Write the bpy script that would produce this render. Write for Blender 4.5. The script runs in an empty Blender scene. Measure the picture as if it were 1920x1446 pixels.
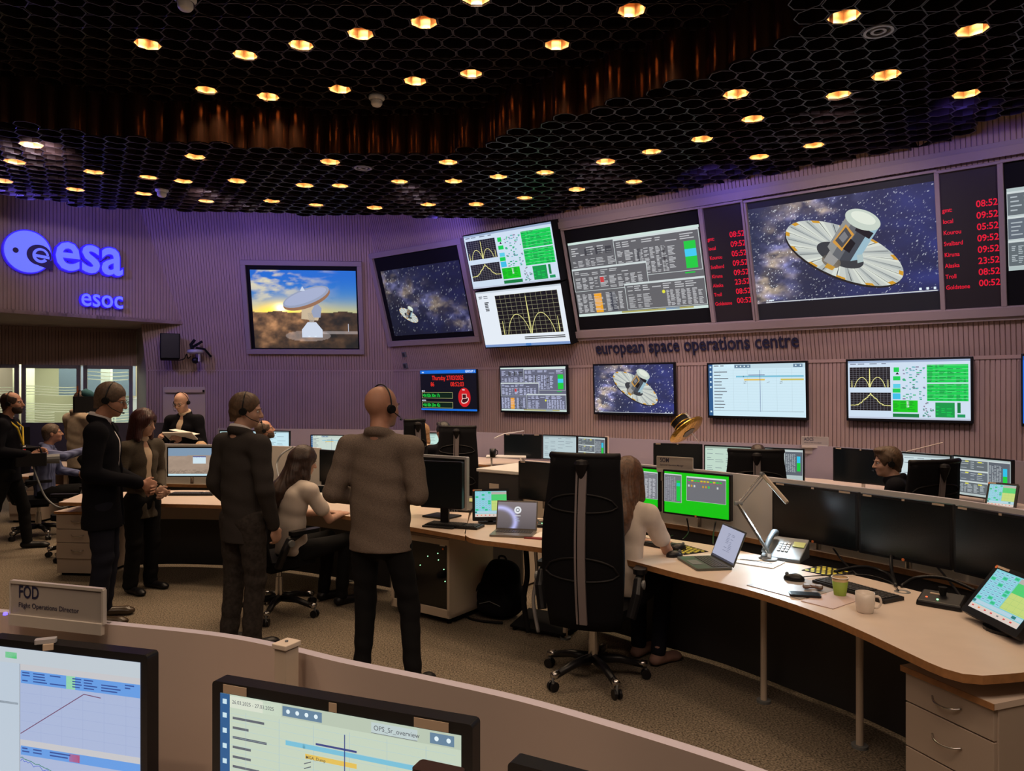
import bpy, math, random
import numpy as np
from mathutils import Vector, Matrix, Euler
random.seed(7)
scene = bpy.context.scene
COL = scene.collection
PI = math.pi

# ------------------------------------------------------------------ camera
F, CX, CY, EYE = 1389.0, 960.0, 729.0, 1.80
cam_data = bpy.data.cameras.new('camera')
cam_data.sensor_width = 36.0
cam_data.lens = 36.0 * F / 1920.0
cam_data.shift_y = (CY - 723.0) / 1920.0
cam_data.clip_start = 0.05
camera = bpy.data.objects.new('camera', cam_data)
COL.objects.link(camera)
camera.location = (0, 0, EYE)
camera.rotation_euler = (PI / 2, 0, 0)
scene.camera = camera

# ------------------------------------------------------------------ world, exposure
world = bpy.data.worlds.new('world')
scene.world = world
world.use_nodes = True
world.node_tree.nodes['Background'].inputs[0].default_value = (0.02, 0.018, 0.03, 1)
world.node_tree.nodes['Background'].inputs[1].default_value = 0.3
scene.view_settings.view_transform = 'Standard'
scene.view_settings.look = 'None'
scene.view_settings.exposure = 0.0
scene.view_settings.gamma = 1.0
scene.view_settings.use_curve_mapping = False

# ------------------------------------------------------------------ the room's blue wash lights, then added fill lights
def lamp(name, kind, loc, target, energy, color, **kw):
    d = bpy.data.lights.new(name, kind)
    d.energy = energy
    d.color = color
    for k, v in kw.items():
        setattr(d, k, v)
    o = bpy.data.objects.new(name, d)
    COL.objects.link(o)
    o.location = loc
    o.rotation_euler = (Vector(target) - Vector(loc)).to_track_quat('-Z', 'Y').to_euler()
    return o
BLUE = (0.16, 0.12, 1.0)
lamp('blue_wash_light', 'SPOT', (-7.2, 9.6, 4.3), (-5.2, 14.2, 4.3), 300, BLUE, spot_size=1.7, spot_blend=1.0, shadow_soft_size=0.15)
lamp('blue_wash_light', 'SPOT', (-1.2, 11.6, 4.42), (-1.4, 13.6, 4.2), 60, BLUE, spot_size=2.3, spot_blend=1.0, shadow_soft_size=0.15)
lamp('blue_wash_light', 'SPOT', (-4.2, 11.7, 4.42), (-4.3, 14.0, 4.2), 60, BLUE, spot_size=2.3, spot_blend=1.0, shadow_soft_size=0.15)
lamp('blue_wash_light', 'SPOT', (-7.6, 9.3, 3.6), (-6.3, 9.3, 4.5), 260, BLUE, spot_size=2.2, spot_blend=1.0, shadow_soft_size=0.1)
lamp('blue_wash_light', 'SPOT', (2.3, 8.9, 4.40), (3.1, 10.0, 4.0), 34, BLUE, spot_size=2.4, spot_blend=1.0, shadow_soft_size=0.15)
lamp('blue_wash_light', 'SPOT', (4.1, 6.9, 4.40), (5.0, 8.0, 4.0), 26, BLUE, spot_size=2.4, spot_blend=1.0, shadow_soft_size=0.15)
WARM = (0.92, 0.74, 0.90)
for (p, q, e) in (((3.0, 6.6, 4.40), (3.7, 9.6, 2.3), 85), ((1.0, 8.4, 4.40), (1.4, 11.6, 2.2), 85), ((-1.4, 9.6, 4.40), (-1.2, 13.4, 2.2), 54),
                  ((-4.2, 9.8, 4.40), (-4.5, 14.3, 2.2), 62), ((4.3, 5.0, 4.40), (5.8, 7.9, 2.3), 60), ((-5.0, 8.0, 4.40), (-8.6, 11.6, 3.1), 85)):
    lamp('added_wall_fill', 'SPOT', p, q, e * 2.0, WARM, spot_size=1.75, spot_blend=0.9, shadow_soft_size=0.12)  # unseen spots added to lighten the slatted walls
lamp('added_front_fill', 'AREA', (0.0, 1.0, 4.40), (-0.2, 2.6, 0.0), 110, (1.0, 0.76, 0.60), shape='RECTANGLE', size=6.0, size_y=2.0)  # unseen area light added overhead to brighten the front partition
lamp('office_light', 'AREA', (-9.5, 17.2, 2.7), (-9.5, 17.2, 0), 260, (1.0, 0.95, 0.72), shape='RECTANGLE', size=5.5, size_y=2.5)

# ------------------------------------------------------------------ pixel rays (1920 x 1446 frame) to places in the room
def ray(x, y):
    return Vector(((x - CX) / F, 1.0, (CY - y) / F))
def atz(x, y, z):
    r = ray(x, y); t = (z - EYE) / r.z
    return Vector((r.x * t, t, z))
def atd(x, y, d):
    r = ray(x, y)
    return Vector((r.x * d, d, EYE + r.z * d))

# ------------------------------------------------------------------ colour and materials
def lin(c):
    c = c / 255.0
    return c / 12.92 if c <= 0.04045 else ((c + 0.055) / 1.055) ** 2.4
def rgb(r, g, b):
    return (lin(r), lin(g), lin(b))
MATS = {}
def mat(name, color, rough=0.6, metal=0.0, noise=0.0, nscale=30.0, bump=0.0, bscale=200.0, emit=None, estr=0.0, spec=0.5, alpha=1.0, sheen=0.0):
    if name in MATS:
        return MATS[name]
    m = bpy.data.materials.new(name)
    m.use_nodes = True
    nt = m.node_tree
    b = nt.nodes['Principled BSDF']
    b.inputs['Base Color'].default_value = (*color, 1)
    b.inputs['Roughness'].default_value = rough
    b.inputs['Metallic'].default_value = metal
    b.inputs['Specular IOR Level'].default_value = spec
    if sheen:
        b.inputs['Sheen Weight'].default_value = sheen
    if emit:
        b.inputs['Emission Color'].default_value = (*emit, 1)
        b.inputs['Emission Strength'].default_value = estr
    tc = None
    if noise or bump:
        tc = nt.nodes.new('ShaderNodeTexCoord')
    if noise:
        n = nt.nodes.new('ShaderNodeTexNoise'); n.inputs['Scale'].default_value = nscale
        n.inputs['Detail'].default_value = 4
        nt.links.new(tc.outputs['Object'], n.inputs['Vector'])
        r = nt.nodes.new('ShaderNodeMapRange')
        r.inputs['To Min'].default_value = 1 - noise
        r.inputs['To Max'].default_value = 1 + noise
        r.inputs['From Min'].default_value = 0.3
        r.inputs['From Max'].default_value = 0.7
        nt.links.new(n.outputs['Fac'], r.inputs['Value'])
        mx = nt.nodes.new('ShaderNodeVectorMath'); mx.operation = 'SCALE'
        mx.inputs[0].default_value = color
        nt.links.new(r.outputs['Result'], mx.inputs['Scale'])
        nt.links.new(mx.outputs[0], b.inputs['Base Color'])
    if bump:
        n2 = nt.nodes.new('ShaderNodeTexNoise'); n2.inputs['Scale'].default_value = bscale
        nt.links.new(tc.outputs['Object'], n2.inputs['Vector'])
        bp = nt.nodes.new('ShaderNodeBump'); bp.inputs['Strength'].default_value = bump
        bp.inputs['Distance'].default_value = 0.01
        nt.links.new(n2.outputs['Fac'], bp.inputs['Height'])
        nt.links.new(bp.outputs[0], b.inputs['Normal'])
    MATS[name] = m
    return m
def screen_mat(name='screen_picture', strength=1.0):
    if name in MATS:
        return MATS[name]
    m = bpy.data.materials.new(name); m.use_nodes = True
    nt = m.node_tree
    b = nt.nodes['Principled BSDF']
    b.inputs['Base Color'].default_value = (0.01, 0.01, 0.012, 1)
    b.inputs['Roughness'].default_value = 0.5
    a = nt.nodes.new('ShaderNodeAttribute'); a.attribute_name = 'pic'
    nt.links.new(a.outputs['Color'], b.inputs['Emission Color'])
    b.inputs['Emission Strength'].default_value = strength
    MATS[name] = m
    return m

M_WALL = mat('wall_slats', (0.42, 0.295, 0.245), 0.75, noise=0.06, nscale=2.0)
M_WALLTRIM = mat('wall_frame_trim', (0.33, 0.26, 0.24), 0.6)
M_DARKWALL = mat('dark_wall', (0.03, 0.025, 0.035), 0.9)
M_CARPET = mat('speckled_carpet', (0.20, 0.165, 0.125), 0.95, noise=0.8, nscale=95.0, bump=0.5, bscale=300.0, spec=0.1)
M_CELL = mat('ceiling_honeycomb', (0.018, 0.010, 0.008), 0.28, metal=0.0, spec=0.7)
M_RIM = mat('ceiling_rim', (0.06, 0.052, 0.055), 0.4, metal=0.3)
M_COPPER = mat('copper_skirt', (0.10, 0.042, 0.022), 0.22, metal=0.85, bump=0.25, bscale=9.0)
M_GOLD = mat('gold_reflector', (0.90, 0.60, 0.31), 0.33, metal=0.7)
M_BULB = mat('lamp_bulb', (1, 0.8, 0.5), 0.5, emit=(1.0, 0.70, 0.38), estr=11.0)
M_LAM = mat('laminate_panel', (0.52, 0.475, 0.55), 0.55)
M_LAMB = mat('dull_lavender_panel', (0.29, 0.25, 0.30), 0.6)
M_DESK = mat('desk_laminate', (0.64, 0.53, 0.45), 0.42, noise=0.03, nscale=8)
M_EDGE = mat('desk_wood_edge', (0.36, 0.17, 0.065), 0.45, noise=0.15, nscale=40)
M_CREAM = mat('cream_metal', (0.60, 0.50, 0.40), 0.5)
M_BEIGE = mat('beige_drawer', (0.42, 0.34, 0.28), 0.55)
M_BLACK = mat('black_plastic', (0.007, 0.007, 0.009), 0.38, spec=0.35)
M_MBLACK = mat('matte_black', (0.007, 0.007, 0.008), 0.75, spec=0.15)
M_GLOSS = mat('dark_screen_glass', (0.006, 0.009, 0.012), 0.22, spec=0.45)
M_CHROME = mat('brushed_steel', (0.55, 0.53, 0.52), 0.25, metal=1.0)
M_SILVER = mat('silver_plastic', (0.50, 0.50, 0.53), 0.35, metal=0.3)
M_GREY = mat('grey_plastic', (0.16, 0.17, 0.18), 0.45)
M_WHITE = mat('white_plastic', (0.72, 0.70, 0.67), 0.4)
M_PAPER = mat('paper', (0.80, 0.77, 0.72), 0.8)
M_FABRIC = mat('black_chair_fabric', (0.006, 0.006, 0.008), 0.85, spec=0.12)
M_NAVY = mat('navy_letters', (0.012, 0.014, 0.05), 0.5)
M_LABEL = mat('label_strip', (0.55, 0.43, 0.32), 0.6)
M_ORANGE = mat('orange_sticker', (0.85, 0.22, 0.06), 0.5)
M_DARKGREY = mat('dark_grey_cabinet', (0.035, 0.035, 0.037), 0.5)
M_SIGN = mat('sign_plate_metal', (0.40, 0.36, 0.33), 0.45, metal=0.2)
M_SCR = screen_mat()

# ------------------------------------------------------------------ mesh building
class MB:
    def __init__(s):
        s.v = []; s.f = []; s.m = []; s.mats = []
    def mi(s, m):
        if m not in s.mats: s.mats.append(m)
        return s.mats.index(m)
    def add(s, vs, fs, m=None, M=None):
        k = len(s.v)
        if M is not None: vs = [M @ Vector(p) for p in vs]
        s.v += [tuple(p) for p in vs]
        i = s.mi(m) if m else 0
        for f in fs:
            s.f.append(tuple(k + a for a in f)); s.m.append(i)
        return s
    def box(s, c, d, m=None, M=None, rz=0.0):
        x, y, z = d[0] / 2, d[1] / 2, d[2] / 2
        vs = [Vector((a, b, e)) for a in (-x, x) for b in (-y, y) for e in (-z, z)]
        R = Matrix.Translation(Vector(c)) @ Matrix.Rotation(rz, 4, 'Z')
        vs = [R @ p for p in vs]
        return s.add(vs, [(0, 1, 3, 2), (4, 6, 7, 5), (0, 4, 5, 1), (2, 3, 7, 6), (0, 2, 6, 4), (1, 5, 7, 3)], m, M)
    def rbox(s, c, d, r=0.01, m=None, M=None, n=3):
        """box with rounded vertical corners, extruded along local z"""
        x, y, z = d[0] / 2, d[1] / 2, d[2] / 2
        pts = []
        for (sx, sy, a0) in ((1, 1, 0), (-1, 1, 90), (-1, -1, 180), (1, -1, 270)):
            for k in range(n + 1):
                a = math.radians(a0 + 90 * k / n)
                pts.append((c[0] + sx * (x - r) + r * math.cos(a), c[1] + sy * (y - r) + r * math.sin(a)))
        return s.prism(pts, c[2] - z, c[2] + z, m, M)
    def prism(s, pts, z0, z1, m=None, M=None, side=None, cap=True):
        n = len(pts)
        vs = [(p[0], p[1], z0) for p in pts] + [(p[0], p[1], z1) for p in pts]
        if cap:
            s.add(vs, [tuple(range(n - 1, -1, -1)), tuple(range(n, 2 * n))], m, M)
        s.add(vs, [(i, (i + 1) % n, n + (i + 1) % n, n + i) for i in range(n)], side or m, M)
        return s
    def cyl(s, a, b, r0, r1=None, n=12, m=None, M=None, cap=True):
        a = Vector(a); b = Vector(b); r1 = r0 if r1 is None else r1
        ax = (b - a).normalized()
        t = Vector((0, 0, 1)) if abs(ax.z) < 0.9 else Vector((1, 0, 0))
        u = ax.cross(t).normalized(); w = ax.cross(u)
        vs = []
        for (p, r) in ((a, r0), (b, r1)):
            for i in range(n):
                q = 2 * PI * i / n
                vs.append(p + u * (r * math.cos(q)) + w * (r * math.sin(q)))
        fs = [(i, n + i, n + (i + 1) % n, (i + 1) % n) for i in range(n)]
        if cap: fs += [tuple(range(n)), tuple(range(2 * n - 1, n - 1, -1))]
        return s.add(vs, fs, m, M)
    def tube(s, pts, r, n=8, m=None, M=None):
        pts = [Vector(p) for p in pts]
        vs = []; prev = None
        for i, p in enumerate(pts):
            d = (pts[min(i + 1, len(pts) - 1)] - pts[max(i - 1, 0)]).normalized()
            if prev is None:
                t = Vector((0, 0, 1)) if abs(d.z) < 0.9 else Vector((1, 0, 0))
                u = d.cross(t).normalized()
            else:
                u = (prev - d * prev.dot(d)).normalized()
            prev = u; w = d.cross(u)
            rr = r[i] if isinstance(r, (list, tuple)) else r
            for k in range(n):
                q = 2 * PI * k / n
                vs.append(p + u * (rr * math.cos(q)) + w * (rr * math.sin(q)))
        fs = []
        for i in range(len(pts) - 1):
            for k in range(n):
                fs.append((i * n + k, (i + 1) * n + k, (i + 1) * n + (k + 1) % n, i * n + (k + 1) % n))
        e = (len(pts) - 1) * n
        fs += [tuple(range(n)), tuple(range(e + n - 1, e - 1, -1))]
        return s.add(vs, fs, m, M)
    def lathe(s, prof, n=20, m=None, M=None, c=(0, 0, 0)):
        vs = []
        for (r, z) in prof:
            for k in range(n):
                q = 2 * PI * k / n
                vs.append((c[0] + r * math.cos(q), c[1] + r * math.sin(q), c[2] + z))
        fs = [(i * n + k, i * n + (k + 1) % n, (i + 1) * n + (k + 1) % n, (i + 1) * n + k)
              for i in range(len(prof) - 1) for k in range(n)]
        return s.add(vs, fs, m, M)
    def build(s, name, m=None, parent=None, smooth=False, bevel=0.0, sub=0):
        me = bpy.data.meshes.new(name)
        me.from_pydata(s.v, [], s.f)
        if m is not None and not s.mats: s.mats = [m]
        for q in (s.mats or [M_GREY]): me.materials.append(q)
        if len(s.mats) > 1: me.polygons.foreach_set('material_index', s.m)
        if smooth: me.polygons.foreach_set('use_smooth', [True] * len(me.polygons))
        me.update()
        o = bpy.data.objects.new(name, me)
        COL.objects.link(o)
        if parent is not None: o.parent = parent
        if bevel:
            b = o.modifiers.new('bevel', 'BEVEL'); b.width = bevel; b.segments = 2; b.limit_method = 'ANGLE'
        if sub:
            b = o.modifiers.new('sub', 'SUBSURF'); b.levels = sub; b.render_levels = sub
        return o

def props(o, label=None, cat=None, group=None, kind=None):
    if label: o['label'] = label
    if cat: o['category'] = cat
    if group: o['group'] = group
    if kind: o['kind'] = kind
    return o
def thing(name, label, cat, loc=(0, 0, 0), rz=0.0, group=None, rot=None):
    o = bpy.data.objects.new(name, None)
    COL.objects.link(o)
    o.empty_display_size = 0.05
    o.location = loc
    o.rotation_euler = rot if rot is not None else (0, 0, rz)
    return props(o, label, cat, group)
def children(o):
    return [c for c in COL.objects if c.parent == o]
def copy_tree(o, parent=None, kids=None):
    c = o.copy(); COL.objects.link(c); c.parent = parent
    for ch in list(children(o)): copy_tree(ch, c)
    return c
def grid_pts(fn, n):
    return [fn(i / (n - 1)) for i in range(n)]
def catmull(P, per=6):
    out = []
    for i in range(len(P) - 1):
        a = P[max(i - 1, 0)]; b = P[i]; c = P[i + 1]; d = P[min(i + 2, len(P) - 1)]
        for k in range(per):
            t = k / per
            out.append(0.5 * ((2 * b) + (c - a) * t + (2 * a - 5 * b + 4 * c - d) * t * t + (3 * b - a - 3 * c + d) * t ** 3))
    out.append(P[-1])
    return out
GLYPHS = {}
def text_mesh(txt, size=1.0, offset=0.0, extrude=0.0, spacing=1.0):
    """(verts, faces) of a line of text, baseline at y=0, starting at x=0"""
    key = (txt, offset, extrude, spacing)
    if key not in GLYPHS:
        cu = bpy.data.curves.new('t', 'FONT'); cu.body = txt; cu.size = 1.0; cu.offset = offset
        cu.extrude = extrude; cu.resolution_u = 3; cu.space_character = spacing
        ob = bpy.data.objects.new('t', cu); COL.objects.link(ob)
        bpy.context.view_layer.update()
        me = bpy.data.meshes.new_from_object(ob.evaluated_get(bpy.context.evaluated_depsgraph_get()))
        GLYPHS[key] = ([v.co.copy() for v in me.vertices], [tuple(p.vertices) for p in me.polygons])
        bpy.data.objects.remove(ob); bpy.data.curves.remove(cu); bpy.data.meshes.remove(me)
    vs, fs = GLYPHS[key]
    return [v * size for v in vs], fs
def frame(origin, xdir, ydir):
    """4x4 matrix: local x along xdir, local y along ydir, local z their cross product"""
    x = Vector(xdir).normalized(); z = x.cross(Vector(ydir)).normalized(); y = z.cross(x)
    return Matrix(((x.x, y.x, z.x, origin[0]), (x.y, y.y, z.y, origin[1]), (x.z, y.z, z.z, origin[2]), (0, 0, 0, 1)))
# ================================================================== the room
ZC, ZU, ZS = 4.47, 4.92, 2.147          # lower ceiling, raised centre, seam on the wall
m = MB(); m.box((-1.0, 5.5, -0.05), (24, 30, 0.1), M_CARPET)
props(m.build('floor'), kind='structure')

def slat_wall(name, P0, P1, z0, z1, lean=0.0, pitch=0.05, mt=None, label=None, under=0.0):
    """wall of vertical slats from P0 to P1 (room on the right hand of P0->P1 reversed), leaning into the room with height"""
    P0 = Vector(P0); P1 = Vector(P1); d = (P1 - P0); L = d.length; d.normalize()
    n = Vector((d.y, -d.x))                       # towards the room
    prof = []
    k = int(L / pitch)
    for i in range(k):
        s = i * pitch
        prof += [(s, 0.0), (s + pitch - 0.011, 0.0), (s + pitch - 0.009, -0.02), (s + pitch - 0.002, -0.02)]
    prof.append((k * pitch, 0.0))
    vs = []
    for z in (z0, z1):
        off = lean * (z - ZS) - under
        for (s, e) in prof:
            p = P0 + d * s + n * (e + off)
            vs.append((p.x, p.y, z))
    N = len(prof)
    b = MB(); b.add(vs, [(i, i + 1, N + i + 1, N + i) for i in range(N - 1)], mt or M_WALL)
    o = b.build(name)
    return props(o, label, None, kind='structure')

W0 = Vector((0.0, 12.74)); WD = Vector((1.0, -0.8)).normalized(); WN = Vector((WD.y, -WD.x))
LEAN = 0.30
def wpt(u): return W0 + WD * u
slat_wall('wall_main', wpt(-3.5), wpt(10.5), 0.0, ZS, 0.0)
slat_wall('wall_main_upper', wpt(-3.5), wpt(10.5), ZS + 0.02, 5.4, LEAN)
# thin ledge on the seam
m = MB()
for (za, zb, e) in ((ZS - 0.012, ZS + 0.03, 0.012),):
    a = wpt(-3.1) + WN * e; b_ = wpt(10.5) + WN * e
    a2 = wpt(-3.1) - WN * 0.05; b2 = wpt(10.5) - WN * 0.05
    m.prism([(a2.x, a2.y), (b2.x, b2.y), (b_.x, b_.y), (a.x, a.y)], za, zb, M_WALL)
props(m.build('trim_1'), kind='structure')
# the wall with the antenna picture
DP0, DP1 = Vector((-7.02, 14.22)), Vector((-1.7, 14.65))
DD = (DP1 - DP0).normalized(); DN = Vector((DD.y, -DD.x))
slat_wall('wall_back', DP0, DP1, 0.0, ZS, 0.0)
slat_wall('wall_back_upper', DP0 + DD * 0.0, DP1, ZS + 0.015, 5.4, LEAN * 0.9)
m = MB()
a = DP0 + DN * 0.01; b_ = DP1 - DD * 0.6 + DN * 0.01; a2 = DP0 - DN * 0.05; b2 = DP1 - DD * 0.6 - DN * 0.05
m.prism([(a2.x, a2.y), (b2.x, b2.y), (b_.x, b_.y), (a.x, a.y)], ZS - 0.01, ZS + 0.02, M_WALL)
props(m.build('trim_2'), kind='structure')
# sign wall: a slatted fascia over the recess
SZ = 3.02
S0, S1 = Vector((-11.2, 8.4)), Vector((-5.95, 14.37))
slat_wall('wall_left', S0, S1, SZ, 5.4, 0.0, pitch=0.055)
SD = (S1 - S0).normalized(); SN = Vector((SD.y, -SD.x))
m = MB()
q = [S0, S1, S1 - SN * 4.0, S0 - SN * 4.0]
m.prism([(p.x, p.y) for p in q][::-1], SZ, SZ + 0.06, M_WALL)
props(m.build('trim_3'), kind='structure')
# recess wall above and below the windows
R0, R1 = Vector((-12.6, 12.95)), Vector((-7.72, 15.24))
RD = (R1 - R0).normalized(); RN = Vector((RD.y, -RD.x))
slat_wall('wall_recess', R0, R1, 2.27, SZ + 0.02, 0.0, pitch=0.055)
slat_wall('wall_recess_lower', R0, R1, 0.0, 0.93, 0.0, pitch=0.055, mt=M_DARKWALL)
m = MB()   # return beside the last window
m.prism([(-7.72, 15.24), (-7.02, 14.22), (-7.02, 14.6), (-7.5, 15.4)], 0, SZ + 0.02, M_WALLTRIM)
props(m.build('wall_return'), kind='structure')
# enclosing walls out of the picture
m = MB(); m.box((-1.5, -8.0, 2.7), (24, 0.1, 5.4), M_DARKWALL); props(m.build('wall_rear'), kind='structure')
m = MB(); m.box((9.0, -1.5, 2.7), (0.1, 13.5, 5.4), M_WALL); props(m.build('wall_right'), kind='structure')
m = MB(); m.prism([(-12.6, -8), (-12.5, -8), (-11.1, 8.3), (-11.2, 8.4)], 0, 5.4, M_WALL); props(m.build('wall_far_left'), kind='structure')
m = MB(); m.prism([(-12.7, 8), (-12.6, 8), (-12.5, 19), (-12.7, 19)], 0, 3.1, M_WALLTRIM); props(m.build('wall_office_left'), kind='structure')

# windows: three panes in grey frames, set in the recess
GLASS = bpy.data.materials.new('window_glass'); GLASS.use_nodes = True
nt = GLASS.node_tree; nt.nodes.clear()
o_ = nt.nodes.new('ShaderNodeOutputMaterial'); mx = nt.nodes.new('ShaderNodeMixShader')
tr = nt.nodes.new('ShaderNodeBsdfTransparent'); gl = nt.nodes.new('ShaderNodeBsdfGlossy')
gl.inputs['Roughness'].default_value = 0.02; mx.inputs[0].default_value = 0.07
tr.inputs['Color'].default_value = (0.86, 0.93, 0.92, 1)
nt.links.new(tr.outputs[0], mx.inputs[1]); nt.links.new(gl.outputs[0], mx.inputs[2]); nt.links.new(mx.outputs[0], o_.inputs[0])
FROST = bpy.data.materials.new('frosted_film'); FROST.use_nodes = True
_n = FROST.node_tree; _n.nodes.clear(); _o = _n.nodes.new('ShaderNodeOutputMaterial'); _m = _n.nodes.new('ShaderNodeMixShader'); _t = _n.nodes.new('ShaderNodeBsdfTranslucent'); _d = _n.nodes.new('ShaderNodeBsdfDiffuse')
_t.inputs[0].default_value = (0.9, 0.9, 0.82, 1); _d.inputs[0].default_value = (0.8, 0.8, 0.75, 1); _n.links.new(_d.outputs[0], _m.inputs[1]); _n.links.new(_t.outputs[0], _m.inputs[2]); _m.inputs[0].default_value = 0.7; _n.links.new(_m.outputs[0], _o.inputs[0])
def on_recess(px):
    """distance along the recess wall of pixel column px"""
    k = (px - CX) / F
    # R0 + RD*s : x = k*y
    return (k * R0.y - R0.x) / (RD.x - k * RD.y)
WX = [-190, 37, 153, 251]
wz0, wz1 = 0.93, 2.27
for i in range(3):
    s0, s1 = on_recess(WX[i] + 3), on_recess(WX[i + 1] - 2)
    p0 = R0 + RD * s0
    Mx = frame((p0.x, p0.y, wz0), (RD.x, RD.y, 0), (0, 0, 1))   # x along, y up, z towards the room
    w = s1 - s0; h = wz1 - wz0
    t = thing('window_%d' % (i + 1), None, None); t['kind'] = 'structure'
    fr = MB(); fw = 0.07
    for (cx, cy, dx, dy) in ((w / 2, fw / 2, w, fw), (w / 2, h - fw / 2, w, fw), (fw / 2, h / 2, fw, h), (w - fw / 2, h / 2, fw, h)):
        fr.box((cx, cy, -0.03), (dx, dy, 0.09), mat('window_frame_grey', (0.19, 0.17, 0.20), 0.5), M=Mx)
    fr.build('window_frame', parent=t)
    g = MB(); g.box((w / 2, h / 2, -0.04), (w - 2 * fw, h - 2 * fw, 0.006), GLASS, M=Mx); g.build('glass_pane', parent=t)
    st = MB()
    random.seed(i)
    for (ya, yb, cnt, x0f, x1f) in ((0.42, 0.56, 4, 0.03, 0.97), (0.74, 0.90, 4, 0.03, 0.95), (0.20, 0.40, 5, 0.03, 0.55)) if i < 2 else ((1.05, 1.2, 3, 0.03, 0.97), (0.18, 0.46, 6, 0.1, 0.97)):
        for k in range(cnt):
            yy = ya + (yb - ya) * k / (cnt - 1)
            segs = 8
            for q in range(segs):
                xa = w * (x0f + (x1f - x0f) * q / segs); xb = w * (x0f + (x1f - x0f) * (q + 1) / segs)
                yc = yy + 0.015 * math.sin(q * 0.6 + i)
                yc2 = yy + 0.015 * math.sin((q + 1) * 0.6 + i)
                st.add([(xa, yc, -0.03), (xb, yc2, -0.03), (xb, yc2 + 0.016, -0.03), (xa, yc + 0.016, -0.03)], [(0, 1, 2, 3)], FROST, M=Mx)
    st.build('frosted_stripes', parent=t)
# office behind the windows
OW = mat('office_wall', (0.62, 0.60, 0.46), 0.8); OB = mat('office_blind', (0.12, 0.16, 0.24), 0.8)
OC = mat('office_white', (0.70, 0.74, 0.76), 0.7)
m = MB(); m.box((-10, 19.2, 1.5), (9, 0.1, 3.2), OW); props(m.build('wall_office_back'), kind='structure')
m = MB(); m.box((-7.3, 17.3, 1.5), (0.1, 3.9, 3.2), OW); props(m.build('wall_office_right'), kind='structure')
m = MB(); m.prism([(-13, 12.8), (-7.4, 15.4), (-7.3, 19.2), (-13, 19.2)], 2.95, 3.0, OW); props(m.build('ceiling_office'), kind='structure')
t = thing('roller_blind', 'dark blue roller blind in the lit office, seen through the middle window', 'blind', (-10.3, 18.4, 2.0))
m = MB(); m.box((0, 0, 0), (1.9, 0.02, 0.75), OB); m.build('fabric', parent=t)
m = MB(); m.cyl((-0.97, 0, 0.40), (0.97, 0, 0.40), 0.04, m=M_GREY); m.build('roller', parent=t)
m = MB(); m.box((-0.8, 0, 0.66), (0.03, 0.03, 0.6), M_GREY); m.box((0.8, 0, 0.66), (0.03, 0.03, 0.6), M_GREY); m.build('hanger', parent=t)
t = thing('storage_cupboard', 'white cupboard with blue-grey doors standing in the office behind the glass', 'cupboard', (-9.9, 18.7, 0))
m = MB(); m.box((0, 0, 0.8), (1.6, 0.4, 1.6), OC); m.build('body', parent=t)
for k in (-0.4, 0.4):
    m = MB(); m.box((k, -0.21, 0.8), (0.74, 0.02, 1.5), mat('cupboard_door', (0.30, 0.36, 0.42), 0.5)); m.build('door', parent=t)
t = thing('round_column', 'pale round column inside the office behind the first window', 'column', (-11.6, 17.6, 0))
m = MB(); m.cyl((0, 0, 0), (0, 0, 2.95), 0.22, n=20, m=OW); m.build('shaft', parent=t, smooth=True)
t = thing('office_partition', 'pale partition post between the office bays, behind the middle window', 'partition', (-9.3, 17.0, 0))
m = MB(); m.box((0, 0, 1.47), (0.22, 0.1, 2.95), OC); m.build('post', parent=t)
t = thing('pinboard', 'cream pinboard on the office wall, glowing behind the last window', 'board', (-8.05, 19.1, 1.6))
m = MB(); m.box((0, 0, 0), (1.3, 0.03, 1.2), mat('cream_board', (0.8, 0.74, 0.42), 0.7)); m.build('board', parent=t)
m = MB(); m.box((0, -0.01, -0.62), (1.34, 0.03, 0.03), M_SILVER); m.build('ledge', parent=t)

# ------------------------------------------------------------------ ceiling
def inside(p, poly):
    c = False; j = len(poly) - 1
    for i in range(len(poly)):
        a, b = poly[i], poly[j]
        if (a[1] > p[1]) != (b[1] > p[1]) and p[0] < (b[0] - a[0]) * (p[1] - a[1]) / (b[1] - a[1]) + a[0]:
            c = not c
        j = i
    return c
def seg_dist(p, poly):
    best = 9
    for i in range(len(poly)):
        a = Vector(poly[i]); b = Vector(poly[(i + 1) % len(poly)]); q = Vector(p)
        t = max(0, min(1, (q - a).dot(b - a) / (b - a).length_squared))
        best = min(best, (a + (b - a) * t - q).length)
    return best
edge_px = [(0, 362), (100, 380), (200, 390), (400, 399), (600, 403), (760, 407), (880, 411)]
OUT = [(atz(x, y, ZC).x, atz(x, y, ZC).y) for x, y in edge_px] + [(0.2, 11.75), (1.14, 11.0), (3.44, 9.35), (4.71, 8.15), (4.75, 7.55), (4.95, 6.9), (5.6, 6.0), (6.4, 4.0), (6.4, 2.6), (-9.6, 2.6), (-9.3, 6.5), (-8.4, 8.6)]
rec_px = [(-120, 200), (0, 222), (100, 245), (300, 264), (550, 281), (700, 290), (790, 292), (870, 281), (960, 246), (1080, 215), (1200, 180), (1400, 110), (1480, 55), (1500, 0)]
REC = [(atz(x, y, ZC).x, atz(x, y, ZC).y) for x, y in rec_px] + [(2.1, 4.2), (2.0, 2.4), (-6.5, 2.4), (-6.3, 5.5)]
PITCH = 0.232
def cell_points():
    r = PITCH * math.sqrt(3) / 2; row = 0; y = 2.7
    while y < 12.6:
        x = -9.8 + (PITCH / 2 if row % 2 else 0)
        while x < 6.6:
            yield (x, y)
            x += PITCH
        y += r; row += 1
lowc, upc = [], []
for p in cell_points():
    if inside(p, REC):
        upc.append(p)
    elif inside(p, OUT):
        lowc.append(p)
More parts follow.
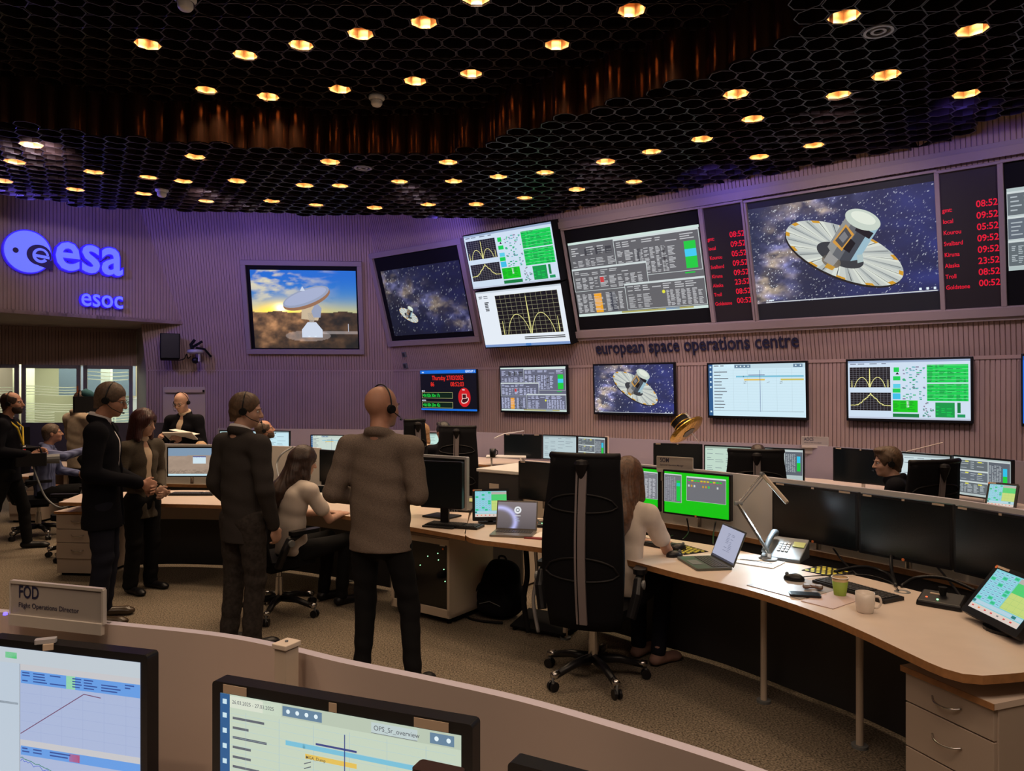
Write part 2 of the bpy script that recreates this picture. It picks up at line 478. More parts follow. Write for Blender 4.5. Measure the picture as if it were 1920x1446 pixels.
lamp_low = [(78,277),(17,302),(154,320),(258,329),(11,341),(137,354),(265,366),(355,338),(372,294),(375,378),(463,343),(517,380),(568,347),(598,387),(625,300),(652,347),(705,387),(755,343),(797,383),(841,342),(853,300),(892,380),(931,331),(974,370),(1028,320),(1083,358),(1130,307),(1198,343),(1226,287),(1322,260),(1406,298),(1430,226),(1379,175),(1512,270),(1556,185),(1657,135),(1804,180),(1825,65),(1608,32)]
lamp_up = [(276,89),(449,92),(571,89),(692,65),(797,47),(915,4),(877,142),(786,153),(634,171),(508,180),(375,171),(1038,91),(1180,25)]
fix_low = [(312,367)]; fix_up = [(361,18),(721,197)]; ring_low = [(1626,66),(665,314)]
def nearest(p, cells):
    return min(range(len(cells)), key=lambda i: (cells[i][0] - p.x) ** 2 + (cells[i][1] - p.y) ** 2)
used_low, used_up = {}, {}
for px in lamp_low: used_low[nearest(atz(*px, ZC), lowc)] = 'lamp'
for px in lamp_up: used_up[nearest(atz(*px, ZU), upc)] = 'lamp'
for px in fix_low: used_low[nearest(atz(*px, ZC - 0.06), lowc)] = 'smoke'
for px in fix_up: used_up[nearest(atz(*px, ZU - 0.06), upc)] = 'smoke'
for px in ring_low: used_low[nearest(atz(*px, ZC), lowc)] = 'ring'
def cells_mesh(cells, z, used, hgt=0.16):
    b = MB(); R = PITCH / 2 / math.cos(PI / 8) * 0.985; r = R - 0.009; i1 = b.mi(M_CELL); i2 = b.mi(M_RIM)
    cs = [(math.cos(PI / 8 + PI / 4 * k), math.sin(PI / 8 + PI / 4 * k)) for k in range(8)]
    for idx, (x, y) in enumerate(cells):
        dz = 0.012 * math.sin(idx * 12.9898) 
        k = len(b.v); zz = z + dz
        b.v += [(x + c * R, y + s * R, zz) for c, s in cs]
        b.v += [(x + c * r, y + s * r, zz) for c, s in cs]
        b.v += [(x + c * r, y + s * r, z + hgt) for c, s in cs]
        b.v += [(x + c * R, y + s * R, z + hgt) for c, s in cs]
        lampy = used.get(idx) == 'lamp'
        for j in range(8):
            j2 = (j + 1) % 8
            b.f.append((k + j, k + 8 + j, k + 8 + j2, k + j2)); b.m.append(i2)
            b.f.append((k + j, k + j2, k + 24 + j2, k + 24 + j)); b.m.append(i1)
            if not lampy:
                b.f.append((k + 8 + j2, k + 8 + j, k + 16 + j, k + 16 + j2)); b.m.append(i1)
        if not lampy:
            b.f.append(tuple(k + 16 + j for j in range(8))); b.m.append(i1)
    return b
props(cells_mesh(lowc, ZC, used_low).build('ceiling'), kind='structure')
props(cells_mesh(upc, ZU, used_up).build('ceiling_raised_centre'), kind='structure')
# copper tubes hanging round the raised centre
b = MB()
for (x, y) in lowc:
    if seg_dist((x, y), REC) < 0.24 and y < 9.2:
        n = 16; R = PITCH / 2 * 1.10
        vs = [(x + R * math.cos(2 * PI * k / n), y + R * math.sin(2 * PI * k / n), z) for z in (ZC + 0.004, ZC + 0.16, ZC + 0.3, ZU + 0.16) for k in range(n)]
        b.add(vs, [(q * n + k, q * n + (k + 1) % n, (q + 1) * n + (k + 1) % n, (q + 1) * n + k) for q in range(3) for k in range(n)], M_COPPER)
props(b.build('trim_4', smooth=True), kind='structure')
m = MB(); m.box((-1.5, 3.5, 5.42), (24, 24, 0.06), M_DARKWALL); props(m.build('ceiling_slab'), kind='structure')
m = MB(); m.box((-1.5, -2.8, 4.5), (21, 10.6, 0.05), M_DARKWALL); props(m.build('ceiling_rear'), kind='structure')

# downlights
b1 = MB(); b2 = MB(); b3 = MB()
R = PITCH / 2 / math.cos(PI / 8) * 0.93; H = 0.15
cs = [(math.cos(PI / 8 + PI / 4 * k), math.sin(PI / 8 + PI / 4 * k)) for k in range(8)]
b1.add([(R * c, R * s, 0.004) for c, s in cs] + [(R * c, R * s, H) for c, s in cs], [(j, 8 + j, 8 + (j + 1) % 8, (j + 1) % 8) for j in range(8)] + [tuple(8 + j for j in range(8))], M_GOLD)
b2.cyl((0, 0, H - 0.035), (0, 0, H - 0.004), 0.045, 0.05, n=12, m=M_BULB)
b3.lathe([(0.05, H - 0.001), (0.062, H - 0.02), (0.066, H - 0.045), (0.060, H - 0.045), (0.052, H - 0.02)], n=14, m=M_GOLD)
spot = bpy.data.lights.new('downlight_beam', 'SPOT')
spot.energy = 56; spot.color = (1.0, 0.71, 0.46); spot.spot_size = 2.0; spot.spot_blend = 0.75; spot.shadow_soft_size = 0.04
proto = None
def downlight(p, z, low):
    global proto
    if proto is None:
        proto = thing('downlight', '', 'ceiling light')
        b1.build('reflector', parent=proto); b2.build('bulb', parent=proto); b3.build('socket_ring', parent=proto)
        t = proto
    else:
        t = copy_tree(proto)
    t.location = (p[0], p[1], z)
    if low:
        props(t, 'small gold downlight glowing in the black honeycomb of the lower outer ceiling', 'ceiling light', 'downlights in the lower outer ceiling')
    else:
        props(t, 'small gold downlight glowing in the raised centre of the black honeycomb ceiling', 'ceiling light', 'downlights in the raised ceiling centre')
    L = bpy.data.objects.new('downlight_beam', spot); COL.objects.link(L)
    L.location = (p[0], p[1], z + H - 0.045)
for i in [k for k, v in used_low.items() if v == 'lamp']: downlight(lowc[i], ZC, True)
for i in [k for k, v in used_up.items() if v == 'lamp']: downlight(upc[i], ZU, False)
# lamps the photo cannot show but whose light reaches the front of the room
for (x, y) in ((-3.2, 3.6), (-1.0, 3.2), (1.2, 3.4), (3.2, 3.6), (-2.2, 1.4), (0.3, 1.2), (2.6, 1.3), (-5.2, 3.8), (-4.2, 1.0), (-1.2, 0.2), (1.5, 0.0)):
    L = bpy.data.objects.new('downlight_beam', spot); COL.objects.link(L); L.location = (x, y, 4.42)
sm = [('nearest the top left corner', used_up, upc, ZU), ]
def smoke(p, z, label):
    t = thing('smoke_detector', label, 'smoke detector', (p[0], p[1], z - 0.02))
    m = MB(); m.lathe([(0.0, 0.03), (0.085, 0.03), (0.085, 0.0), (0.07, -0.015), (0.068, -0.02)], m=M_WHITE); m.build('base', parent=t, smooth=True)
    m = MB(); m.lathe([(0.06, -0.02), (0.06, -0.055), (0.045, -0.075), (0.0, -0.078)], m=M_WHITE); m.build('sensor_head', parent=t, smooth=True)
for px, lab in (((361,18), 'white smoke detector on the raised ceiling, near its front left'), ((721,197), 'white smoke detector on the raised ceiling beside the copper tubes')):
    smoke(upc[nearest(atz(*px, ZU - 0.06), upc)], ZU, lab)
smoke(lowc[nearest(atz(312, 367, ZC - 0.06), lowc)], ZC, 'white smoke detector on the low ceiling edge near the blue-lit corner')
for px, lab in (((1626,66), 'round ceiling speaker with pale rings on the right side of the low ceiling'), ((665,314), 'small round ceiling speaker with pale rings below the copper tubes')):
    p = lowc[nearest(atz(*px, ZC), lowc)]
    t = thing('ceiling_speaker', lab, 'ceiling speaker', (p[0], p[1], ZC - 0.005))
    m = MB(); m.lathe([(0.105, 0.01), (0.105, -0.012), (0.085, -0.012), (0.085, 0.01)], n=24, m=M_SILVER); m.build('outer_ring', parent=t)
    m = MB(); m.lathe([(0.055, 0.005), (0.055, -0.01), (0.035, -0.01), (0.035, 0.005)], n=24, m=M_SILVER); m.build('inner_ring', parent=t)
    m = MB(); m.lathe([(0.0, 0.008), (0.1, 0.008)], n=24, m=M_BLACK); m.build('grille', parent=t)
# ================================================================== pictures on screens
class Canvas:
    """flat coloured shapes in layers: x to the right, y up, in metres; becomes one emissive mesh"""
    def __init__(s, w, h):
        s.w = w; s.h = h; s.v = []; s.f = []; s.c = []; s.z = 0.0
    def layer(s): s.z += 0.0004
    def poly(s, pts, col):
        k = len(s.v); s.v += [(p[0] * s.w, p[1] * s.h, s.z) for p in pts]
        s.f.append(tuple(range(k, k + len(pts)))); s.c.append([col] * len(pts))
    def rect(s, x0, y0, x1, y1, col):
        """corners in 0..1, y measured DOWN from the top like on a screen"""
        s.poly([(x0, 1 - y1), (x1, 1 - y1), (x1, 1 - y0), (x0, 1 - y0)], col)
    def line(s, pts, th, col):
        for a, b in zip(pts, pts[1:]):
            ax, ay, bx, by = a[0] * s.w, (1 - a[1]) * s.h, b[0] * s.w, (1 - b[1]) * s.h
            dx, dy = bx - ax, by - ay; L = math.hypot(dx, dy) or 1
            nx, ny = -dy / L * th * s.h / 2, dx / L * th * s.h / 2
            k = len(s.v)
            s.v += [(ax + nx, ay + ny, s.z), (ax - nx, ay - ny, s.z), (bx - nx, by - ny, s.z), (bx + nx, by + ny, s.z)]
            s.f.append((k, k + 1, k + 2, k + 3)); s.c.append([col] * 4)
    def ellipse(s, cx, cy, rx, ry, col, rot=0.0, n=28, a0=0, a1=360):
        """rx, ry as fractions of the height"""
        pts = []
        for i in range(n + (1 if a1 - a0 < 360 else 0)):
            a = math.radians(a0 + (a1 - a0) * i / n)
            x, y = rx * math.cos(a), ry * math.sin(a)
            pts.append((cx + (x * math.cos(rot) - y * math.sin(rot)) * s.h / s.w, 1 - cy + (x * math.sin(rot) + y * math.cos(rot))))
        s.poly(pts, col)
    def text(s, txt, x, y, size, col, offset=0.0, spacing=1.0, align=0, sx=1.0):
        """baseline at (x, y down), size as a fraction of the height"""
        vs, fs = text_mesh(txt, size * s.h, offset, 0.0, spacing)
        wid = max((v.x for v in vs), default=0) * sx
        k = len(s.v); ox = x * s.w - align * wid; oy = (1 - y) * s.h
        s.v += [(ox + v.x * sx, oy + v.y, s.z) for v in vs]
        for f in fs:
            s.f.append(tuple(k + i for i in f)); s.c.append([col] * len(f))
    def grid(s, nx, ny, fn, x0=0, y0=0, x1=1, y1=1):
        """picture from a numpy function of (u right, v down) -> rgb arrays 0..1 linear"""
        u, v = np.meshgrid(np.linspace(0, 1, nx + 1), np.linspace(0, 1, ny + 1))
        C = np.clip(np.stack(fn(u, v), -1), 0, 3)
        k = len(s.v)
        X = (x0 + (x1 - x0) * u) * s.w; Y = (1 - (y0 + (y1 - y0) * v)) * s.h
        s.v += [(a, b, s.z) for a, b in zip(X.ravel().tolist(), Y.ravel().tolist())]
        Cl = C.reshape(-1, 3).tolist(); W = nx + 1
        for j in range(ny):
            for i in range(nx):
                a = j * W + i; b = a + 1; c = b + W; d = a + W
                s.f.append((k + d, k + c, k + b, k + a)); s.c.append([Cl[d], Cl[c], Cl[b], Cl[a]])
    def build(s, name, parent=None, M=None, gain=1.0, mt=None):
        vs = s.v if M is None else [tuple(M @ Vector(p)) for p in s.v]
        me = bpy.data.meshes.new(name); me.from_pydata(vs, [], s.f)
        at = me.color_attributes.new('pic', 'FLOAT_COLOR', 'CORNER')
        flat = np.array([c for f in s.c for c in f], dtype=np.float32).reshape(-1, 3) * gain
        at.data.foreach_set('color', np.concatenate([flat, np.ones((len(flat), 1), np.float32)], 1).ravel())
        me.materials.append(mt or M_SCR); me.update()
        o = bpy.data.objects.new(name, me); COL.objects.link(o)
        if parent is not None: o.parent = parent
        return o

def vnoise(u, v, f, seed=0, octv=4):
    rs = np.random.RandomState(seed); out = 0; amp = 1; tot = 0
    for o in range(octv):
        n = int(f * 2 ** o) + 2
        g = rs.rand(n + 2, n + 2)
        x = np.clip(u, 0, 0.9999) * n; y = np.clip(v, 0, 0.9999) * n
        xi = x.astype(int); yi = y.astype(int); xf = x - xi; yf = y - yi
        xf = xf * xf * (3 - 2 * xf); yf = yf * yf * (3 - 2 * yf)
        out = out + amp * ((g[yi, xi] * (1 - xf) + g[yi, xi + 1] * xf) * (1 - yf) + (g[yi + 1, xi] * (1 - xf) + g[yi + 1, xi + 1] * xf) * yf)
        tot += amp; amp *= 0.55
    return out / tot

K = rgb
WHT = K(225, 240, 250); GRN = K(0, 200, 60); GRY = K(105, 108, 112); LGT = K(200, 205, 205); BLK = K(4, 5, 8); RED = K(235, 20, 50); CYN = K(40, 190, 230); ORG = K(240, 165, 30)

def galaxy(c, x0, y0, x1, y1, seed, flip, nx=150, ny=84, gain=1.0, blue=0.5):
    def fn(u, v):
        w = v if not flip else 1 - v
        if flip:   # band from upper left towards lower left
            d = (u - 0.40 + 0.42 * v) + 0.10 * (vnoise(u, v, 4, seed) - 0.5)
            band = np.exp(-(d / 0.17) ** 2)
        else:      # band from upper left down to lower right
            d = (v - 0.15 - 0.75 * u) * 0.8 + 0.12 * (vnoise(u, v, 4, seed) - 0.5)
            band = np.exp(-(d / 0.16) ** 2)
        n1 = vnoise(u, v, 7, seed + 1, 5); n2 = vnoise(u, v, 16, seed + 2, 4); n3 = vnoise(u, v, 5, seed + 3, 3)
        dust = np.clip((n1 - 0.44) * 4.5, 0, 1)
        b = band * (0.12 + 0.88 * dust) * (0.15 + 1.1 * n2 + 0.7 * (vnoise(u, v, 45, seed + 6, 2) - 0.4)) * 0.80; tn = np.clip((vnoise(u, v, 6, seed + 5, 3) - 0.38) * 3.5, 0, 1)
        bl = blue * (0.25 + 0.9 * n3 ** 2) 
        r = 0.012 + b * (0.42 + 0.40 * tn) + 0.03 * bl
        g = 0.014 + b * (0.42 + 0.22 * tn) + 0.045 * bl
        bb = 0.028 + b * (0.85 - 0.42 * tn) + 0.32 * bl * (0.35 + 0.65 * u)
        rs = np.random.RandomState(seed + 9)
        st = (rs.rand(*u.shape) > 0.945) * rs.rand(*u.shape) ** 2.2 * 1.1 * (0.4 + 0.6 * band + 0.25)
        return (r + st * 0.9) * gain, (g + st * 0.95) * gain, (bb + st) * gain
    c.grid(nx, ny, fn, x0, y0, x1, y1)

def satellite(c, cx, cy, s, detail=True, rot=-0.52):
    """a disc-shaped sunshield of panels seen obliquely with a drum standing on it; s = disc half length / height"""
    ca, sa = math.cos(rot), math.sin(rot)
    asp = c.h / c.w
    def P(x, y):       # x along the disc's long axis, y up, in disc half lengths
        return (cx + (x * ca - y * sa) * s * asp, cy - (x * sa + y * ca) * s)
    def pl(pts, col): c.poly([(p[0], 1 - p[1]) for p in [P(*q) for q in pts]], col)
    def ell(ox, oy, rx, ry, col, n=36, a0=0, a1=2 * PI):
        pl([(ox + rx * math.cos(a0 + (a1 - a0) * i / n), oy + ry * math.sin(a0 + (a1 - a0) * i / n)) for i in range(n)], col)
    c.layer(); ell(0.0, -0.035, 1.0, 0.40, K(28, 25, 22))
    c.layer(); ell(0.0, 0.0, 1.0, 0.40, K(196, 202, 196))
    c.layer()
    n = 24
    for i in range(n):
        a = 2 * PI * i / n; a2 = a + 2 * PI / n * 0.5
        pl([(0.30 * math.cos(a), 0.12 * math.sin(a)), (math.cos(a), 0.40 * math.sin(a)), (math.cos(a2), 0.40 * math.sin(a2)), (0.30 * math.cos(a2), 0.12 * math.sin(a2))], K(172, 180, 178) if i % 2 else K(214, 220, 210))
    c.layer()
    for i in range(n):
        a = 2 * PI * (i + 0.3) / n
        pl([(0.3 * math.cos(a), 0.12 * math.sin(a)), (0.97 * math.cos(a), 0.388 * math.sin(a)), (0.97 * math.cos(a + 0.018), 0.388 * math.sin(a + 0.018))], K(70, 75, 78))
    c.layer()
    for i in range(12):
        a = 2 * PI * (i + 0.15) / 12
        pl([(math.cos(a), 0.4 * math.sin(a)), (math.cos(a + 0.16), 0.4 * math.sin(a + 0.16)), (0.93 * math.cos(a + 0.16), 0.37 * math.sin(a + 0.16)), (0.93 * math.cos(a), 0.37 * math.sin(a))], K(205, 150, 30))
    c.layer(); ell(-0.02, -0.05, 0.40, 0.17, K(52, 56, 60)); ell(-0.10, -0.20, 0.16, 0.10, K(120, 112, 98))
    c.layer(); pl([(-0.22, -0.24), (-0.04, -0.26), (0.0, -0.08), (-0.2, -0.05)], K(150, 150, 148)); pl([(-0.16, -0.33), (-0.02, -0.33), (0.0, -0.26), (-0.14, -0.25)], K(196, 146, 44))
    c.layer()   # drum
    drum = [(-0.26, -0.04), (-0.2, -0.1), (-0.05, -0.14), (0.10, -0.13), (0.24, -0.07), (0.28, 0.0)]
    for i, (k0, k1, col) in enumerate(((0, 0.24, K(140, 142, 140)), (0.24, 0.5, K(96, 100, 104)), (0.5, 0.8, K(62, 68, 76)), (0.8, 1.0, K(150, 185, 200)))):
        xa, xb = -0.26 + 0.54 * k0, -0.26 + 0.54 * k1
        ya = -0.13 * math.sin(PI * k0); yb = -0.13 * math.sin(PI * k1)
        pl([(xa, ya), (xb, yb), (xb * 0.98 + 0.06, 0.60), (xa * 0.98 + 0.06, 0.60)], col)
    c.layer(); pl([(-0.22, 0.10), (-0.02, 0.02), (0.04, 0.34), (-0.15, 0.44)], K(206, 150, 60))
    c.layer(); pl([(-0.19, 0.14), (-0.04, 0.07), (0.01, 0.31), (-0.13, 0.40)], K(70, 72, 76)); pl([(-0.02, 0.06), (0.10, 0.04), (0.12, 0.22), (0.02, 0.26)], K(12, 12, 14))
    c.layer(); pl([(-0.16, 0.2), (-0.06, 0.15), (-0.03, 0.27), (-0.12, 0.33)], K(120, 122, 126)); pl([(0.02, 0.40), (0.28, 0.36), (0.30, 0.47), (0.02, 0.5)], K(14, 14, 18)); pl([(0.29, -0.06), (0.36, 0.0), (0.30, 0.10), (0.22, 0.06)], K(170, 190, 190))
    c.layer(); ell(0.055, 0.60, 0.285, 0.15, K(196, 208, 196)); 
    c.layer(); ell(0.05, 0.63, 0.20, 0.085, K(222, 230, 216))

def video(w, h, top, bot, flip=True, seed=3, ui=True, sat=(0.51, 0.47, 0.50), gain=1.0, nx=150):
    c = Canvas(w, h); c.rect(0, 0, 1, 1, K(12, 14, 20)); c.layer()
    galaxy(c, 0, top, 1, bot, seed, flip, nx=nx, ny=int(nx * 0.56), gain=gain)
    satellite(c, *sat)
    if ui:
        c.layer(); c.rect(0.055, bot - 0.012, 0.985, bot - 0.004, K(200, 205, 210))
        c.poly([(0.06, 1 - bot + 0.035), (0.06, 1 - bot + 0.015), (0.068, 1 - bot + 0.025)], WHT)
        c.rect(0.075, bot - 0.03, 0.105, bot - 0.02, WHT)
        for q in (0.90, 0.935, 0.97): c.rect(q, bot - 0.036, q + 0.012, bot - 0.018, WHT)
    return c

def rows(c, x0, y0, x1, y1, n, col, cols=(0.0, 0.25, 0.4, 0.55, 0.7), dens=0.7, th=0.45, seed=0):
    """rows of small marks standing for illegible lines of text"""
    r = random.Random(seed); dy = (y1 - y0) / n
    for i in range(n):
        for k, q in enumerate(cols):
            if r.random() > dens: continue
            qa = x0 + (x1 - x0) * q; nxt = cols[k + 1] if k + 1 < len(cols) else 1.0
            qb = qa + (x1 - x0) * (nxt - q) * r.uniform(0.45, 0.85)
            c.rect(qa, y0 + dy * i, qb, y0 + dy * (i + th), col)

def window(c, x0, y0, x1, y1, base, bar=None, bh=0.025):
    c.layer(); c.rect(x0, y0, x1, y1, K(205, 215, 215)); c.layer()
    c.rect(x0 + 0.004, y0 + bh, x1 - 0.004, y1 - 0.006, base); c.layer()

def consoles(w, h, tint=(1, 1, 1), gain=1.0, seed=1):
    G = tuple(a * b for a, b in zip(K(96, 97, 100), tint)); T = tuple(a * b for a, b in zip(K(190, 192, 195), tint)); Wb = K(205, 225, 218)
    c = Canvas(w, h); c.rect(0, 0, 1, 1, Wb); c.layer(); c.rect(0, 0.03, 1, 0.965, G)
    c.layer(); rows(c, 0.02, 0.08, 0.38, 0.20, 4, T, (0, .2, .35, .6, .8), .6, seed=seed)
    for q in (0.13, 0.22, 0.30): c.rect(q, 0.10, q + 0.05, 0.19, K(60, 62, 66))
    rows(c, 0.02, 0.235, 0.38, 0.34, 6, T, (0, .12, .3, .42, .55, .8), .9, seed=seed + 1)
    window(c, 0.37, 0.03, 0.995, 0.53, G)
    rows(c, 0.39, 0.08, 0.98, 0.16, 3, T, (0, .08, .2, .33, .5, .62, .8), .7, seed=seed + 2)
    rows(c, 0.39, 0.19, 0.83, 0.51, 20, T, (0, .13, .3, .38, .46, .56, .66, .75, .86), .88, th=.55, seed=seed + 3)
    c.rect(0.54, .19, .57, .51, K(72, 74, 78)); c.rect(0.73, .19, .745, .51, K(60, 60, 62))
    c.layer(); c.rect(0.885, 0.175, 0.965, 0.50, K(20, 200, 60)); c.layer(); c.rect(0.885, 0.27, 0.965, 0.36, K(60, 200, 240)); c.rect(0.87, 0.545, 0.94, 0.56, GRN)
    window(c, 0.0, 0.35, 0.60, 0.66, G)
    rows(c, 0.02, 0.395, 0.5, 0.46, 3, T, (0, .1, .3, .45, .6, .8), .75, seed=seed + 4)
    rows(c, 0.02, 0.48, 0.58, 0.64, 10, T, (0, .1, .2, .28, .36, .5, .62, .72, .8, .9), .85, th=.55, seed=seed + 5)
    c.layer(); c.rect(0.225, 0.49, 0.255, 0.56, K(200, 60, 60))
    rows(c, 0.01, 0.70, 0.40, 0.95, 14, T, (0, .12, .24, .36, .62, .75, .88), .95, th=.55, seed=seed + 6)
    c.rect(0.155, 0.70, 0.215, 0.955, ORG); c.rect(0.28, .70, .33, .95, K(66, 70, 80))
    window(c, 0.41, 0.61, 1.0, 0.955, G)
    rows(c, 0.43, 0.65, 0.97, 0.73, 3, T, (0, .1, .22, .35, .5, .66, .8), .7, seed=seed + 7)
    rows(c, 0.43, 0.76, 0.62, 0.94, 12, T, (0, .35, .6), .85, seed=seed + 8)
    rows(c, 0.72, 0.74, 0.985, 0.94, 14, T, (0, .1, .25, .4, .55, .7, .85), .95, th=.55, seed=seed + 9)
    c.ellipse(0.70, 0.755, 0.022, 0.022, K(225, 225, 60))
    c.rect(0.36, 0.965, 0.9, 0.985, K(170, 165, 90)); c.rect(0.70, 0.965, 0.80, 0.985, K(90, 140, 200))
    return c

def plot(c, x0, y0, x1, y1, kind, nx=12, ny=10, gcol=None):
    c.layer(); c.rect(x0, y0, x1, y1, K(8, 9, 14)); c.layer()
    g = gcol or K(140, 140, 150); t = (0.006 if nx > 10 else 0.004)
    for i in range(nx + 1):
        x = x0 + (x1 - x0) * i / nx; c.rect(x - 0.0008, y0, x + 0.0008, y1, g)
    for i in range(ny + 1):
        y = y0 + (y1 - y0) * i / ny; c.rect(x0, y - 0.0013, x1, y + 0.0013, g)
    c.layer(); Y = K(240, 235, 150)
    def Q(u, v): return (x0 + (x1 - x0) * u, y1 - (y1 - y0) * v)
    if kind == 'lobes':
        for (a, b) in ((0.12, 0.49), (0.51, 0.88)):
            c.line([Q(a + (b - a) * k / 14, 0.50 * math.sin(PI * k / 14) ** 0.7) for k in range(15)], 0.010, Y)
        c.line([Q(0.49, 0), Q(0.50, 0.93), Q(0.51, 0)], 0.010, Y); c.line([Q(0.05, 0), Q(0.055, 0.35), Q(0.06, 0)], 0.008, Y); c.line([Q(0.94, 0), Q(0.945, 0.38), Q(0.95, 0)], 0.008, Y)
    else:
        r = random.Random(5)
        pts = []
        for k in range(61):
            u = k / 60; d = abs(u - 0.5)
            v = 0.30 + 0.62 * max(0, 1 - d / 0.34) ** 1.2 + r.uniform(-0.05, 0.05) * (1 if d < 0.35 else 0.2) - 0.1 * max(0, d - 0.3)
            pts.append(Q(u, v))
        c.line(pts, 0.012, Y)
def spectra(w, h):
    c = Canvas(w, h); c.rect(0, 0, 1, 1, K(205, 222, 240)); c.layer(); c.rect(0, 0, 1, 0.035, K(150, 170, 200)); c.rect(0, 0.97, 1, 1, K(190, 200, 220))
    rows(c, 0.02, 0.045, 0.36, 0.08, 1, K(110, 120, 140), (0, .2, .5, .8), .9)
    plot(c, 0.015, 0.11, 0.365, 0.46, 'lobes'); plot(c, 0.02, 0.55, 0.37, 0.86, 'peak')
    r = random.Random(11); GG = K(10, 205, 80); DG = K(10, 120, 60)
    c.layer(); c.rect(0.395, 0.12, 0.44, 0.20, GG); c.rect(0.39, 0.27, 0.45, 0.34, GG); c.rect(0.39, 0.40, 0.45, 0.47, K(90, 205, 230)); c.rect(0.385, 0.48, 0.45, 0.55, GG); c.rect(0.385, 0.56, 0.45, 0.66, K(60, 190, 230))
    c.rect(0.385, 0.68, 0.59, 0.88, K(10, 200, 20)); c.rect(0.385, 0.905, 0.60, 0.965, DG)
    c.rect(0.665, 0.085, 0.985, 0.38, GG); c.rect(0.665, 0.40, 0.985, 0.685, GG); c.rect(0.73, 0.71, 0.88, 0.955, K(10, 150, 70))
    c.poly([(0.41, 0.76), (0.44, 0.76), (0.425, 0.80)], BLK)
    c.rect(0.50, 0.69, 0.52, 0.80, K(220, 240, 230)); c.rect(0.90, 0.71, 0.925, 0.88, DG); c.rect(0.90, 0.90, 0.96, 0.95, K(20, 150, 90))
    c.layer()
    for i in range(5): c.rect(0.665, 0.10 + i * 0.058, 0.985, 0.104 + i * 0.058, K(150, 230, 180)); c.rect(0.665, 0.42 + i * 0.055, 0.985, 0.424 + i * 0.055, K(150, 230, 180))
    rows(c, 0.67, 0.09, 0.98, 0.38, 14, DG, (0, .2, .3, .5, .72, .9), .5, seed=4); rows(c, 0.67, 0.41, 0.98, 0.68, 14, DG, (0, .2, .3, .5, .72, .9), .5, seed=6)
    rows(c, 0.735, 0.72, 0.875, 0.95, 8, GG, (0, .3, .6), .6, seed=5); rows(c, 0.39, 0.69, 0.585, 0.87, 10, K(10, 140, 30), (0, .3, .6), .6, seed=8)
    for k in range(60):
        x = r.choice((0.465, 0.49, 0.52, 0.545, 0.575, 0.60, 0.63)) + r.uniform(0, .008); y = r.uniform(0.10, 0.66)
        c.rect(x, y, x + r.uniform(0.01, 0.028), y + 0.018, r.choice((K(40, 160, 120), K(110, 180, 190), K(130, 120, 150), K(60, 190, 130))))
    for k in range(22):
        x = r.uniform(0.62, 0.71); y = r.uniform(0.70, 0.95)
        c.rect(x, y, x + 0.012, y + 0.02, r.choice((K(70, 150, 130), K(140, 130, 150))))
    return c
def spectrum_single(w, h):
    c = Canvas(w, h); c.rect(0, 0, 1, 1, K(228, 236, 245)); c.layer(); c.rect(0, 0.955, 1, 1, K(120, 150, 200)); c.rect(0.5, 0.955, 0.56, 1, K(0, 110, 190)); c.rect(0, 0, 1, 0.03, K(200, 210, 220))
    plot(c, 0.23, 0.09, 0.95, 0.79, 'lobes', 12, 10, K(190, 190, 150)); c.layer()
    rows(c, 0.03, 0.08, 0.18, 0.14, 2, K(110, 115, 125), (0, .4), .9); rows(c, 0.09, 0.19, 0.16, 0.36, 6, K(20, 25, 30), (0,), 1, .6)
    c.rect(0.50, 0.84, 0.96, 0.855, K(25, 25, 25)); c.rect(0.50, 0.87, 0.96, 0.885, K(25, 25, 25))
    return c
def timeline(w, h, base=(205, 232, 244), gain=1.0, cut=1.0):
    c = Canvas(w, h); B = K(*base); c.rect(0, 0, 1, 1, B); c.layer(); c.rect(0, 0, 0.045, 1, K(40, 90, 140)); c.rect(0.045, 0, 1, 0.085, tuple(x * 0.86 for x in B)); c.rect(0.05, 0.0, 0.28, 0.085, tuple(min(1, x * 1.1) for x in B))
    c.layer(); c.rect(0.285, 0.012, 0.455, 0.075, K(100, 130, 155)); c.rect(0.885, 0.012, 0.975, 0.075, K(100, 130, 155))
    c.layer()
    for q in (0.31, 0.35, 0.39, 0.43, 0.91, 0.955): c.ellipse(q, 0.043, 0.014, 0.014, K(225, 240, 245))
    for q in (0.05, 0.14, 0.24, 0.34, 0.44, 0.92): c.rect(0.013, q - 0.016, 0.032, q + 0.016, K(200, 225, 235))
    D = K(95, 100, 110)
    rows(c, 0.06, 0.02, 0.2, 0.06, 1, D, (0, .5), 1)
    for i in range(12): 
        y = 0.14 + i * 0.063; c.rect(0.06, y, 0.06 + random.Random(i).uniform(0.06, 0.16), y + 0.016, D)
    for i in range(16): c.rect(0.05, 0.12 + i * 0.051, 0.98, 0.1215 + i * 0.051, K(170, 200, 210))
    for i in range(6): c.rect(0.12 + i * 0.15, 0.10, 0.1215 + i * 0.15, 0.9, K(165, 190, 200))
    c.rect(0.05, 0.895, 0.98, 0.899, D)
    c.layer(); c.rect(0.30, 0.225, 0.985, 0.255, K(120, 190, 215)); c.rect(0.385, 0.285, 0.60, 0.315, K(225, 190, 90)); c.rect(0.76, 0.285, 0.985, 0.315, K(205, 190, 85))
    c.rect(0.375, 0.225, 0.385, 0.255, K(20, 70, 90)); c.rect(0.43, 0.205, 0.60, 0.218, K(60, 70, 130))
    for (x, y) in ((0.38, .35), (0.38, .38), (0.62, .36), (0.75, .35), (0.75, .38)): c.line([(x, y), (x + 0.03, y - 0.02)], 0.006, D)
    c.layer(); c.rect(0.549, 0.12, 0.553, 0.91, K(40, 60, 130))
    return c
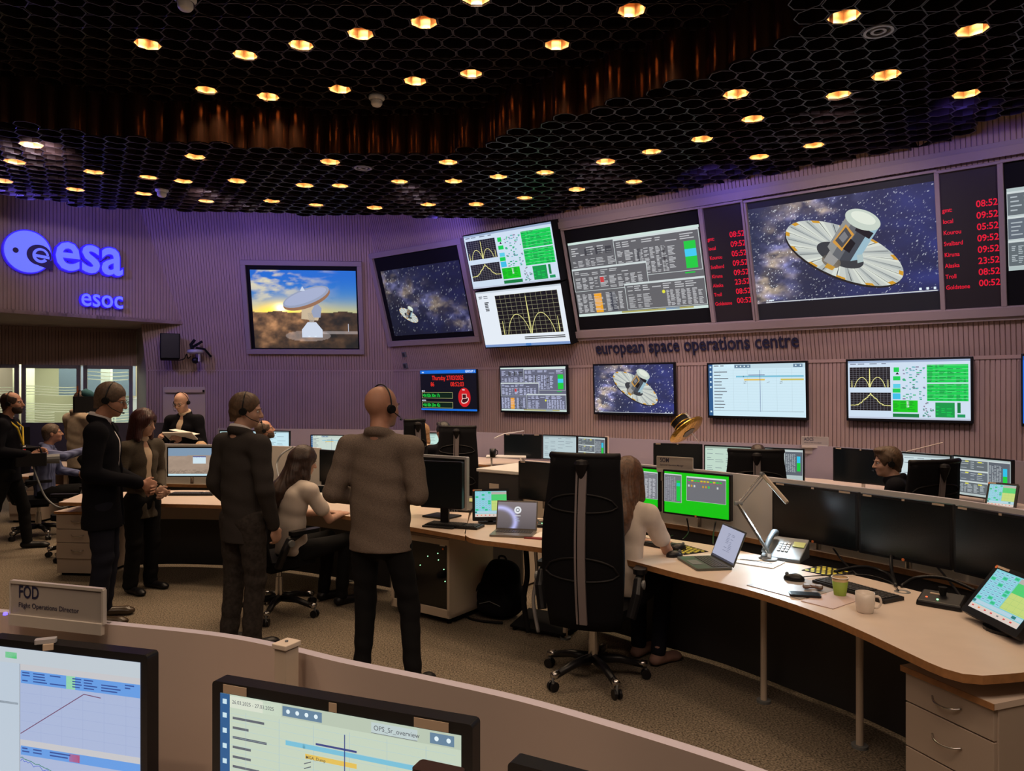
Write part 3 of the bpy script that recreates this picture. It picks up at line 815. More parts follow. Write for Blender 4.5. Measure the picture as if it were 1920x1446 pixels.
def clock_board(w, h):
    c = Canvas(w, h); c.rect(0, 0, 1, 1, K(6, 8, 18)); c.layer(); c.rect(0, 0, 1, 0.085, K(20, 110, 220)); c.rect(0, 0.955, 1, 1, K(20, 110, 220))
    c.layer(); c.text('GROUP 1', 0.975, 0.068, 0.075, WHT, 0.02, align=1); c.text('esa', 0.03, 0.065, 0.06, WHT, 0.02)
    R = K(240, 45, 25); G = K(30, 225, 70)
    c.text('Thursday 27/03/2025', 0.5, 0.245, 0.155, R, 0.012, align=0.5, sx=0.80); c.text('86', 0.19, 0.40, 0.15, R, 0.012, sx=0.85); c.text('08:52:03', 0.55, 0.40, 0.15, R, 0.012, sx=0.88)
    c.text('MCD', 0.02, 0.535, 0.05, WHT, 0.02); c.text('MON1', 0.02, 0.77, 0.05, WHT, 0.02)
    for (y0, y1, tx) in ((0.55, 0.70, '+0d 02h 30m 17s'), (0.79, 0.94, '+0d 00h 20m 42s')):
        c.rect(0.02, y0, 0.585, y1, K(170, 170, 110)); c.layer(); c.rect(0.026, y0 + 0.008, 0.579, y1 - 0.008, K(3, 30, 12)); c.layer(); c.text(tx, 0.035, y1 - 0.035, 0.115, G, 0.012, sx=0.74)
    c.layer(); c.ellipse(0.79, 0.67, 0.20, 0.235, K(205, 25, 30)); c.layer()
    c.ellipse(0.80, 0.74, 0.13, 0.075, K(240, 200, 190), rot=0.35); c.layer(); c.ellipse(0.80, 0.735, 0.105, 0.055, K(60, 12, 16), rot=0.35); c.layer(); c.rect(0.75, 0.585, 0.83, 0.70, K(240, 200, 190)); c.layer(); c.rect(0.76, 0.60, 0.82, 0.69, K(60, 12, 16)); c.text('esa', 0.76, 0.50, 0.06, WHT, 0.02)
    return c
def world_clocks(w, h):
    c = Canvas(w, h); c.rect(0, 0, 1, 1, K(16, 8, 12)); c.layer(); Rd = K(225, 8, 45)
    names = ['gmt:', 'local', 'Kourou', 'Svalbard', 'Kiruna', 'Alaska', 'Troll', 'Goldstone']
    times = ['08:52', '09:52', '05:52', '09:52', '09:52', '23:52', '08:52', '00:52']
    for i in range(8):
        y = 0.275 + i * 0.081
        c.text(names[i], 0.02, y + 0.008, 0.044, Rd, 0.012, sx=0.82); c.text(times[i], 0.99, y, 0.066, Rd, 0.015, align=1, sx=0.9)
    return c
def antenna_photo(w, h):
    c = Canvas(w, h); c.rect(0, 0, 1, 1, BLK); c.layer()
    def fn(u, v):
        hz = 0.53
        sky = np.clip(v / hz, 0, 1)
        cl = vnoise(u * 0.6 + v * 0.5, v * 1.3 - u * 0.25 + 0.3, 7, 4, 5)
        cl = np.clip((cl - 0.43) * 5, 0, 1) * np.clip(1.45 - u * 1.7, 0, 1) * np.clip(1.3 - sky, 0, 1)
        blu_r, blu_g, blu_b = 0.01 + 0.25 * sky ** 3, 0.14 + 0.26 * sky ** 2, 0.62 - 0.30 * sky ** 3
        warm = np.exp(-((v - hz) / 0.12) ** 2) * (0.25 + 0.75 * np.exp(-((u - 0.25) / 0.35) ** 2))
        r = blu_r + warm * 0.95; g = blu_g + warm * 0.42; b = blu_b * (1 - 0.75 * warm)
        r = r * (1 - cl) + cl * 0.72; g = g * (1 - cl) + cl * 0.66; b = b * (1 - cl) + cl * 0.46
        sun = 1.4 * np.exp(-(((u - 0.27) / 0.05) ** 2 + ((v - 0.48) / 0.045) ** 2)); halo = np.exp(-(((u - 0.27) / 0.16) ** 2 + ((v - 0.49) / 0.14) ** 2))
        r = r + sun + 0.5 * halo; g = g + sun + 0.35 * halo; b = b + 0.9 * sun
        n = vnoise(u, v, 9, 7, 5); lit = np.exp(-((u - 0.25) / 0.35) ** 2)
        gr = (0.07 + 0.75 * lit * np.clip(1.25 - v, 0, 1)) * (0.10 + 2.2 * n ** 3 + 0.5 * np.clip(vnoise(u, v, 30, 12, 3) - 0.45, 0, 1)); gg = gr * 0.48 + 0.008; gb = gr * 0.20 + 0.008
        road = ((v > 0.78) & (v < 0.81) & (u > 0.6)) * 0.2
        pad = (((u - 0.52) / 0.22) ** 2 + ((v - 0.84) / 0.07) ** 2 < 1) * 0.16
        m = v > hz + 0.01 * np.sin(u * 20)
        return np.where(m, gr + road + pad, r), np.where(m, gg + road * .9 + pad * .85, g), np.where(m, gb + road * .9 + pad * .8, b)
    c.grid(150, 105, fn)
    W1 = K(205, 215, 232); W2 = K(150, 160, 185); W3 = K(110, 100, 100)
    c.layer(); c.poly([(0.46, 0.14), (0.66, 0.14), (0.66, 0.24), (0.60, 0.34), (0.52, 0.34), (0.46, 0.24)], W1)
    c.poly([(0.54, 0.33), (0.58, 0.33), (0.60, 0.46), (0.52, 0.46)], K(160, 150, 140)); c.poly([(0.46, 0.38), (0.62, 0.36), (0.66, 0.50), (0.62, 0.60), (0.47, 0.52)], K(200, 180, 150))
    c.layer(); c.poly([(0.58, 0.40), (0.645, 0.40), (0.66, 0.52), (0.61, 0.60), (0.56, 0.48)], W2)
    c.layer(); c.ellipse(0.52, 0.36, 0.315, 0.115, K(150, 110, 80), rot=0.36); c.layer(); c.ellipse(0.515, 0.335, 0.31, 0.10, W2, rot=0.36); c.layer(); c.ellipse(0.51, 0.33, 0.28, 0.075, K(165, 175, 205), rot=0.36)
    c.layer(); c.poly([(0.46, 0.74), (0.485, 0.80), (0.51, 0.74)], W1); c.rect(0.91, 0.68, 0.915, 0.78, W1); c.rect(0.52, 0.84, 0.54, 0.85, WHT); c.rect(0.58, 0.84, 0.60, 0.85, WHT)
    return c
def green_desk(w, h, left=True):
    c = Canvas(w, h); Gn = K(10, 190, 15); c.rect(0, 0, 1, 1, Gn); T = K(150, 152, 160)
    if left:
        window(c, 0.12, 0.07, 1.0, 0.74, K(120, 122, 130)); rows(c, 0.14, 0.12, 0.98, 0.2, 3, T, (0, .1, .3, .5, .7, .85), .8); rows(c, 0.14, 0.23, 0.98, 0.72, 26, K(190, 192, 198), (0, .08, .2, .3, .42, .5, .6, .68, .76, .84, .92), .95, .6, seed=2); c.layer(); c.rect(0.50, .23, .58, .72, K(90, 92, 100)); c.rect(0, 0.955, 1, 1, K(200, 215, 220))
    else:
        window(c, 0.0, 0.05, 0.28, 0.74, K(110, 112, 120)); rows(c, 0.02, 0.12, 0.19, 0.72, 26, T, (0, .2, .4, .6, .8), .95, .6, seed=2); c.rect(0.20, 0.20, 0.26, 0.70, GRN); c.rect(0.20, 0.26, 0.26, 0.34, CYN)
        window(c, 0.36, 0.07, 0.96, 0.66, K(108, 110, 116), bh=0.035)
        r = random.Random(3)
        for i in range(11):
            c.rect(0.385 + i * 0.048, 0.15, 0.42 + i * 0.048, 0.185, r.choice((K(20, 200, 40), K(20, 200, 40), K(210, 190, 30)))); c.rect(0.385 + i * 0.048, 0.2, 0.415 + i * 0.048, 0.21, K(200, 60, 60))
            if i % 5 < 3: c.rect(0.385 + i * 0.044, 0.27, 0.41 + i * 0.044, 0.32, r.choice((K(200, 150, 40), K(30, 200, 80), LGT)))
    return c
def desert(w, h):
    c = Canvas(w, h)
    def fn(u, v):
        n = vnoise(u, v, 6, 3, 5); ridge = 0.24 + 0.06 * vnoise(u, v * 0, 5, 8, 3)
        sky = v < ridge
        g = 0.30 + 0.12 * n - 0.12 * (v > 0.78) * (vnoise(u, v, 40, 2, 2) > 0.5)
        return np.where(sky, 0.20, g), np.where(sky, 0.30, g * 0.74), np.where(sky, 0.42, g * 0.56)
    c.grid(60, 44, fn); c.layer(); c.rect(0.57, 0.32, 0.87, 0.56, K(205, 225, 235)); c.rect(0.57, 0.30, 0.87, 0.35, K(40, 60, 150)); c.rect(0, 0.93, 1, 1, K(190, 220, 230))
    return c
def touch_panel(w, h):
    c = Canvas(w, h); c.rect(0, 0, 1, 1, K(120, 200, 210)); c.layer(); r = random.Random(9)
    c.rect(0.52, 0.02, 1, 0.13, K(175, 170, 165)); c.rect(0.52, 0.13, 1, 0.37, K(70, 200, 110)); c.rect(0.52, 0.37, 1, 0.76, K(190, 210, 120)); c.rect(0, 0.88, 1, 1, K(215, 200, 190)); c.rect(0, 0.78, 1, 0.86, K(175, 205, 220))
    c.layer()
    for j in range(9):
        for i in range(5): c.rect(0.02 + i * 0.098, 0.03 + j * 0.083, 0.105 + i * 0.098, 0.095 + j * 0.083, K(150, 205, 225) if r.random() > 0.13 else K(40, 200, 130)); 
    c.layer()
    for j in range(9):
        for i in range(5): c.rect(0.035 + i * 0.098, 0.055 + j * 0.083, 0.085 + i * 0.098, 0.066 + j * 0.083, K(60, 110, 150))
    for j in range(6): c.rect(0.52, 0.13 + j * 0.12, 1, 0.133 + j * 0.12, K(120, 180, 110))
    for i in range(5): c.rect(0.52 + i * 0.12, 0.13, 0.522 + i * 0.12, 0.76, K(120, 180, 110))
    for i in range(7): c.rect(0.05 + i * 0.13, 0.92, 0.09 + i * 0.13, 0.95, r.choice((K(210, 60, 60), K(120, 120, 120), K(230, 120, 60))))
    c.rect(0.0, 0.79, 0.06, 0.85, K(20, 120, 120)); c.rect(0.8, 0.79, 0.88, 0.85, K(20, 120, 120))
    return c
def generic_ui(w, h, base=(205, 228, 225), seed=0, dark=False):
    c = Canvas(w, h); B = K(*base); c.rect(0, 0, 1, 1, B); c.layer(); c.rect(0, 0, 1, 0.06, tuple(x * 0.55 for x in B))
    D = K(190, 195, 200) if dark else K(90, 100, 120)
    rows(c, 0.04, 0.1, 0.96, 0.92, 12, D, (0, .2, .45, .7), .5, .18, seed=seed)
    return c
def console_ui(w, h, seed=0, accent='green'):
    c = Canvas(w, h); c.rect(0, 0, 1, 1, K(175, 190, 190)); 
    window(c, 0.0, 0.04, 0.62, 0.33, K(95, 105, 110)); window(c, 0.0, 0.34, 0.62, 0.62, K(95, 105, 115)); window(c, 0.0, 0.63, 0.62, 0.95, K(95, 105, 110)); window(c, 0.63, 0.04, 1.0, 0.80, K(90, 98, 108))
    T = K(175, 185, 190)
    rows(c, 0.03, 0.10, 0.6, 0.31, 4, T, (0, .2, .5, .7), .8, .3, seed=seed); rows(c, 0.03, 0.41, 0.6, 0.60, 4, T, (0, .2, .5, .7), .8, .3, seed=seed + 1); rows(c, 0.03, 0.70, 0.6, 0.92, 10, T, (0, .1, .2, .3, .4, .6, .8), .9, .5, seed=seed + 2); rows(c, 0.65, 0.14, 0.86, 0.7, 24, T, (0, .2, .4, .6, .8), .9, .5, seed=seed + 3)
    c.layer(); c.rect(0.88, 0.20, 0.95, 0.40, CYN); c.rect(0.88, 0.40, 0.95, 0.66, GRN)
    for y in (0.08, 0.38, 0.67): c.rect(0.22, y, 0.28, y + 0.025, K(225, 220, 60)); c.rect(0.45, y + .01, 0.52, y + 0.035, K(225, 220, 60))
    return c

# ------------------------------------------------------------------ big screens set in the leaning wall
def plane_hit(o, x, y, px, py):
    """point of plane (origin o, axes x, y) seen at a pixel -> (u, v)"""
    n = x.cross(y); r = ray(px, py); C = Vector((0, 0, EYE))
    t = (o - C).dot(n) / r.dot(n); p = C + r * t - o
    return p.dot(x), p.dot(y)
PM_X = Vector((WD.x, WD.y, 0)); N3 = Vector((WN.x, WN.y, 0))
PM_Y = (Vector((0, 0, 1)) + N3 * LEAN).normalized()
PM_O = Vector((W0.x, W0.y, ZS)); PM_N = PM_X.cross(PM_Y)
PD_X = Vector((DD.x, DD.y, 0)); PD_Y = (Vector((0, 0, 1)) + Vector((DN.x, DN.y, 0)) * LEAN * 0.9).normalized()
PD_O = Vector((DP0.x, DP0.y, ZS)); PD_N = PD_X.cross(PD_Y)
def rect_on(o, x, y, n, corners, proud=0.0):
    oo = o + n * proud
    q = [plane_hit(oo, x, y, *p) for p in corners]     # TL TR BR BL
    return (q[0][0] + q[3][0]) / 2, (q[1][0] + q[2][0]) / 2, (q[2][1] + q[3][1]) / 2, (q[0][1] + q[1][1]) / 2, oo
def wall_screen(name, label, cat, corners, maker, plane='M', proud=0.0, frame_w=0.03, frame_m=None, body=M_MBLACK, depth=0.06, sub=(0, 0, 1, 1), group=None, gain=1.0, back=0.0):
    o, x, y, n = (PM_O, PM_X, PM_Y, PM_N) if plane == 'M' else (PD_O, PD_X, PD_Y, PD_N)
    u0, u1, v0, v1, oo = rect_on(o, x, y, n, corners, proud)
    print(name, 'w %.2f h %.2f' % (u1 - u0, v1 - v0), 'at', [round(q, 2) for q in (o + x * u0 + y * v0)])
    Mw = frame(oo + x * u0 + y * v0, x, y); w, h = u1 - u0, v1 - v0
    t = thing(name, label, cat, group=group); t.matrix_world = Mw
    b = MB(); b.box((w / 2, h / 2, -depth / 2), (w, h, depth), body); b.build('casing', parent=t, bevel=0.004)
    if frame_w:
        f = MB()
        for (cx, cy, dx, dy) in ((w / 2, -frame_w / 2, w + 2 * frame_w, frame_w), (w / 2, h + frame_w / 2, w + 2 * frame_w, frame_w), (-frame_w / 2, h / 2, frame_w, h), (w + frame_w / 2, h / 2, frame_w, h)):
            f.box((cx, cy, 0.0), (dx, dy, 0.10), frame_m or M_WALLTRIM)
        f.build('surround', parent=t, bevel=0.006)
    if maker:
        sw, sh = w * (sub[2] - sub[0]), h * (sub[3] - sub[1])
        c = maker(sw, sh)
        c.build('picture', parent=t, M=Matrix.Translation((w * sub[0], h * sub[1], 0.002)), gain=gain)
    return t
wall_screen('antenna_picture_screen', 'bright screen showing a white dish antenna at sunset', 'screen', [(460,498),(667,498),(677,655),(472,655)], antenna_photo, 'D', 0.02, 0.09, sub=(0.035, 0.015, 0.985, 0.945))
wall_screen('projection_screen', 'dim tilted screen with the Milky Way and a small satellite, left of the stacked monitors', 'screen', [(702,484),(861,459),(892,630),(734,640)],
            lambda w, h: video(w, h, 0.0, 1.0, False, 5, False, (0.25, 0.70, 0.20), gain=0.42, nx=120), 'M', 0.02, 0.10, sub=(0.05, 0.06, 0.97, 0.84))
wall_screen('wall_monitor', 'upper stacked monitor with two black plots and green status blocks', 'monitor', [(867,441),(1034,414),(1055,528),(886,543)], spectra, 'M', 0.22, 0, depth=0.2, sub=(0.01, 0.02, 0.985, 0.98), group=None)
wall_screen('wall_monitor', 'lower stacked monitor with one large plot of two lobes and a spike', 'monitor', [(890,545),(1055,531),(1071,643),(910,657)], spectrum_single, 'M', 0.22, 0, depth=0.2, sub=(0.01, 0.02, 0.985, 0.98))
wall_screen('projection_screen', 'large tilted screen of grey data windows with green and orange blocks', 'screen', [(1060,431),(1312,392),(1335,605),(1084,619)], consoles, 'M', 0.02, 0.03, sub=(0.015, 0.135, 0.985, 0.87))
wall_screen('world_clock_panel', 'narrow dark panel of red world clock times between the data screen and satellite screen', 'clock', [(1320,390),(1392,379),(1413,600),(1342,605)], world_clocks, 'M', 0.02, 0.03)
wall_screen('projection_screen', 'largest tilted screen showing a disc-shaped satellite against the Milky Way', 'screen', [(1402,377),(1754,326),(1763,581),(1422,600)],
            lambda w, h: video(w, h, 0.06, 0.86, True, 3, True, (0.52, 0.50, 0.475), gain=0.95, nx=230), 'M', 0.02, 0.03)
wall_screen('world_clock_panel', 'wider dark panel of red world clock times near the right edge of the wall', 'clock', [(1764,324),(1871,308),(1877,575),(1771,580)], world_clocks, 'M', 0.02, 0.03)
wall_screen('projection_screen', 'pale data screen cut by the right edge of the picture, right of the clocks', 'screen', [(1882,306),(2140,262),(2130,560),(1888,573)], lambda w, h: console_ui(w, h, 7), 'M', 0.02, 0.03, sub=(0.02, 0.25, 0.98, 0.82))
# picture rail of the upper screens
u0, _ = plane_hit(PM_O, PM_X, PM_Y, 1050, 625); 
va = plane_hit(PM_O, PM_X, PM_Y, 1300, 612)[1]; vb = plane_hit(PM_O, PM_X, PM_Y, 1300, 388)[1]
m = MB()
for v in (va - 0.02, vb + 0.05):
    m.box((5.2 + u0, v, 0.03), (10.4, 0.10, 0.10), M_WALLTRIM)
    m.box((5.2 + u0, v + (-0.075 if v < vb else 0.075), 0.02), (10.4, 0.05, 0.06), M_WALLTRIM)
m.box((u0 - 0.04, (va + vb) / 2, 0.03), (0.08, vb - va + 0.1, 0.10), M_WALLTRIM)
o = m.build('trim_5'); o.matrix_world = frame(PM_O, PM_X, PM_Y); props(o, kind='structure')

# flat televisions on the upright wall below
PV_O = Vector((W0.x, W0.y, 0.0)); PV_Y = Vector((0, 0, 1)); PV_N = PM_X.cross(PV_Y)
def tv(name, label, corners, maker, group=None, sub=(0.02, 0.045, 0.98, 0.965), body=M_BLACK, gain=1.0):
    tilt = 0.05
    u0, u1, v0, v1, oo = rect_on(PV_O, PM_X, PV_Y, PV_N, corners, 0.09)
    w, h = u1 - u0, v1 - v0
    print('tv w %.2f h %.2f z %.2f' % (w, h, v0))
    y = (PV_Y + PV_N * tilt).normalized()
    t = thing(name, label, 'monitor'); t.matrix_world = frame(oo + PM_X * u0 + PV_Y * v0, PM_X, y)
    b = MB(); b.box((w / 2, h / 2, -0.025), (w, h, 0.05), body); b.build('casing', parent=t, bevel=0.006)
    b = MB(); b.box((w / 2, h / 2, -0.07), (w * 0.3, h * 0.4, 0.06), M_MBLACK); b.build('wall_bracket', parent=t)
    c = maker(w * (sub[2] - sub[0]), h * (sub[3] - sub[1]))
    c.build('picture', parent=t, M=Matrix.Translation((w * sub[0], h * sub[1], 0.002)), gain=gain)
    return t
tv('countdown_board', 'blue-edged board with red date and green countdown times', [(789,694),(895,693),(896,770),(791,771)], clock_board, sub=(0.005, 0.005, 0.995, 0.995))
tv('wall_television', 'television of grey data windows with green and yellow blocks, right of the countdown board', [(937,686),(1064,685),(1067,775),(940,775)], lambda w, h: consoles(w, h, (1.05, 1.1, 1.5)))
tv('wall_television', 'television showing a satellite against stars, just under the long lettering', [(1112,683),(1266,679),(1269,781),(1115,777)], lambda w, h: video(w, h, 0.0, 1.0, True, 3, True, (0.53, 0.48, 0.58), gain=1.25, nx=130))
tv('wall_television', 'television with a pale blue timeline chart and orange bars', [(1325,681),(1514,676),(1517,788),(1329,784)], timeline)
tv('wall_television', 'television with two black plots and bright green status blocks', [(1585,674),(1824,668),(1827,795),(1589,789)], spectra)
tv('wall_television', 'television with a blue picture, only its left edge showing at the picture edge', [(1914,664),(2090,658),(2092,806),(1916,799)], lambda w, h: generic_ui(w, h, (30, 110, 220)))

# lettering on the wall: european space operations centre
def wall_letters(name, label, txt, p0, p1, size_px, mt, plane, extr=0.02, off=0.02, group=None, offn=0.03):
    o, x, y, n = plane
    u0, v0 = plane_hit(o + n * offn, x, y, *p0); u1, v1 = plane_hit(o + n * offn, x, y, *p1)
    vs, fs = text_mesh(txt, 1.0, off, extr)
    w = max(v.x for v in vs); s = (u1 - u0) / w
    b = MB(); b.add([Vector((v.x * s, v.y * s * size_px, v.z)) for v in vs], fs, mt)
    ob = b.build(name); ob.matrix_world = frame(o + n * offn + x * u0 + y * v0, x, y)
    return props(ob, label, 'lettering')
wall_letters('wall_lettering', 'long dark navy lettering european space operations centre on the slatted wall', 'european space operations centre', (1118, 664), (1499, 655), 1.25, M_NAVY, (PM_O, PM_X, PM_Y, PM_N), off=0.012, offn=0.014, extr=0.006)

# blue glowing sign on the left fascia
PS_X = Vector((SD.x, SD.y, 0)); PS_O = Vector((S0.x, S0.y, 0)); PS_Y = Vector((0, 0, 1)); PS_N = PS_X.cross(PS_Y)
GLOWF = mat('sign_face_glow', (0.2, 0.25, 0.9), 0.5, emit=rgb(92, 105, 255), estr=1.0)
GLOWS = mat('sign_side_glow', (0.05, 0.05, 0.6), 0.5, emit=rgb(45, 20, 220), estr=0.9)
PSN = 0.12
def sp(px, py):
    u, v = plane_hit(PS_O + PS_N * PSN, PS_X, PS_Y, px, py)
    return u, v
def sign_solid(b, outline, d=0.07, holes=None):
    pass
t = thing('lit_wall_sign', 'glowing blue letters esa esoc with a round emblem on the slatted fascia', 'sign')
t.matrix_world = frame(PS_O + PS_N * PSN, PS_X, PS_Y)
def letter_piece(name, txt, a, b_, off, ysc=1.0):
    (u0, v0), (u1, v1) = sp(*a), sp(*b_)
    vs, fs = text_mesh(txt, 1.0, off, 0.0)
    s = (u1 - u0) / (max(v.x for v in vs) - min(v.x for v in vs)); x0 = min(v.x for v in vs)
    m_ = MB(); m_.add([Vector(((v.x - x0) * s, v.y * s * ysc, 0.012)) for v in vs], fs, GLOWF)
    vs2, fs2 = text_mesh(txt, 1.0, off + 0.022, 0.05 / s)
    m_.add([Vector(((v.x - x0) * s, v.y * s * ysc, v.z * s - 0.042)) for v in vs2], fs2, GLOWS)
    o = m_.build(name, parent=t); o.location = (u0, (v0 + v1) / 2, 0)
    print(name, 'size', s, 'w', u1 - u0)
letter_piece('esa_letters', 'esa', (104, 505), (230, 514), 0.016, 1.15)
letter_piece('esoc_letters', 'esoc', (152, 573), (230, 578), 0.01, 1.18)
# emblem: disc with a small e curling out of its right side
cu, cv = sp(52, 472); rr = (sp(96, 472)[0] - sp(8, 472)[0]) / 2; hh = (sp(52, 433)[1] - sp(52, 511)[1]) / 2
print('emblem', rr, hh)
m_ = MB()
def arc_band(cx, cy, rx, ry, th0, th1, a0, a1, mt, z, n=26):
    vs = []
    for i in range(n + 1):
        k = i / n; a = math.radians(a0 + (a1 - a0) * k); th = th0 + (th1 - th0) * k
        ca, sa = math.cos(a), math.sin(a)
        vs += [(cx + rx * ca, cy + ry * sa, z), (cx + (rx - th) * ca, cy + (ry - th) * sa, z)]
    m_.add(vs, [(2 * i, 2 * i + 2, 2 * i + 3, 2 * i + 1) for i in range(n)], mt)
def disc(cx, cy, rx, ry, z, mt, n=40):
    m_.add([(cx + rx * math.cos(2 * PI * i / n), cy + ry * math.sin(2 * PI * i / n), z) for i in range(n)], [tuple(range(n))], mt)
# blue body with thickness, bright disc on top, dark e-shaped recess
vs = [(rr * 1.06 * math.cos(2 * PI * i / 40), hh * 1.06 * math.sin(2 * PI * i / 40)) for i in range(40)]
m_.prism(vs, -0.07, 0.008, GLOWS)
disc(0, 0, rr, hh, 0.010, GLOWF)
DARKR = mat('sign_recess', (0.05, 0.03, 0.12), 0.6)
disc(rr * 0.48, -hh * 0.10, rr * 0.54, hh * 0.50, 0.012, DARKR)
m_.add([(rr * 0.55, -hh * 0.42, 0.0121), (rr * 1.08, -hh * 0.30, 0.0121), (rr * 1.08, -hh * 0.78, 0.0121), (rr * 0.45, -hh * 0.62, 0.0121)], [(0, 3, 2, 1)], DARKR)
disc(-rr * 0.52, 0.0, rr * 0.13, hh * 0.13, 0.013, DARKR, 20)
arc_band(rr * 0.55, -hh * 0.12, rr * 0.36, hh * 0.36, 0.10 * rr, 0.15 * rr, 5, 320, GLOWF, 0.014)
m_.add([(rr * 0.25, -hh * 0.20, 0.0145), (rr * 0.93, -hh * 0.26, 0.0145), (rr * 0.93, -hh * 0.12, 0.0145), (rr * 0.25, -hh * 0.06, 0.0145)], [(0, 1, 2, 3)], GLOWF)
o = m_.build('emblem', parent=t); o.location = (cu, cv, 0)
def near_plot(w, h):
    c = Canvas(w, h); B = K(168, 182, 215); c.rect(0, 0, 1, 1, B); c.layer()
    c.rect(0, 0, 1, 0.10, K(190, 200, 208)); c.rect(0.10, 0.03, 0.18, 0.07, K(20, 190, 90)); c.rect(0, 0.10, 0.20, 0.90, K(186, 200, 214)); c.rect(0, 0.36, 0.19, 0.375, K(110, 120, 130)); c.rect(0.195, 0.1, 0.205, 1, K(150, 155, 165))
    for y in (0.10, 0.60): c.rect(0.205, y, 1, y + 0.05, K(196, 196, 200))
    c.layer(); c.rect(0.21, 0.14, 1, 0.225, K(100, 155, 225)); c.rect(0.21, 0.64, 1, 0.70, K(100, 155, 225)); c.rect(0.52, 0.14, 0.58, 0.225, K(150, 215, 160)); c.rect(0.54, 0.645, 0.61, 0.695, K(190, 20, 30))
    c.layer(); D = K(50, 80, 150)
    rows(c, 0.22, 0.15, 0.98, 0.22, 4, D, (0, .1, .25, .45, .55, .7, .9), .8, .45, seed=3); rows(c, 0.22, 0.65, 0.98, 0.69, 2, D, (0, .1, .25, .55, .7, .9), .7, .45, seed=4)
    for i in range(1, 6): c.rect(0.21, 0.225 + i * 0.062, 1, 0.2265 + i * 0.062, K(150, 165, 205))
    for i in range(1, 6): c.rect(0.21 + i * 0.14, 0.225, 0.2115 + i * 0.14, 0.60, K(150, 165, 205))
    c.layer(); c.line([(0.21, 0.56), (0.64, 0.245), (0.75, 0.255)], 0.006, K(115, 80, 110))
    r = random.Random(2); pa = []; pb = []
    for k in range(60):
        u = 0.21 + 0.76 * k / 59; v = 0.715 + (k / 59) * 0.27 - 0.02 * math.sin(k / 59 * 3)
        pa.append((u, v + r.uniform(-.005, .005))); pb.append((u, v + 0.012 + r.uniform(-.008, .016)))
    c.line(pb, 0.004, K(70, 100, 200)); c.line(pa, 0.005, K(60, 130, 115))
    return c
# ================================================================== console desks
TOP = 0.74
def curve_z(px, z, per=5):
    return catmull([atz(x, y, z) for x, y in px], per)
def strip_prism(b, A, B, z0, z1, mt, edge=None):
    """solid between two polylines A (front) and B (back)"""
    pts = [(p.x, p.y) for p in A] + [(p.x, p.y) for p in reversed(B)]
    n = len(A)
    return b, pts
def ribbon(A, B, z0, z1, top, edge):
    """slab whose plan lies between polylines A and B with the same number of points"""
    b = MB(); n = len(A)
    vs = [(p.x, p.y, z1) for p in A] + [(p.x, p.y, z1) for p in B]
    b.add(vs, [(i, i + 1, n + i + 1, n + i) for i in range(n - 1)], top)
    vs = [(p.x, p.y, z0) for p in A] + [(p.x, p.y, z0) for p in B]
    b.add(vs, [(i, n + i, n + i + 1, i + 1) for i in range(n - 1)], top)
    ring = list(A) + list(reversed(B)); k = len(ring)
    vs = [(p.x, p.y, z0) for p in ring] + [(p.x, p.y, z1) for p in ring]
    b.add(vs, [(i, (i + 1) % k, k + (i + 1) % k, k + i) for i in range(k)], edge)
    return b
def resample(P, n):
    L = [0]
    for a, b in zip(P, P[1:]): L.append(L[-1] + (b - a).length)
    out = []
    for i in range(n):
        t = L[-1] * i / (n - 1); j = 0
        while j < len(L) - 2 and L[j + 1] < t: j += 1
        f = (t - L[j]) / max(L[j + 1] - L[j], 1e-6)
        out.append(P[j].lerp(P[j + 1], f))
    return out
def offset_poly(P, d):
    out = []
    for i, p in enumerate(P):
        t = (P[min(i + 1, len(P) - 1)] - P[max(i - 1, 0)]); t.z = 0; t.normalize()
        out.append(p + Vector((-t.y, t.x, 0)) * d)
    return out
def console_desk(name, label, front, back, legs, parent_extra=None, apron=True):
    A = resample(front, 26); B = resample(back, 26)
    t = thing(name, label, 'desk')
    ribbon(A, B, TOP - 0.032, TOP, M_DESK, M_EDGE).build('desktop', parent=t)
    for (k, f) in legs:
        i = int(k * 25); p = A[i].lerp(B[i], f)
        b = MB(); b.cyl((p.x, p.y, 0.012), (p.x, p.y, TOP - 0.03), 0.03, n=14, m=M_CREAM); b.cyl((p.x, p.y, 0), (p.x, p.y, 0.014), 0.06, n=16, m=M_GREY)
        b.build('leg', parent=t, smooth=False)
    P = [q for q in (a.lerp(b_, 0.72) for a, b_ in zip(A, B)) if -3.85 < q.x < -1.0]
    ribbon(P, offset_poly(P, 0.02), 0.03, TOP - 0.10, M_DARKGREY, M_DARKGREY).build('modesty_panel', parent=t)
    if apron:
        P = [q for q in (a.lerp(b_, 0.62) for a, b_ in zip(A, B)) if -3.85 < q.x < -1.0]; Q = offset_poly(P, 0.02)
        ribbon(P, Q, TOP - 0.24, TOP - 0.035, M_CREAM, M_BEIGE).build('cable_tray', parent=t)
    return t, A, B
def console_panel(name, label, P, ztop, th=0.03, ledge=True, zmid=0.71, low=None, posts=(), back=0.13, face=None):
    P = offset_poly(resample(P, 30), back); Q = offset_poly(P, th)
    t = thing(name, label, 'partition')
    ribbon(P, Q, zmid if ledge else 0.05, ztop, face or M_LAM, M_WHITE if face is None else face).build('panel', parent=t)
    if ledge:
        ribbon(offset_poly(P, -0.03), offset_poly(P, 0.05), zmid - 0.035, zmid, M_BEIGE, M_EDGE).build('ledge', parent=t)
        ribbon(P, Q, 0.0, zmid - 0.035, low or M_DARKGREY, M_DARKGREY).build('lower_panel', parent=t)
    for k in posts:
        p = P[int(k * 29)]
        b = MB(); b.box((p.x, p.y, (ztop + 0.02) / 2), (0.05, 0.05, ztop + 0.02), M_CREAM); b.build('post', parent=t)
    return t
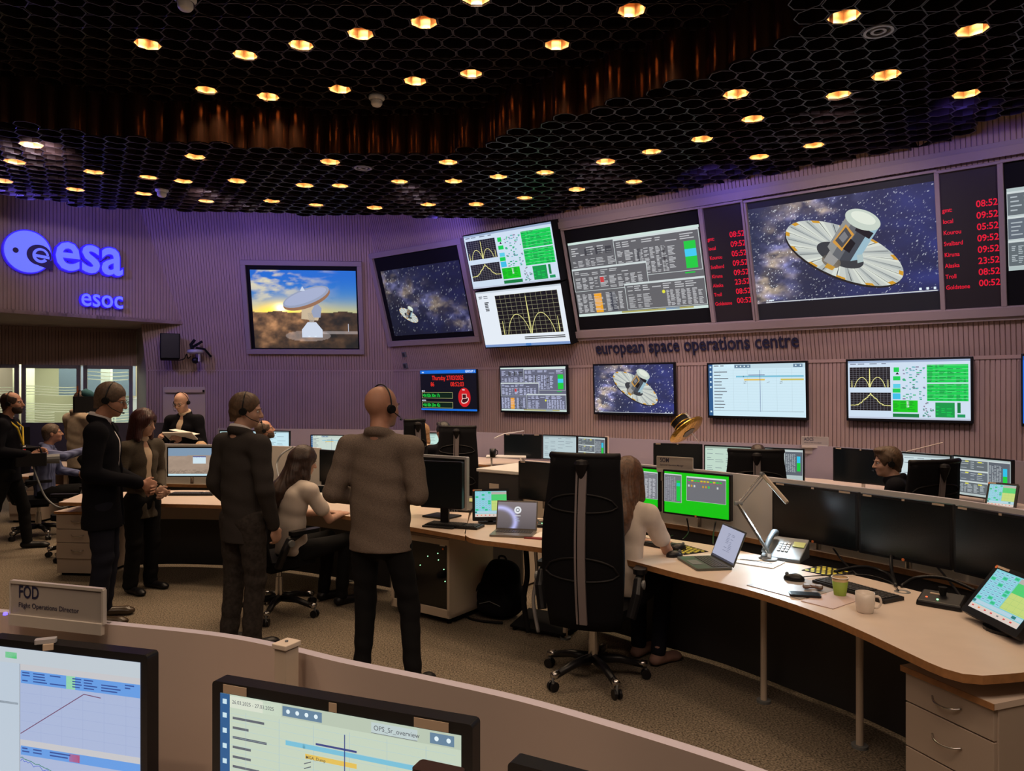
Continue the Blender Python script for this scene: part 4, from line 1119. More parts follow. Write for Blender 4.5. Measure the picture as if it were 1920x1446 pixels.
# middle row, left desk and right desk
frontA = curve_z([(110, 942), (310, 945), (395, 947), (512, 952), (620, 963), (780, 990), (872, 1006)], TOP)
backA = curve_z([(152, 926), (300, 920), (400, 920), (520, 924), (620, 932), (760, 946), (880, 958)], TOP)
deskA, A1, B1 = console_desk('console_desk', 'long curved pale desk of the middle row, left of the glass-door cabinet', frontA, backA, ((0.42, 0.3), (0.70, 0.8), (0.93, 0.7)))
frontB = curve_z([(871, 999), (884, 1010), (960, 1020), (1043, 1031), (1100, 1037), (1172, 1049), (1279, 1077), (1358, 1095), (1437, 1116), (1536, 1150), (1617, 1184), (1698, 1222), (1752, 1247), (1793, 1261), (1834, 1267), (1888, 1264), (1985, 1255)], TOP)
backB = curve_z([(885, 958), (960, 966), (1040, 975), (1120, 988), (1213, 1004), (1338, 1023), (1430, 1042), (1524, 1063), (1606, 1080), (1706, 1105), (1800, 1130), (1960, 1180), (2060, 1215)], TOP)
def project(A, B):
    """pair every front point with a back point by depth order"""
    return A, B
fB = resample(frontB, 60); bB = resample(backB, 60)
tB = thing('console_desk', 'long curved wood-edged desk in the right foreground with mug and laptop on it', 'desk')
ribbon(fB, bB, TOP - 0.034, TOP, M_DESK, M_EDGE).build('desktop', parent=tB)
P = [q for q in (a.lerp(b_, 0.80) for a, b_ in zip(fB, bB)) if q.x > 0.55 and q.y > 3.3]
ribbon(P, offset_poly(P, 0.02), 0.03, TOP - 0.05, M_DARKGREY, M_DARKGREY).build('modesty_panel', parent=tB)
for (px, py) in ((1612, 1125), (1432, 1075), (1060, 1005)):
    p = atz(px, py, TOP)
    b = MB(); b.cyl((p.x, p.y, 0.012), (p.x, p.y, TOP - 0.03), 0.018, n=14, m=M_CREAM); b.cyl((p.x, p.y, 0), (p.x, p.y, 0.014), 0.04, n=16, m=M_GREY); b.build('leg', parent=tB)
P = [q for q in (a.lerp(b_, 0.72) for a, b_ in zip(fB, bB)) if q.x > 0.55 and q.y > 3.3]
ribbon(P, offset_poly(P, 0.02), TOP - 0.20, TOP - 0.036, M_CREAM, M_BEIGE).build('cable_tray', parent=tB)

MIDZ = 1.165
console_panel('console_partition', 'pale curved partition behind the left desk of the middle row', curve_z([(215, 832), (300, 834), (420, 836), (530, 839), (580, 842)], MIDZ), MIDZ)
console_panel('console_partition', 'pale curved partition behind the green-screened monitors and the three black monitors', curve_z([(1132, 868), (1238, 878), (1300, 884), (1442, 900), (1500, 907), (1653, 925), (1784, 943), (1920, 966), (2080, 1000)], MIDZ), MIDZ)
BACKZ = 1.115
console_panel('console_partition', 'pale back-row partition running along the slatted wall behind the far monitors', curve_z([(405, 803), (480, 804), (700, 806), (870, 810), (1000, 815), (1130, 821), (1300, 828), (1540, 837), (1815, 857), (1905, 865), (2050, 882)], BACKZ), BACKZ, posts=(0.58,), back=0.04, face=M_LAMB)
# back row worktop in front of that partition
bp = resample(curve_z([(480, 804), (700, 806), (870, 810), (1000, 815), (1130, 821), (1300, 828), (1540, 837), (1815, 857), (1905, 865), (2050, 882)], BACKZ), 40)
t = thing('back_desk', 'long far desk under the row of monitors beside the slatted wall', 'desk')
ribbon(offset_poly(bp, -1.0), offset_poly(bp, -0.10), TOP - 0.03, TOP, M_DESK, M_EDGE).build('desktop', parent=t)
for k in (3, 10, 17, 24, 31, 37):
    p = offset_poly(bp, -0.5)[k]
    b = MB(); b.cyl((p.x, p.y, 0), (p.x, p.y, TOP - 0.03), 0.03, m=M_CREAM); b.build('leg', parent=t)

# front console: partition with signboard, monitors behind it
FZ = 1.17
fp = curve_z([(-160, 1138), (0, 1148), (195, 1170), (400, 1192), (528, 1216), (640, 1243), (800, 1276), (980, 1317), (1190, 1378), (1400, 1446), (1560, 1510)], FZ)
t = thing('front_partition', 'pale curved partition across the bottom foreground behind the nearest monitors', 'partition')
P = resample(fp, 50)
ribbon(P, offset_poly(P, 0.025), 0.05, FZ, M_LAM, mat('pale_edge', (0.62, 0.50, 0.44), 0.4)).build('panel', parent=t)
P2 = resample(curve_z([(-160, 1138), (0, 1148), (195, 1170), (400, 1192), (528, 1216), (640, 1243), (800, 1276), (980, 1317), (1190, 1378), (1400, 1446)], FZ), 40)
t = thing('front_desk', 'pale desk below the nearest monitors, mostly under the picture edge', 'desk')
ribbon(offset_poly(P2, -0.95), offset_poly(P2, -0.11), TOP - 0.03, TOP, M_DESK, M_EDGE).build('desktop', parent=t)
for k in (3, 20, 36):
    p = offset_poly(P2, -0.4)[k]
    b = MB(); b.cyl((p.x, p.y, 0), (p.x, p.y, TOP - 0.03), 0.03, m=M_CREAM); b.build('leg', parent=t)
# square cream post with a cap
p = atz(548, 1222, FZ)
t = thing('square_post', 'short cream square post with a flat cap rising over the front partition', 'post', (p.x, p.y - 0.045, 0), rz=math.radians(-28))
b = MB(); b.box((0, 0, 0.6), (0.036, 0.042, 1.19), M_CREAM); b.build('shaft', parent=t, bevel=0.002)
b = MB(); b.box((0, 0, 1.203), (0.044, 0.05, 0.012), mat('post_cap', (0.70, 0.60, 0.50), 0.4)); b.build('cap', parent=t, bevel=0.002)
b = MB(); b.cyl((0, 0, 1.209), (0, 0, 1.212), 0.004, m=M_GREY); b.build('screw', parent=t)

# ------------------------------------------------------------------ name signs on the partitions
def sign(name, label, TL, TR, BR, BL, z_bottom, big, small, small_readable=True, lean=0.0):
    a = atz(*BL, z_bottom); b_ = atz(*BR, z_bottom)
    x = (b_ - a); x.z = 0; w = x.length; x.normalize()
    n = x.cross(Vector((0, 0, 1))); 
    top = ray(*TL); tt = a.y / top.y; h = EYE + top.z * a.y - z_bottom
    t = thing(name, label, 'sign'); t.matrix_world = frame(a, x, (0, 0, 1))
    m_ = MB(); m_.box((w / 2, h / 2, 0), (w, h, 0.006), M_SIGN); m_.build('plate', parent=t, bevel=0.001)
    m_ = MB()
    for (cx, cy, dx, dy) in ((w / 2, h, w, 0.008), (w, h / 2, 0.006, h), (0, h / 2, 0.004, h)):
        m_.box((cx, cy, 0), (dx, dy, 0.012), mat('sign_edge', (0.62, 0.57, 0.52), 0.35, metal=0.3))
    m_.build('rim', parent=t)
    m_ = MB(); m_.box((w / 2, -0.012, 0.004), (w, 0.03, 0.012), mat('sign_edge', (0.6,) * 3)); m_.box((w / 2, -0.05, -0.022), (w, 0.10, 0.005), M_SIGN); m_.build('clamp', parent=t)
    vs, fs = text_mesh(big, 0.42 * h, 0.018)
    s = 1.0
    m_ = MB(); m_.add([Vector((w * 0.09 + v.x * 0.92, h * 0.55 + v.y * 1.25, 0.004)) for v in vs], fs, M_NAVY); m_.build('large_letters', parent=t)
    vs, fs = text_mesh(small, 0.175 * h, 0.01)
    wid = max(v.x for v in vs)
    k = w * 0.66 / wid
    m_ = MB(); m_.add([Vector((w * 0.09 + v.x * k, h * 0.26 + v.y * 1.2, 0.004)) for v in vs], fs, M_NAVY); m_.build('small_letters', parent=t)
    print(name, 'w %.2f h %.2f' % (w, h))
    return t
sign('name_sign', 'grey name sign FOD Flight Operations Director standing on the front partition', (22, 1090), (193, 1100), (195, 1171), (22, 1152), FZ + 0.004, 'FOD', 'Flight Operations Director')
sign('name_sign', 'grey name sign SOM standing above the two green-screened monitors', (1231, 856), (1299, 860), (1299, 882), (1232, 878), MIDZ + 0.004, 'SOM', 'Spacecraft Operations Manager')
sign('name_sign', 'small name sign AOCS standing on the back-row partition', (1502, 819), (1553, 820), (1553, 836), (1503, 835), BACKZ + 0.004, 'AOCS', 'Attitude and Orbit Control System')

# ------------------------------------------------------------------ monitors
def monitor(label, TL, TR, z_top, h, content=None, tilt=0.0, stand='pole', zdesk=TOP, body=M_BLACK, bez=0.014, cat='monitor', name='monitor', pole_back=0.06, d_tl=None, d_tr=None, gain=1.0, logo=False, width=None, stickers=0, chin=0.0, sub=0, wlim=None, inner=None):
    a = atz(*TL, z_top) if d_tl is None else atd(*TL, d_tl)
    b_ = atz(*TR, z_top) if d_tr is None else atd(*TR, d_tr)
    x = b_ - a; x.z = 0; w = x.length; x.normalize()
    if width:
        mid = (a + b_) / 2; a = mid - x * width / 2; w = width
    up = Vector((0, 0, 1)); n = x.cross(up)
    y = (up - n * math.tan(tilt)).normalized()      # positive tilt: top leans back
    o = Vector((a.x, a.y, z_top if d_tl is None else (a.z + b_.z) / 2)) - y * h
    print('monitor', label[:38], 'w %.2f h %.2f y %.2f z0 %.2f' % (w, h, a.y, o.z))
    t = thing(name, label, cat); Mt = frame(o, x, y); t.matrix_world = Mt
    m_ = MB(); m_.rbox((w / 2, h / 2, -0.018), (w, h, 0.036), 0.008, body); m_.box((w / 2, h * 0.5, -0.045), (w * 0.55, h * 0.6, 0.03), body); m_.build('casing', parent=t, bevel=0.003)
    if content is None:
        m_ = MB(); m_.box((w / 2, h / 2 + chin / 2, 0.0005), (w - 2 * bez, h - 2 * bez - chin, 0.001), M_GLOSS); m_.build('screen', parent=t)
    else:
        c = content(w - 2 * bez, h - 2 * bez - chin); c.build('screen', parent=t, M=Matrix.Translation((bez, bez + chin, 0.001)), gain=gain)
    if logo:
        m_ = MB(); m_.cyl((w * 0.5, 0.008, 0.0005), (w * 0.5, 0.008, 0.0015), 0.009, n=14, m=M_ORANGE); m_.build('sticker', parent=t)
    if stickers:
        for (q, ww) in ((0.10, 0.10), (0.5, 0.03), (0.86, 0.12))[:stickers]:
            m_ = MB(); m_.box((w * q, h - bez * 0.55, 0.0012), (w * ww, bez * 0.8, 0.0012), M_LABEL)
            m_.build('label_strip', parent=t)
    Mi = Mt.inverted()
    if stand == 'pole':
        c = o + x * w / 2 - n * pole_back + y * h * 0.5
        m_ = MB(); m_.cyl(Mi @ Vector((c.x, c.y, zdesk)), Mi @ Vector((c.x, c.y, c.z)), 0.019, n=14, m=M_CHROME); m_.box(Mi @ Vector((c.x, c.y, c.z)), (0.08, 0.08, 0.04), M_GREY)
        m_.build('pole', parent=t, smooth=False)
    elif stand == 'foot':
        c = o + x * w / 2 - n * 0.07
        m_ = MB(); m_.box((w / 2, (zdesk - o.z + h * 0.5) / 2, -0.065), (0.07, h * 0.5 + o.z - zdesk, 0.025), M_BLACK); m_.build('neck', parent=t, bevel=0.003)
        R = Mi.to_3x3()
        m_ = MB(); cc = Mi @ Vector((c.x + n.x * 0.03, c.y + n.y * 0.03, zdesk + 0.008))
        m_.box((0, 0, 0), (0.26, 0.20, 0.014), M_BLACK); ob = m_.build('base', parent=t, bevel=0.004)
        ob.matrix_local = Mi @ frame(Vector((c.x + n.x * 0.04, c.y + n.y * 0.04, zdesk + 0.008)), x, Vector((0, 0, 1)).cross(x))
    return t, (o, x, y, n, w)
# middle row
monitor('monitor with a sandy desert picture, beside the red-haired woman', (313, 838), (399, 838), 1.155, 0.335, desert, logo=False)
monitor('narrow green-screened monitor sliver right of the checked blazer', (735, 842), (787, 849), 1.15, 0.33, lambda w, h: generic_ui(w, h, (15, 190, 60)), width=0.5, stand='foot')
monitor('large silver-framed monitor behind the black desk monitor', (776, 853), (875, 856), 1.17, 0.43, None, body=M_SILVER, stand='foot', zdesk=TOP, bez=0.02, d_tl=6.25, d_tr=5.95)
monitor('black monitor switched off on the desk beside the checked blazer', (789, 862), (866, 869), 1.13, 0.36, None, stand='foot', d_tl=5.75, d_tr=5.62, bez=0.012)
monitor('black monitor switched off behind the open silver laptop', (983, 865), (1045, 870), 1.15, 0.34, None, stand='pole', width=0.5, stickers=1)
monitor('green-screened monitor with grey lists, next to the seated long-haired woman', (1130, 868), (1236, 878), 1.17, 0.35, lambda w, h: green_desk(w, h, True))
monitor('green-screened monitor under the SOM sign with a small status window', (1243, 880), (1370, 891), 1.165, 0.345, lambda w, h: green_desk(w, h, False), logo=True)
monitor('first black monitor beside the desk lamp, switched off', (1448, 904), (1608, 924), 1.155, 0.365, None, stickers=3, logo=True)
monitor('middle one of the three large black monitors, switched off', (1610, 925), (1786, 947), 1.155, 0.365, None, stickers=3, logo=True)
monitor('black monitor at the right picture edge behind the touch panel', (1788, 948), (1975, 978), 1.155, 0.365, None, stickers=3, logo=True)
# back row
BK = 1.165
monitor('far pale monitor just right of the standing man with papers', (411, 807), (468, 807), BK, 0.34, lambda w, h: generic_ui(w, h, (190, 225, 225), 2))
monitor('far monitor with a pale blue chart behind the seated bearded man', (472, 807), (543, 808), BK, 0.34, lambda w, h: generic_ui(w, h, (195, 228, 238), 5))
monitor('far pale timeline monitor between the dark-haired woman and the checked blazer', (582, 815), (655, 816), 1.09, 0.33, lambda w, h: timeline(w, h, (200, 215, 205)), wlim=None)
monitor('far monitor with yellow and cyan blocks left of the mesh chair', (785, 811), (866, 812), BK, 0.36, lambda w, h: generic_ui(w, h, (190, 225, 215), 8), gain=1.0)
monitor('far black monitor, first of three in a row beyond the rack cabinet', (945, 814), (1016, 815), BK, 0.34, None, stickers=3)
monitor('far pale monitor, middle of three in a row beyond the rack cabinet', (1017, 815), (1082, 817), BK, 0.34, lambda w, h: generic_ui(w, h, (180, 200, 205), 12))
monitor('far grey data monitor, last of three in a row beyond the rack cabinet', (1083, 817), (1136, 820), BK, 0.34, lambda w, h: console_ui(w, h, 4))
monitor('far black monitor directly under the golden satellite model', (1225, 831), (1317, 833), BK, 0.40, None, stickers=2)
monitor('far pale monitor left of the wide chair back, under the blue timeline television', (1320, 834), (1412, 838), BK, 0.36, lambda w, h: generic_ui(w, h, (190, 215, 200), 21))
monitor('far monitor with green gauges right of the wide chair back', (1414, 838), (1508, 842), BK, 0.37, lambda w, h: console_ui(w, h, 9))
monitor('far black monitor beside the seated man with short brown hair', (1562, 839), (1668, 846), BK, 0.36, None, stickers=2)
monitor('far white chart monitor behind the tilted mesh chair', (1670, 846), (1784, 854), BK, 0.39, lambda w, h: generic_ui(w, h, (200, 218, 222), 31))
monitor('far grey data monitor with a cyan and green bar at the right', (1786, 853), (1898, 863), BK, 0.38, lambda w, h: console_ui(w, h, 14))
monitor('black monitor glimpsed between the long-haired woman and the brown blazer', (584, 842), (642, 846), 1.15, 0.34, None, stand='pole')
# front row, seen from behind its users
_, F1 = monitor('nearest left monitor with red and green curves on pale blue', (-26, 1195), (276, 1229), 1.19, 0.40, lambda w, h: near_plot(w, h), stickers=0, bez=0.018, tilt=0.0, stand='pole')
def near_timeline(w, h):
    c = timeline(w, h, (196, 210, 190)); c.layer(); c.layer(); D = K(95, 100, 105)
    c.rect(0.05, 0.005, 0.20, 0.08, K(215, 222, 205)); c.layer(); c.text('26.03.2025 - 27.03.2025', 0.06, 0.052, 0.034, D, 0.004)
    c.rect(0.66, 0.01, 0.84, 0.075, K(190, 205, 205)); c.layer(); c.text('OPS_Sr_overview', 0.67, 0.055, 0.042, D, 0.006); c.rect(0.66, 0.072, 0.84, 0.075, D)
    c.text('MGA_Dump', 0.39, 0.311, 0.028, K(60, 60, 60), 0.004)
    return c
monitor('nearest monitor with a timeline of bars, bottom centre of the picture', (398, 1276), (886, 1360), 1.19, 0.36, near_timeline, bez=0.022, stickers=3, stand='pole')
monitor('corner of a third near monitor peeping in at the bottom edge', (952, 1428), (1330, 1530), 1.17, 0.36, lambda w, h: generic_ui(w, h, (150, 150, 145)), bez=0.022, stand='pole')
# ================================================================== chairs
M_SPINE = mat('chair_spine_grey', (0.20, 0.17, 0.18), 0.45)
M_PAD = mat('chair_pad_edge', (0.008, 0.007, 0.009), 0.5, spec=0.2)
def office_chair(label, loc, rz, back_h=0.92, seat_z=0.48, w=0.50, back_z=None, arms=True, base=True, lean=0.08, flare=0.0, name='office_chair'):
    """local +Y is the way the sitter looks"""
    t = thing(name, label, 'chair', loc, rz)
    m_ = MB(); n = 9
    vs = []
    for (yy, sc) in ((-0.24, 0.86), (-0.1, 1.0), (0.14, 1.0), (0.25, 0.9)):
        vs.append((yy, sc))
    pts = []
    for k in range(20):
        a = 2 * PI * k / 20; c_, s_ = math.cos(a), math.sin(a)
        pts.append((math.copysign(abs(c_) ** 0.6, c_) * 0.25, math.copysign(abs(s_) ** 0.6, s_) * 0.25))
    m_.prism(pts, seat_z - 0.06, seat_z, M_FABRIC); m_.build('seat', parent=t, bevel=0.02)
    b0 = seat_z - 0.06 if back_z is None else back_z; b1 = b0 + back_h
    m_ = MB(); nu, nv = 8, 14; th = 0.03
    def bp(u, v, off):
        ww = w / 2 * (0.86 + 0.14 * math.sin(PI * min(1, v * 1.1)) + flare * v)
        y = -0.24 - lean * v - 0.05 * math.sin(PI * v * 1.15) + 0.05 * (u * u)
        return (u * ww, y + off, b0 + (b1 - b0) * v)
    for off in (0, -th):
        m_.v += [bp(-1 + 2 * i / nu, j / nv, off) for j in range(nv + 1) for i in range(nu + 1)]
    W = nu + 1; K2 = (nv + 1) * W; mi = m_.mi(M_FABRIC)
    for j in range(nv):
        for i in range(nu):
            a = j * W + i
            m_.f.append((a, a + W, a + W + 1, a + 1)); m_.f.append((K2 + a, K2 + a + 1, K2 + a + W + 1, K2 + a + W)); m_.m += [mi, mi]
    for j in range(nv):
        a = j * W; m_.f.append((a, K2 + a, K2 + a + W, a + W)); a += nu; m_.f.append((a, a + W, K2 + a + W, K2 + a)); m_.m += [mi, mi]
    for i in range(nu):
        a = i; m_.f.append((a, a + 1, K2 + a + 1, K2 + a)); a = nv * W + i; m_.f.append((a, K2 + a, K2 + a + 1, a + 1)); m_.m += [mi, mi]
    m_.build('backrest', parent=t, smooth=True)
    m_ = MB(); m_.tube([Vector(bp(-1 + 2 * i / 10, 1.0, -0.012)) + Vector((0, 0, 0.0)) for i in range(11)], 0.022, m=M_PAD); m_.build('top_roll', parent=t, smooth=True)
    m_ = MB()
    L = [Vector(bp(0, 0.04 + 0.94 * k / 12, -th - 0.018)) for k in range(13)]
    for i in range(12):
        a, b_ = L[i], L[i + 1]
        m_.add([(a.x - 0.012, a.y, a.z), (a.x + 0.032, a.y, a.z), (b_.x + 0.032, b_.y, b_.z), (b_.x - 0.012, b_.y, b_.z),
                (a.x - 0.012, a.y + 0.02, a.z), (a.x + 0.032, a.y + 0.02, a.z), (b_.x + 0.032, b_.y + 0.02, b_.z), (b_.x - 0.012, b_.y + 0.02, b_.z)],
               [(0, 1, 2, 3), (4, 7, 6, 5), (0, 3, 7, 4), (1, 5, 6, 2)], M_SPINE)
        m_.add([(a.x - 0.032, a.y + 0.003, a.z), (a.x - 0.020, a.y + 0.003, a.z), (b_.x - 0.020, b_.y + 0.003, b_.z), (b_.x - 0.032, b_.y + 0.003, b_.z)], [(0, 1, 2, 3)], M_SPINE)
    e = L[-1]; m_.lathe([(0, 0.03), (0.035, 0.02), (0.045, 0), (0.03, -0.05), (0, -0.12)], n=12, m=M_PAD, M=Matrix.Translation(e + Vector((0, 0, -0.02))))
    m_.build('spine', parent=t)
    for (v, hh) in ((0.72, 0.07), (0.34, 0.09)):
        m_ = MB(); P = [Vector(bp(-0.9 + 1.8 * i / 14, v + hh * (1 - (2 * i / 14 - 1) ** 2) ** 0.5, -th - 0.004)) for i in range(15)]
        P2 = [Vector(bp(0.9 - 1.8 * i / 14, v - 0.5 * hh * (1 - (2 * i / 14 - 1) ** 2) ** 0.5, -th - 0.004)) for i in range(15)]
        m_.tube(P + P2 + [P[0]], 0.006, n=5, m=M_PAD); m_.build('lumbar_pad', parent=t)
    if arms:
        for sx in (-1, 1):
            m_ = MB(); m_.tube([(sx * 0.27, -0.20, seat_z - 0.03), (sx * 0.30, -0.16, seat_z + 0.10), (sx * 0.30, -0.12, seat_z + 0.17), (sx * 0.30, 0.0, seat_z + 0.21)], [0.03, 0.032, 0.03, 0.02], m=M_BLACK)
            m_.rbox((sx * 0.30, 0.02, seat_z + 0.22), (0.075, 0.27, 0.03), 0.03, M_BLACK); m_.cyl((sx * 0.275, -0.12, seat_z + 0.15), (sx * 0.34, -0.12, seat_z + 0.15), 0.028, m=M_GREY)
            m_.build('armrest', parent=t, smooth=False, bevel=0.004)
    if base:
        m_ = MB(); m_.cyl((0, 0, 0.10), (0, 0, 0.30), 0.036, 0.028, m=M_CHROME); m_.cyl((0, 0, 0.30), (0, 0, seat_z - 0.05), 0.02, m=M_CHROME); m_.box((0, -0.02, seat_z - 0.085), (0.22, 0.26, 0.05), M_MBLACK)
        m_.build('gas_column', parent=t, smooth=False)
        m_ = MB(); cast = []
        for k in range(5):
            a = 2 * PI * k / 5 + 0.35; c_, s_ = math.cos(a), math.sin(a)
            m_.tube([(0.03 * c_, 0.03 * s_, 0.13), (0.16 * c_, 0.16 * s_, 0.125), (0.31 * c_, 0.31 * s_, 0.085)], [0.032, 0.026, 0.02], m=M_BLACK)
            m_.cyl((0.28 * c_, 0.28 * s_, 0.098), (0.33 * c_, 0.33 * s_, 0.088), 0.02, 0.024, m=M_CHROME, n=10)
            cast.append((0.325 * c_, 0.325 * s_, a))
        m_.build('star_base', parent=t, smooth=True)
        for (x, y, a) in cast:
            m_ = MB(); d = Vector((-math.sin(a), math.cos(a), 0)) * 0.024
            for sg in (-1, 1):
                m_.cyl(Vector((x, y, 0.029)) + d * sg * 0.35, Vector((x, y, 0.029)) + d * sg, 0.029, m=M_BLACK, n=14)
            m_.cyl((x, y, 0.03), (x, y, 0.085), 0.008, m=M_GREY)
            m_.build('caster', parent=t)
    return t

# ================================================================== people: smooth solids meshed from distance fields
class Field:
    def __init__(s, lo, hi, h):
        s.lo = np.array(lo, np.float32); s.h = h
        s.n = np.ceil((np.array(hi) - s.lo) / h).astype(int) + 1
        s.ax = [s.lo[i] + h * np.arange(s.n[i], dtype=np.float32) for i in range(3)]
        s.D = np.full(tuple(s.n), 1.0, np.float32)
    def reg(s, lo, hi):
        a = np.maximum(0, np.floor((np.array(lo) - s.lo) / s.h).astype(int)); b = np.minimum(s.n, np.ceil((np.array(hi) - s.lo) / s.h).astype(int) + 1)
        if (b <= a).any(): return None
        sl = tuple(slice(a[i], b[i]) for i in range(3))
        return sl, s.ax[0][sl[0]][:, None, None], s.ax[1][sl[1]][None, :, None], s.ax[2][sl[2]][None, None, :]
    def join(s, sl, d, k):
        D = s.D[sl]
        if k > 0:
            hh = np.clip(0.5 + 0.5 * (D - d) / k, 0, 1)
            s.D[sl] = D * (1 - hh) + d * hh - k * hh * (1 - hh)
        else: s.D[sl] = np.minimum(D, d)
    def ell(s, c, r, k=0.02, R=None, op='+'):
        c = np.array(c, float); mr = max(r) + k * 1.5 + 3 * s.h
        g = s.reg(c - mr, c + mr)
        if g is None: return
        sl, X, Y, Z = g; x, y, z = X - c[0], Y - c[1], Z - c[2]
        if R is not None:
            Rt = np.array(R).T
            x, y, z = (Rt[0][0] * x + Rt[0][1] * y + Rt[0][2] * z, Rt[1][0] * x + Rt[1][1] * y + Rt[1][2] * z, Rt[2][0] * x + Rt[2][1] * y + Rt[2][2] * z)
        k0 = np.sqrt((x / r[0]) ** 2 + (y / r[1]) ** 2 + (z / r[2]) ** 2); k1 = np.sqrt((x / r[0] ** 2) ** 2 + (y / r[1] ** 2) ** 2 + (z / r[2] ** 2) ** 2) + 1e-6
        d = k0 * (k0 - 1) / k1
        if op == '+': s.join(sl, d, k)
        else:
            D = s.D[sl]; kk = max(k, 1e-4); hh = np.clip(0.5 - 0.5 * (D + d) / kk, 0, 1); s.D[sl] = D * (1 - hh) - d * hh + kk * hh * (1 - hh)
    def cone(s, a, b, ra, rb, k=0.02, fwd=None, flat=1.0):
        """tapered capsule; flat < 1 squashes it along the direction fwd"""
        a = np.array(a, float); b = np.array(b, float); m = max(ra, rb) + k * 1.5 + 3 * s.h
        g = s.reg(np.minimum(a, b) - m, np.maximum(a, b) + m)
        if g is None: return
        sl, X, Y, Z = g; x, y, z = X - a[0], Y - a[1], Z - a[2]; v = b - a
        if fwd is not None and flat != 1.0:
            f = np.array(fwd, float); f /= np.linalg.norm(f); q = (1 / flat - 1)
            t = (x * f[0] + y * f[1] + z * f[2]) * q; x, y, z = x + f[0] * t, y + f[1] * t, z + f[2] * t
            v = v + f * (v @ f) * q
        L = max(v @ v, 1e-9); t = np.clip((x * v[0] + y * v[1] + z * v[2]) / L, 0, 1)
        d = np.sqrt((x - t * v[0]) ** 2 + (y - t * v[1]) ** 2 + (z - t * v[2]) ** 2) - (ra + (rb - ra) * t)
        s.join(sl, d * (1.0 if flat == 1.0 else (0.5 + 0.5 * flat)), k)
    def cut(s, p, n):
        """keep the side of the plane the normal points away from"""
        n = np.array(n, float); n /= np.linalg.norm(n); p = np.array(p, float)
        d = (s.ax[0] - p[0])[:, None, None] * n[0] + (s.ax[1] - p[1])[None, :, None] * n[1] + (s.ax[2] - p[2])[None, None, :] * n[2]
        s.D = np.maximum(s.D, d.astype(np.float32))
    def folds(s, amp, f=(9, 9, 26), seed=0):
        X, Y, Z = s.ax[0][:, None, None], s.ax[1][None, :, None], s.ax[2][None, None, :]
        s.D = s.D + amp * (np.sin(X * f[0] + Z * f[2] + seed) * np.sin(Y * f[1] - Z * f[2] * 0.6 + 2 * seed) + 0.5 * np.sin(Z * f[2] * 2.1 + X * 17 + seed)).astype(np.float32)
    def mesh(s):
        D = s.D; D[0] = D[-1] = 1; D[:, 0] = D[:, -1] = 1; D[:, :, 0] = D[:, :, -1] = 1
        I = D < 0
        c = I[:-1, :-1, :-1].astype(np.int8)
        cnt = sum(I[i:i + D.shape[0] - 1, j:j + D.shape[1] - 1, k:k + D.shape[2] - 1].astype(np.int8) for i in (0, 1) for j in (0, 1) for k in (0, 1))
        act = np.argwhere((cnt > 0) & (cnt < 8))
        idx = np.full(cnt.shape, -1, np.int32); idx[act[:, 0], act[:, 1], act[:, 2]] = np.arange(len(act))
        cor = [(i, j, k) for i in (0, 1) for j in (0, 1) for k in (0, 1)]
        V = {q: D[act[:, 0] + q[0], act[:, 1] + q[1], act[:, 2] + q[2]] for q in cor}
        P = np.zeros((len(act), 3)); N = np.zeros(len(act))
        for q in cor:
            for ax in range(3):
                if q[ax] == 0:
                    r = list(q); r[ax] = 1; r = tuple(r); a, b = V[q], V[r]; mk = (a < 0) != (b < 0)
                    t = np.where(mk, a / np.where(mk, a - b, 1), 0)
                    pt = np.tile(np.array(q, float), (len(act), 1)); pt[:, ax] = t
                    P += pt * mk[:, None]; N += mk
        P = (P / N[:, None] + act) * s.h + s.lo
        F = []
        for ax in range(3):
            o1, o2 = [(1, 2), (2, 0), (0, 1)][ax]
            sl0 = [slice(1, -1)] * 3; sl1 = [slice(1, -1)] * 3
            sl0[ax] = slice(0, -1); sl1[ax] = slice(1, None)
            A, B = I[tuple(sl0)], I[tuple(sl1)]
            e = np.argwhere(A != B); off = np.array([1, 1, 1]); off[ax] = 0; e = e + off
            up = ~B[tuple((e - off).T)] if len(e) else np.zeros(0, bool)
            d1 = np.zeros(3, int); d1[o1] = 1; d2 = np.zeros(3, int); d2[o2] = 1
            g = lambda q: idx[q[:, 0], q[:, 1], q[:, 2]]
            Q = np.stack([g(e - d1 - d2), g(e - d2), g(e), g(e - d1)], 1)
            Q[~up] = Q[~up][:, ::-1]
            F.append(Q)
        F = np.concatenate(F); F = F[(F >= 0).all(1)]
        return P, F
    def build(s, name, m, parent=None):
        P, Fc = s.mesh()
        me = bpy.data.meshes.new(name)
        me.vertices.add(len(P)); me.vertices.foreach_set('co', P.astype(np.float32).ravel())
        me.loops.add(len(Fc) * 4); me.loops.foreach_set('vertex_index', Fc.astype(np.int32).ravel())
        me.polygons.add(len(Fc)); me.polygons.foreach_set('loop_start', np.arange(0, len(Fc) * 4, 4, dtype=np.int32)); me.polygons.foreach_set('loop_total', np.full(len(Fc), 4, np.int32))
        me.polygons.foreach_set('use_smooth', np.ones(len(Fc), bool))
        me.update(calc_edges=True); me.materials.append(m)
        o = bpy.data.objects.new(name, me); COL.objects.link(o); o.parent = parent
        return o

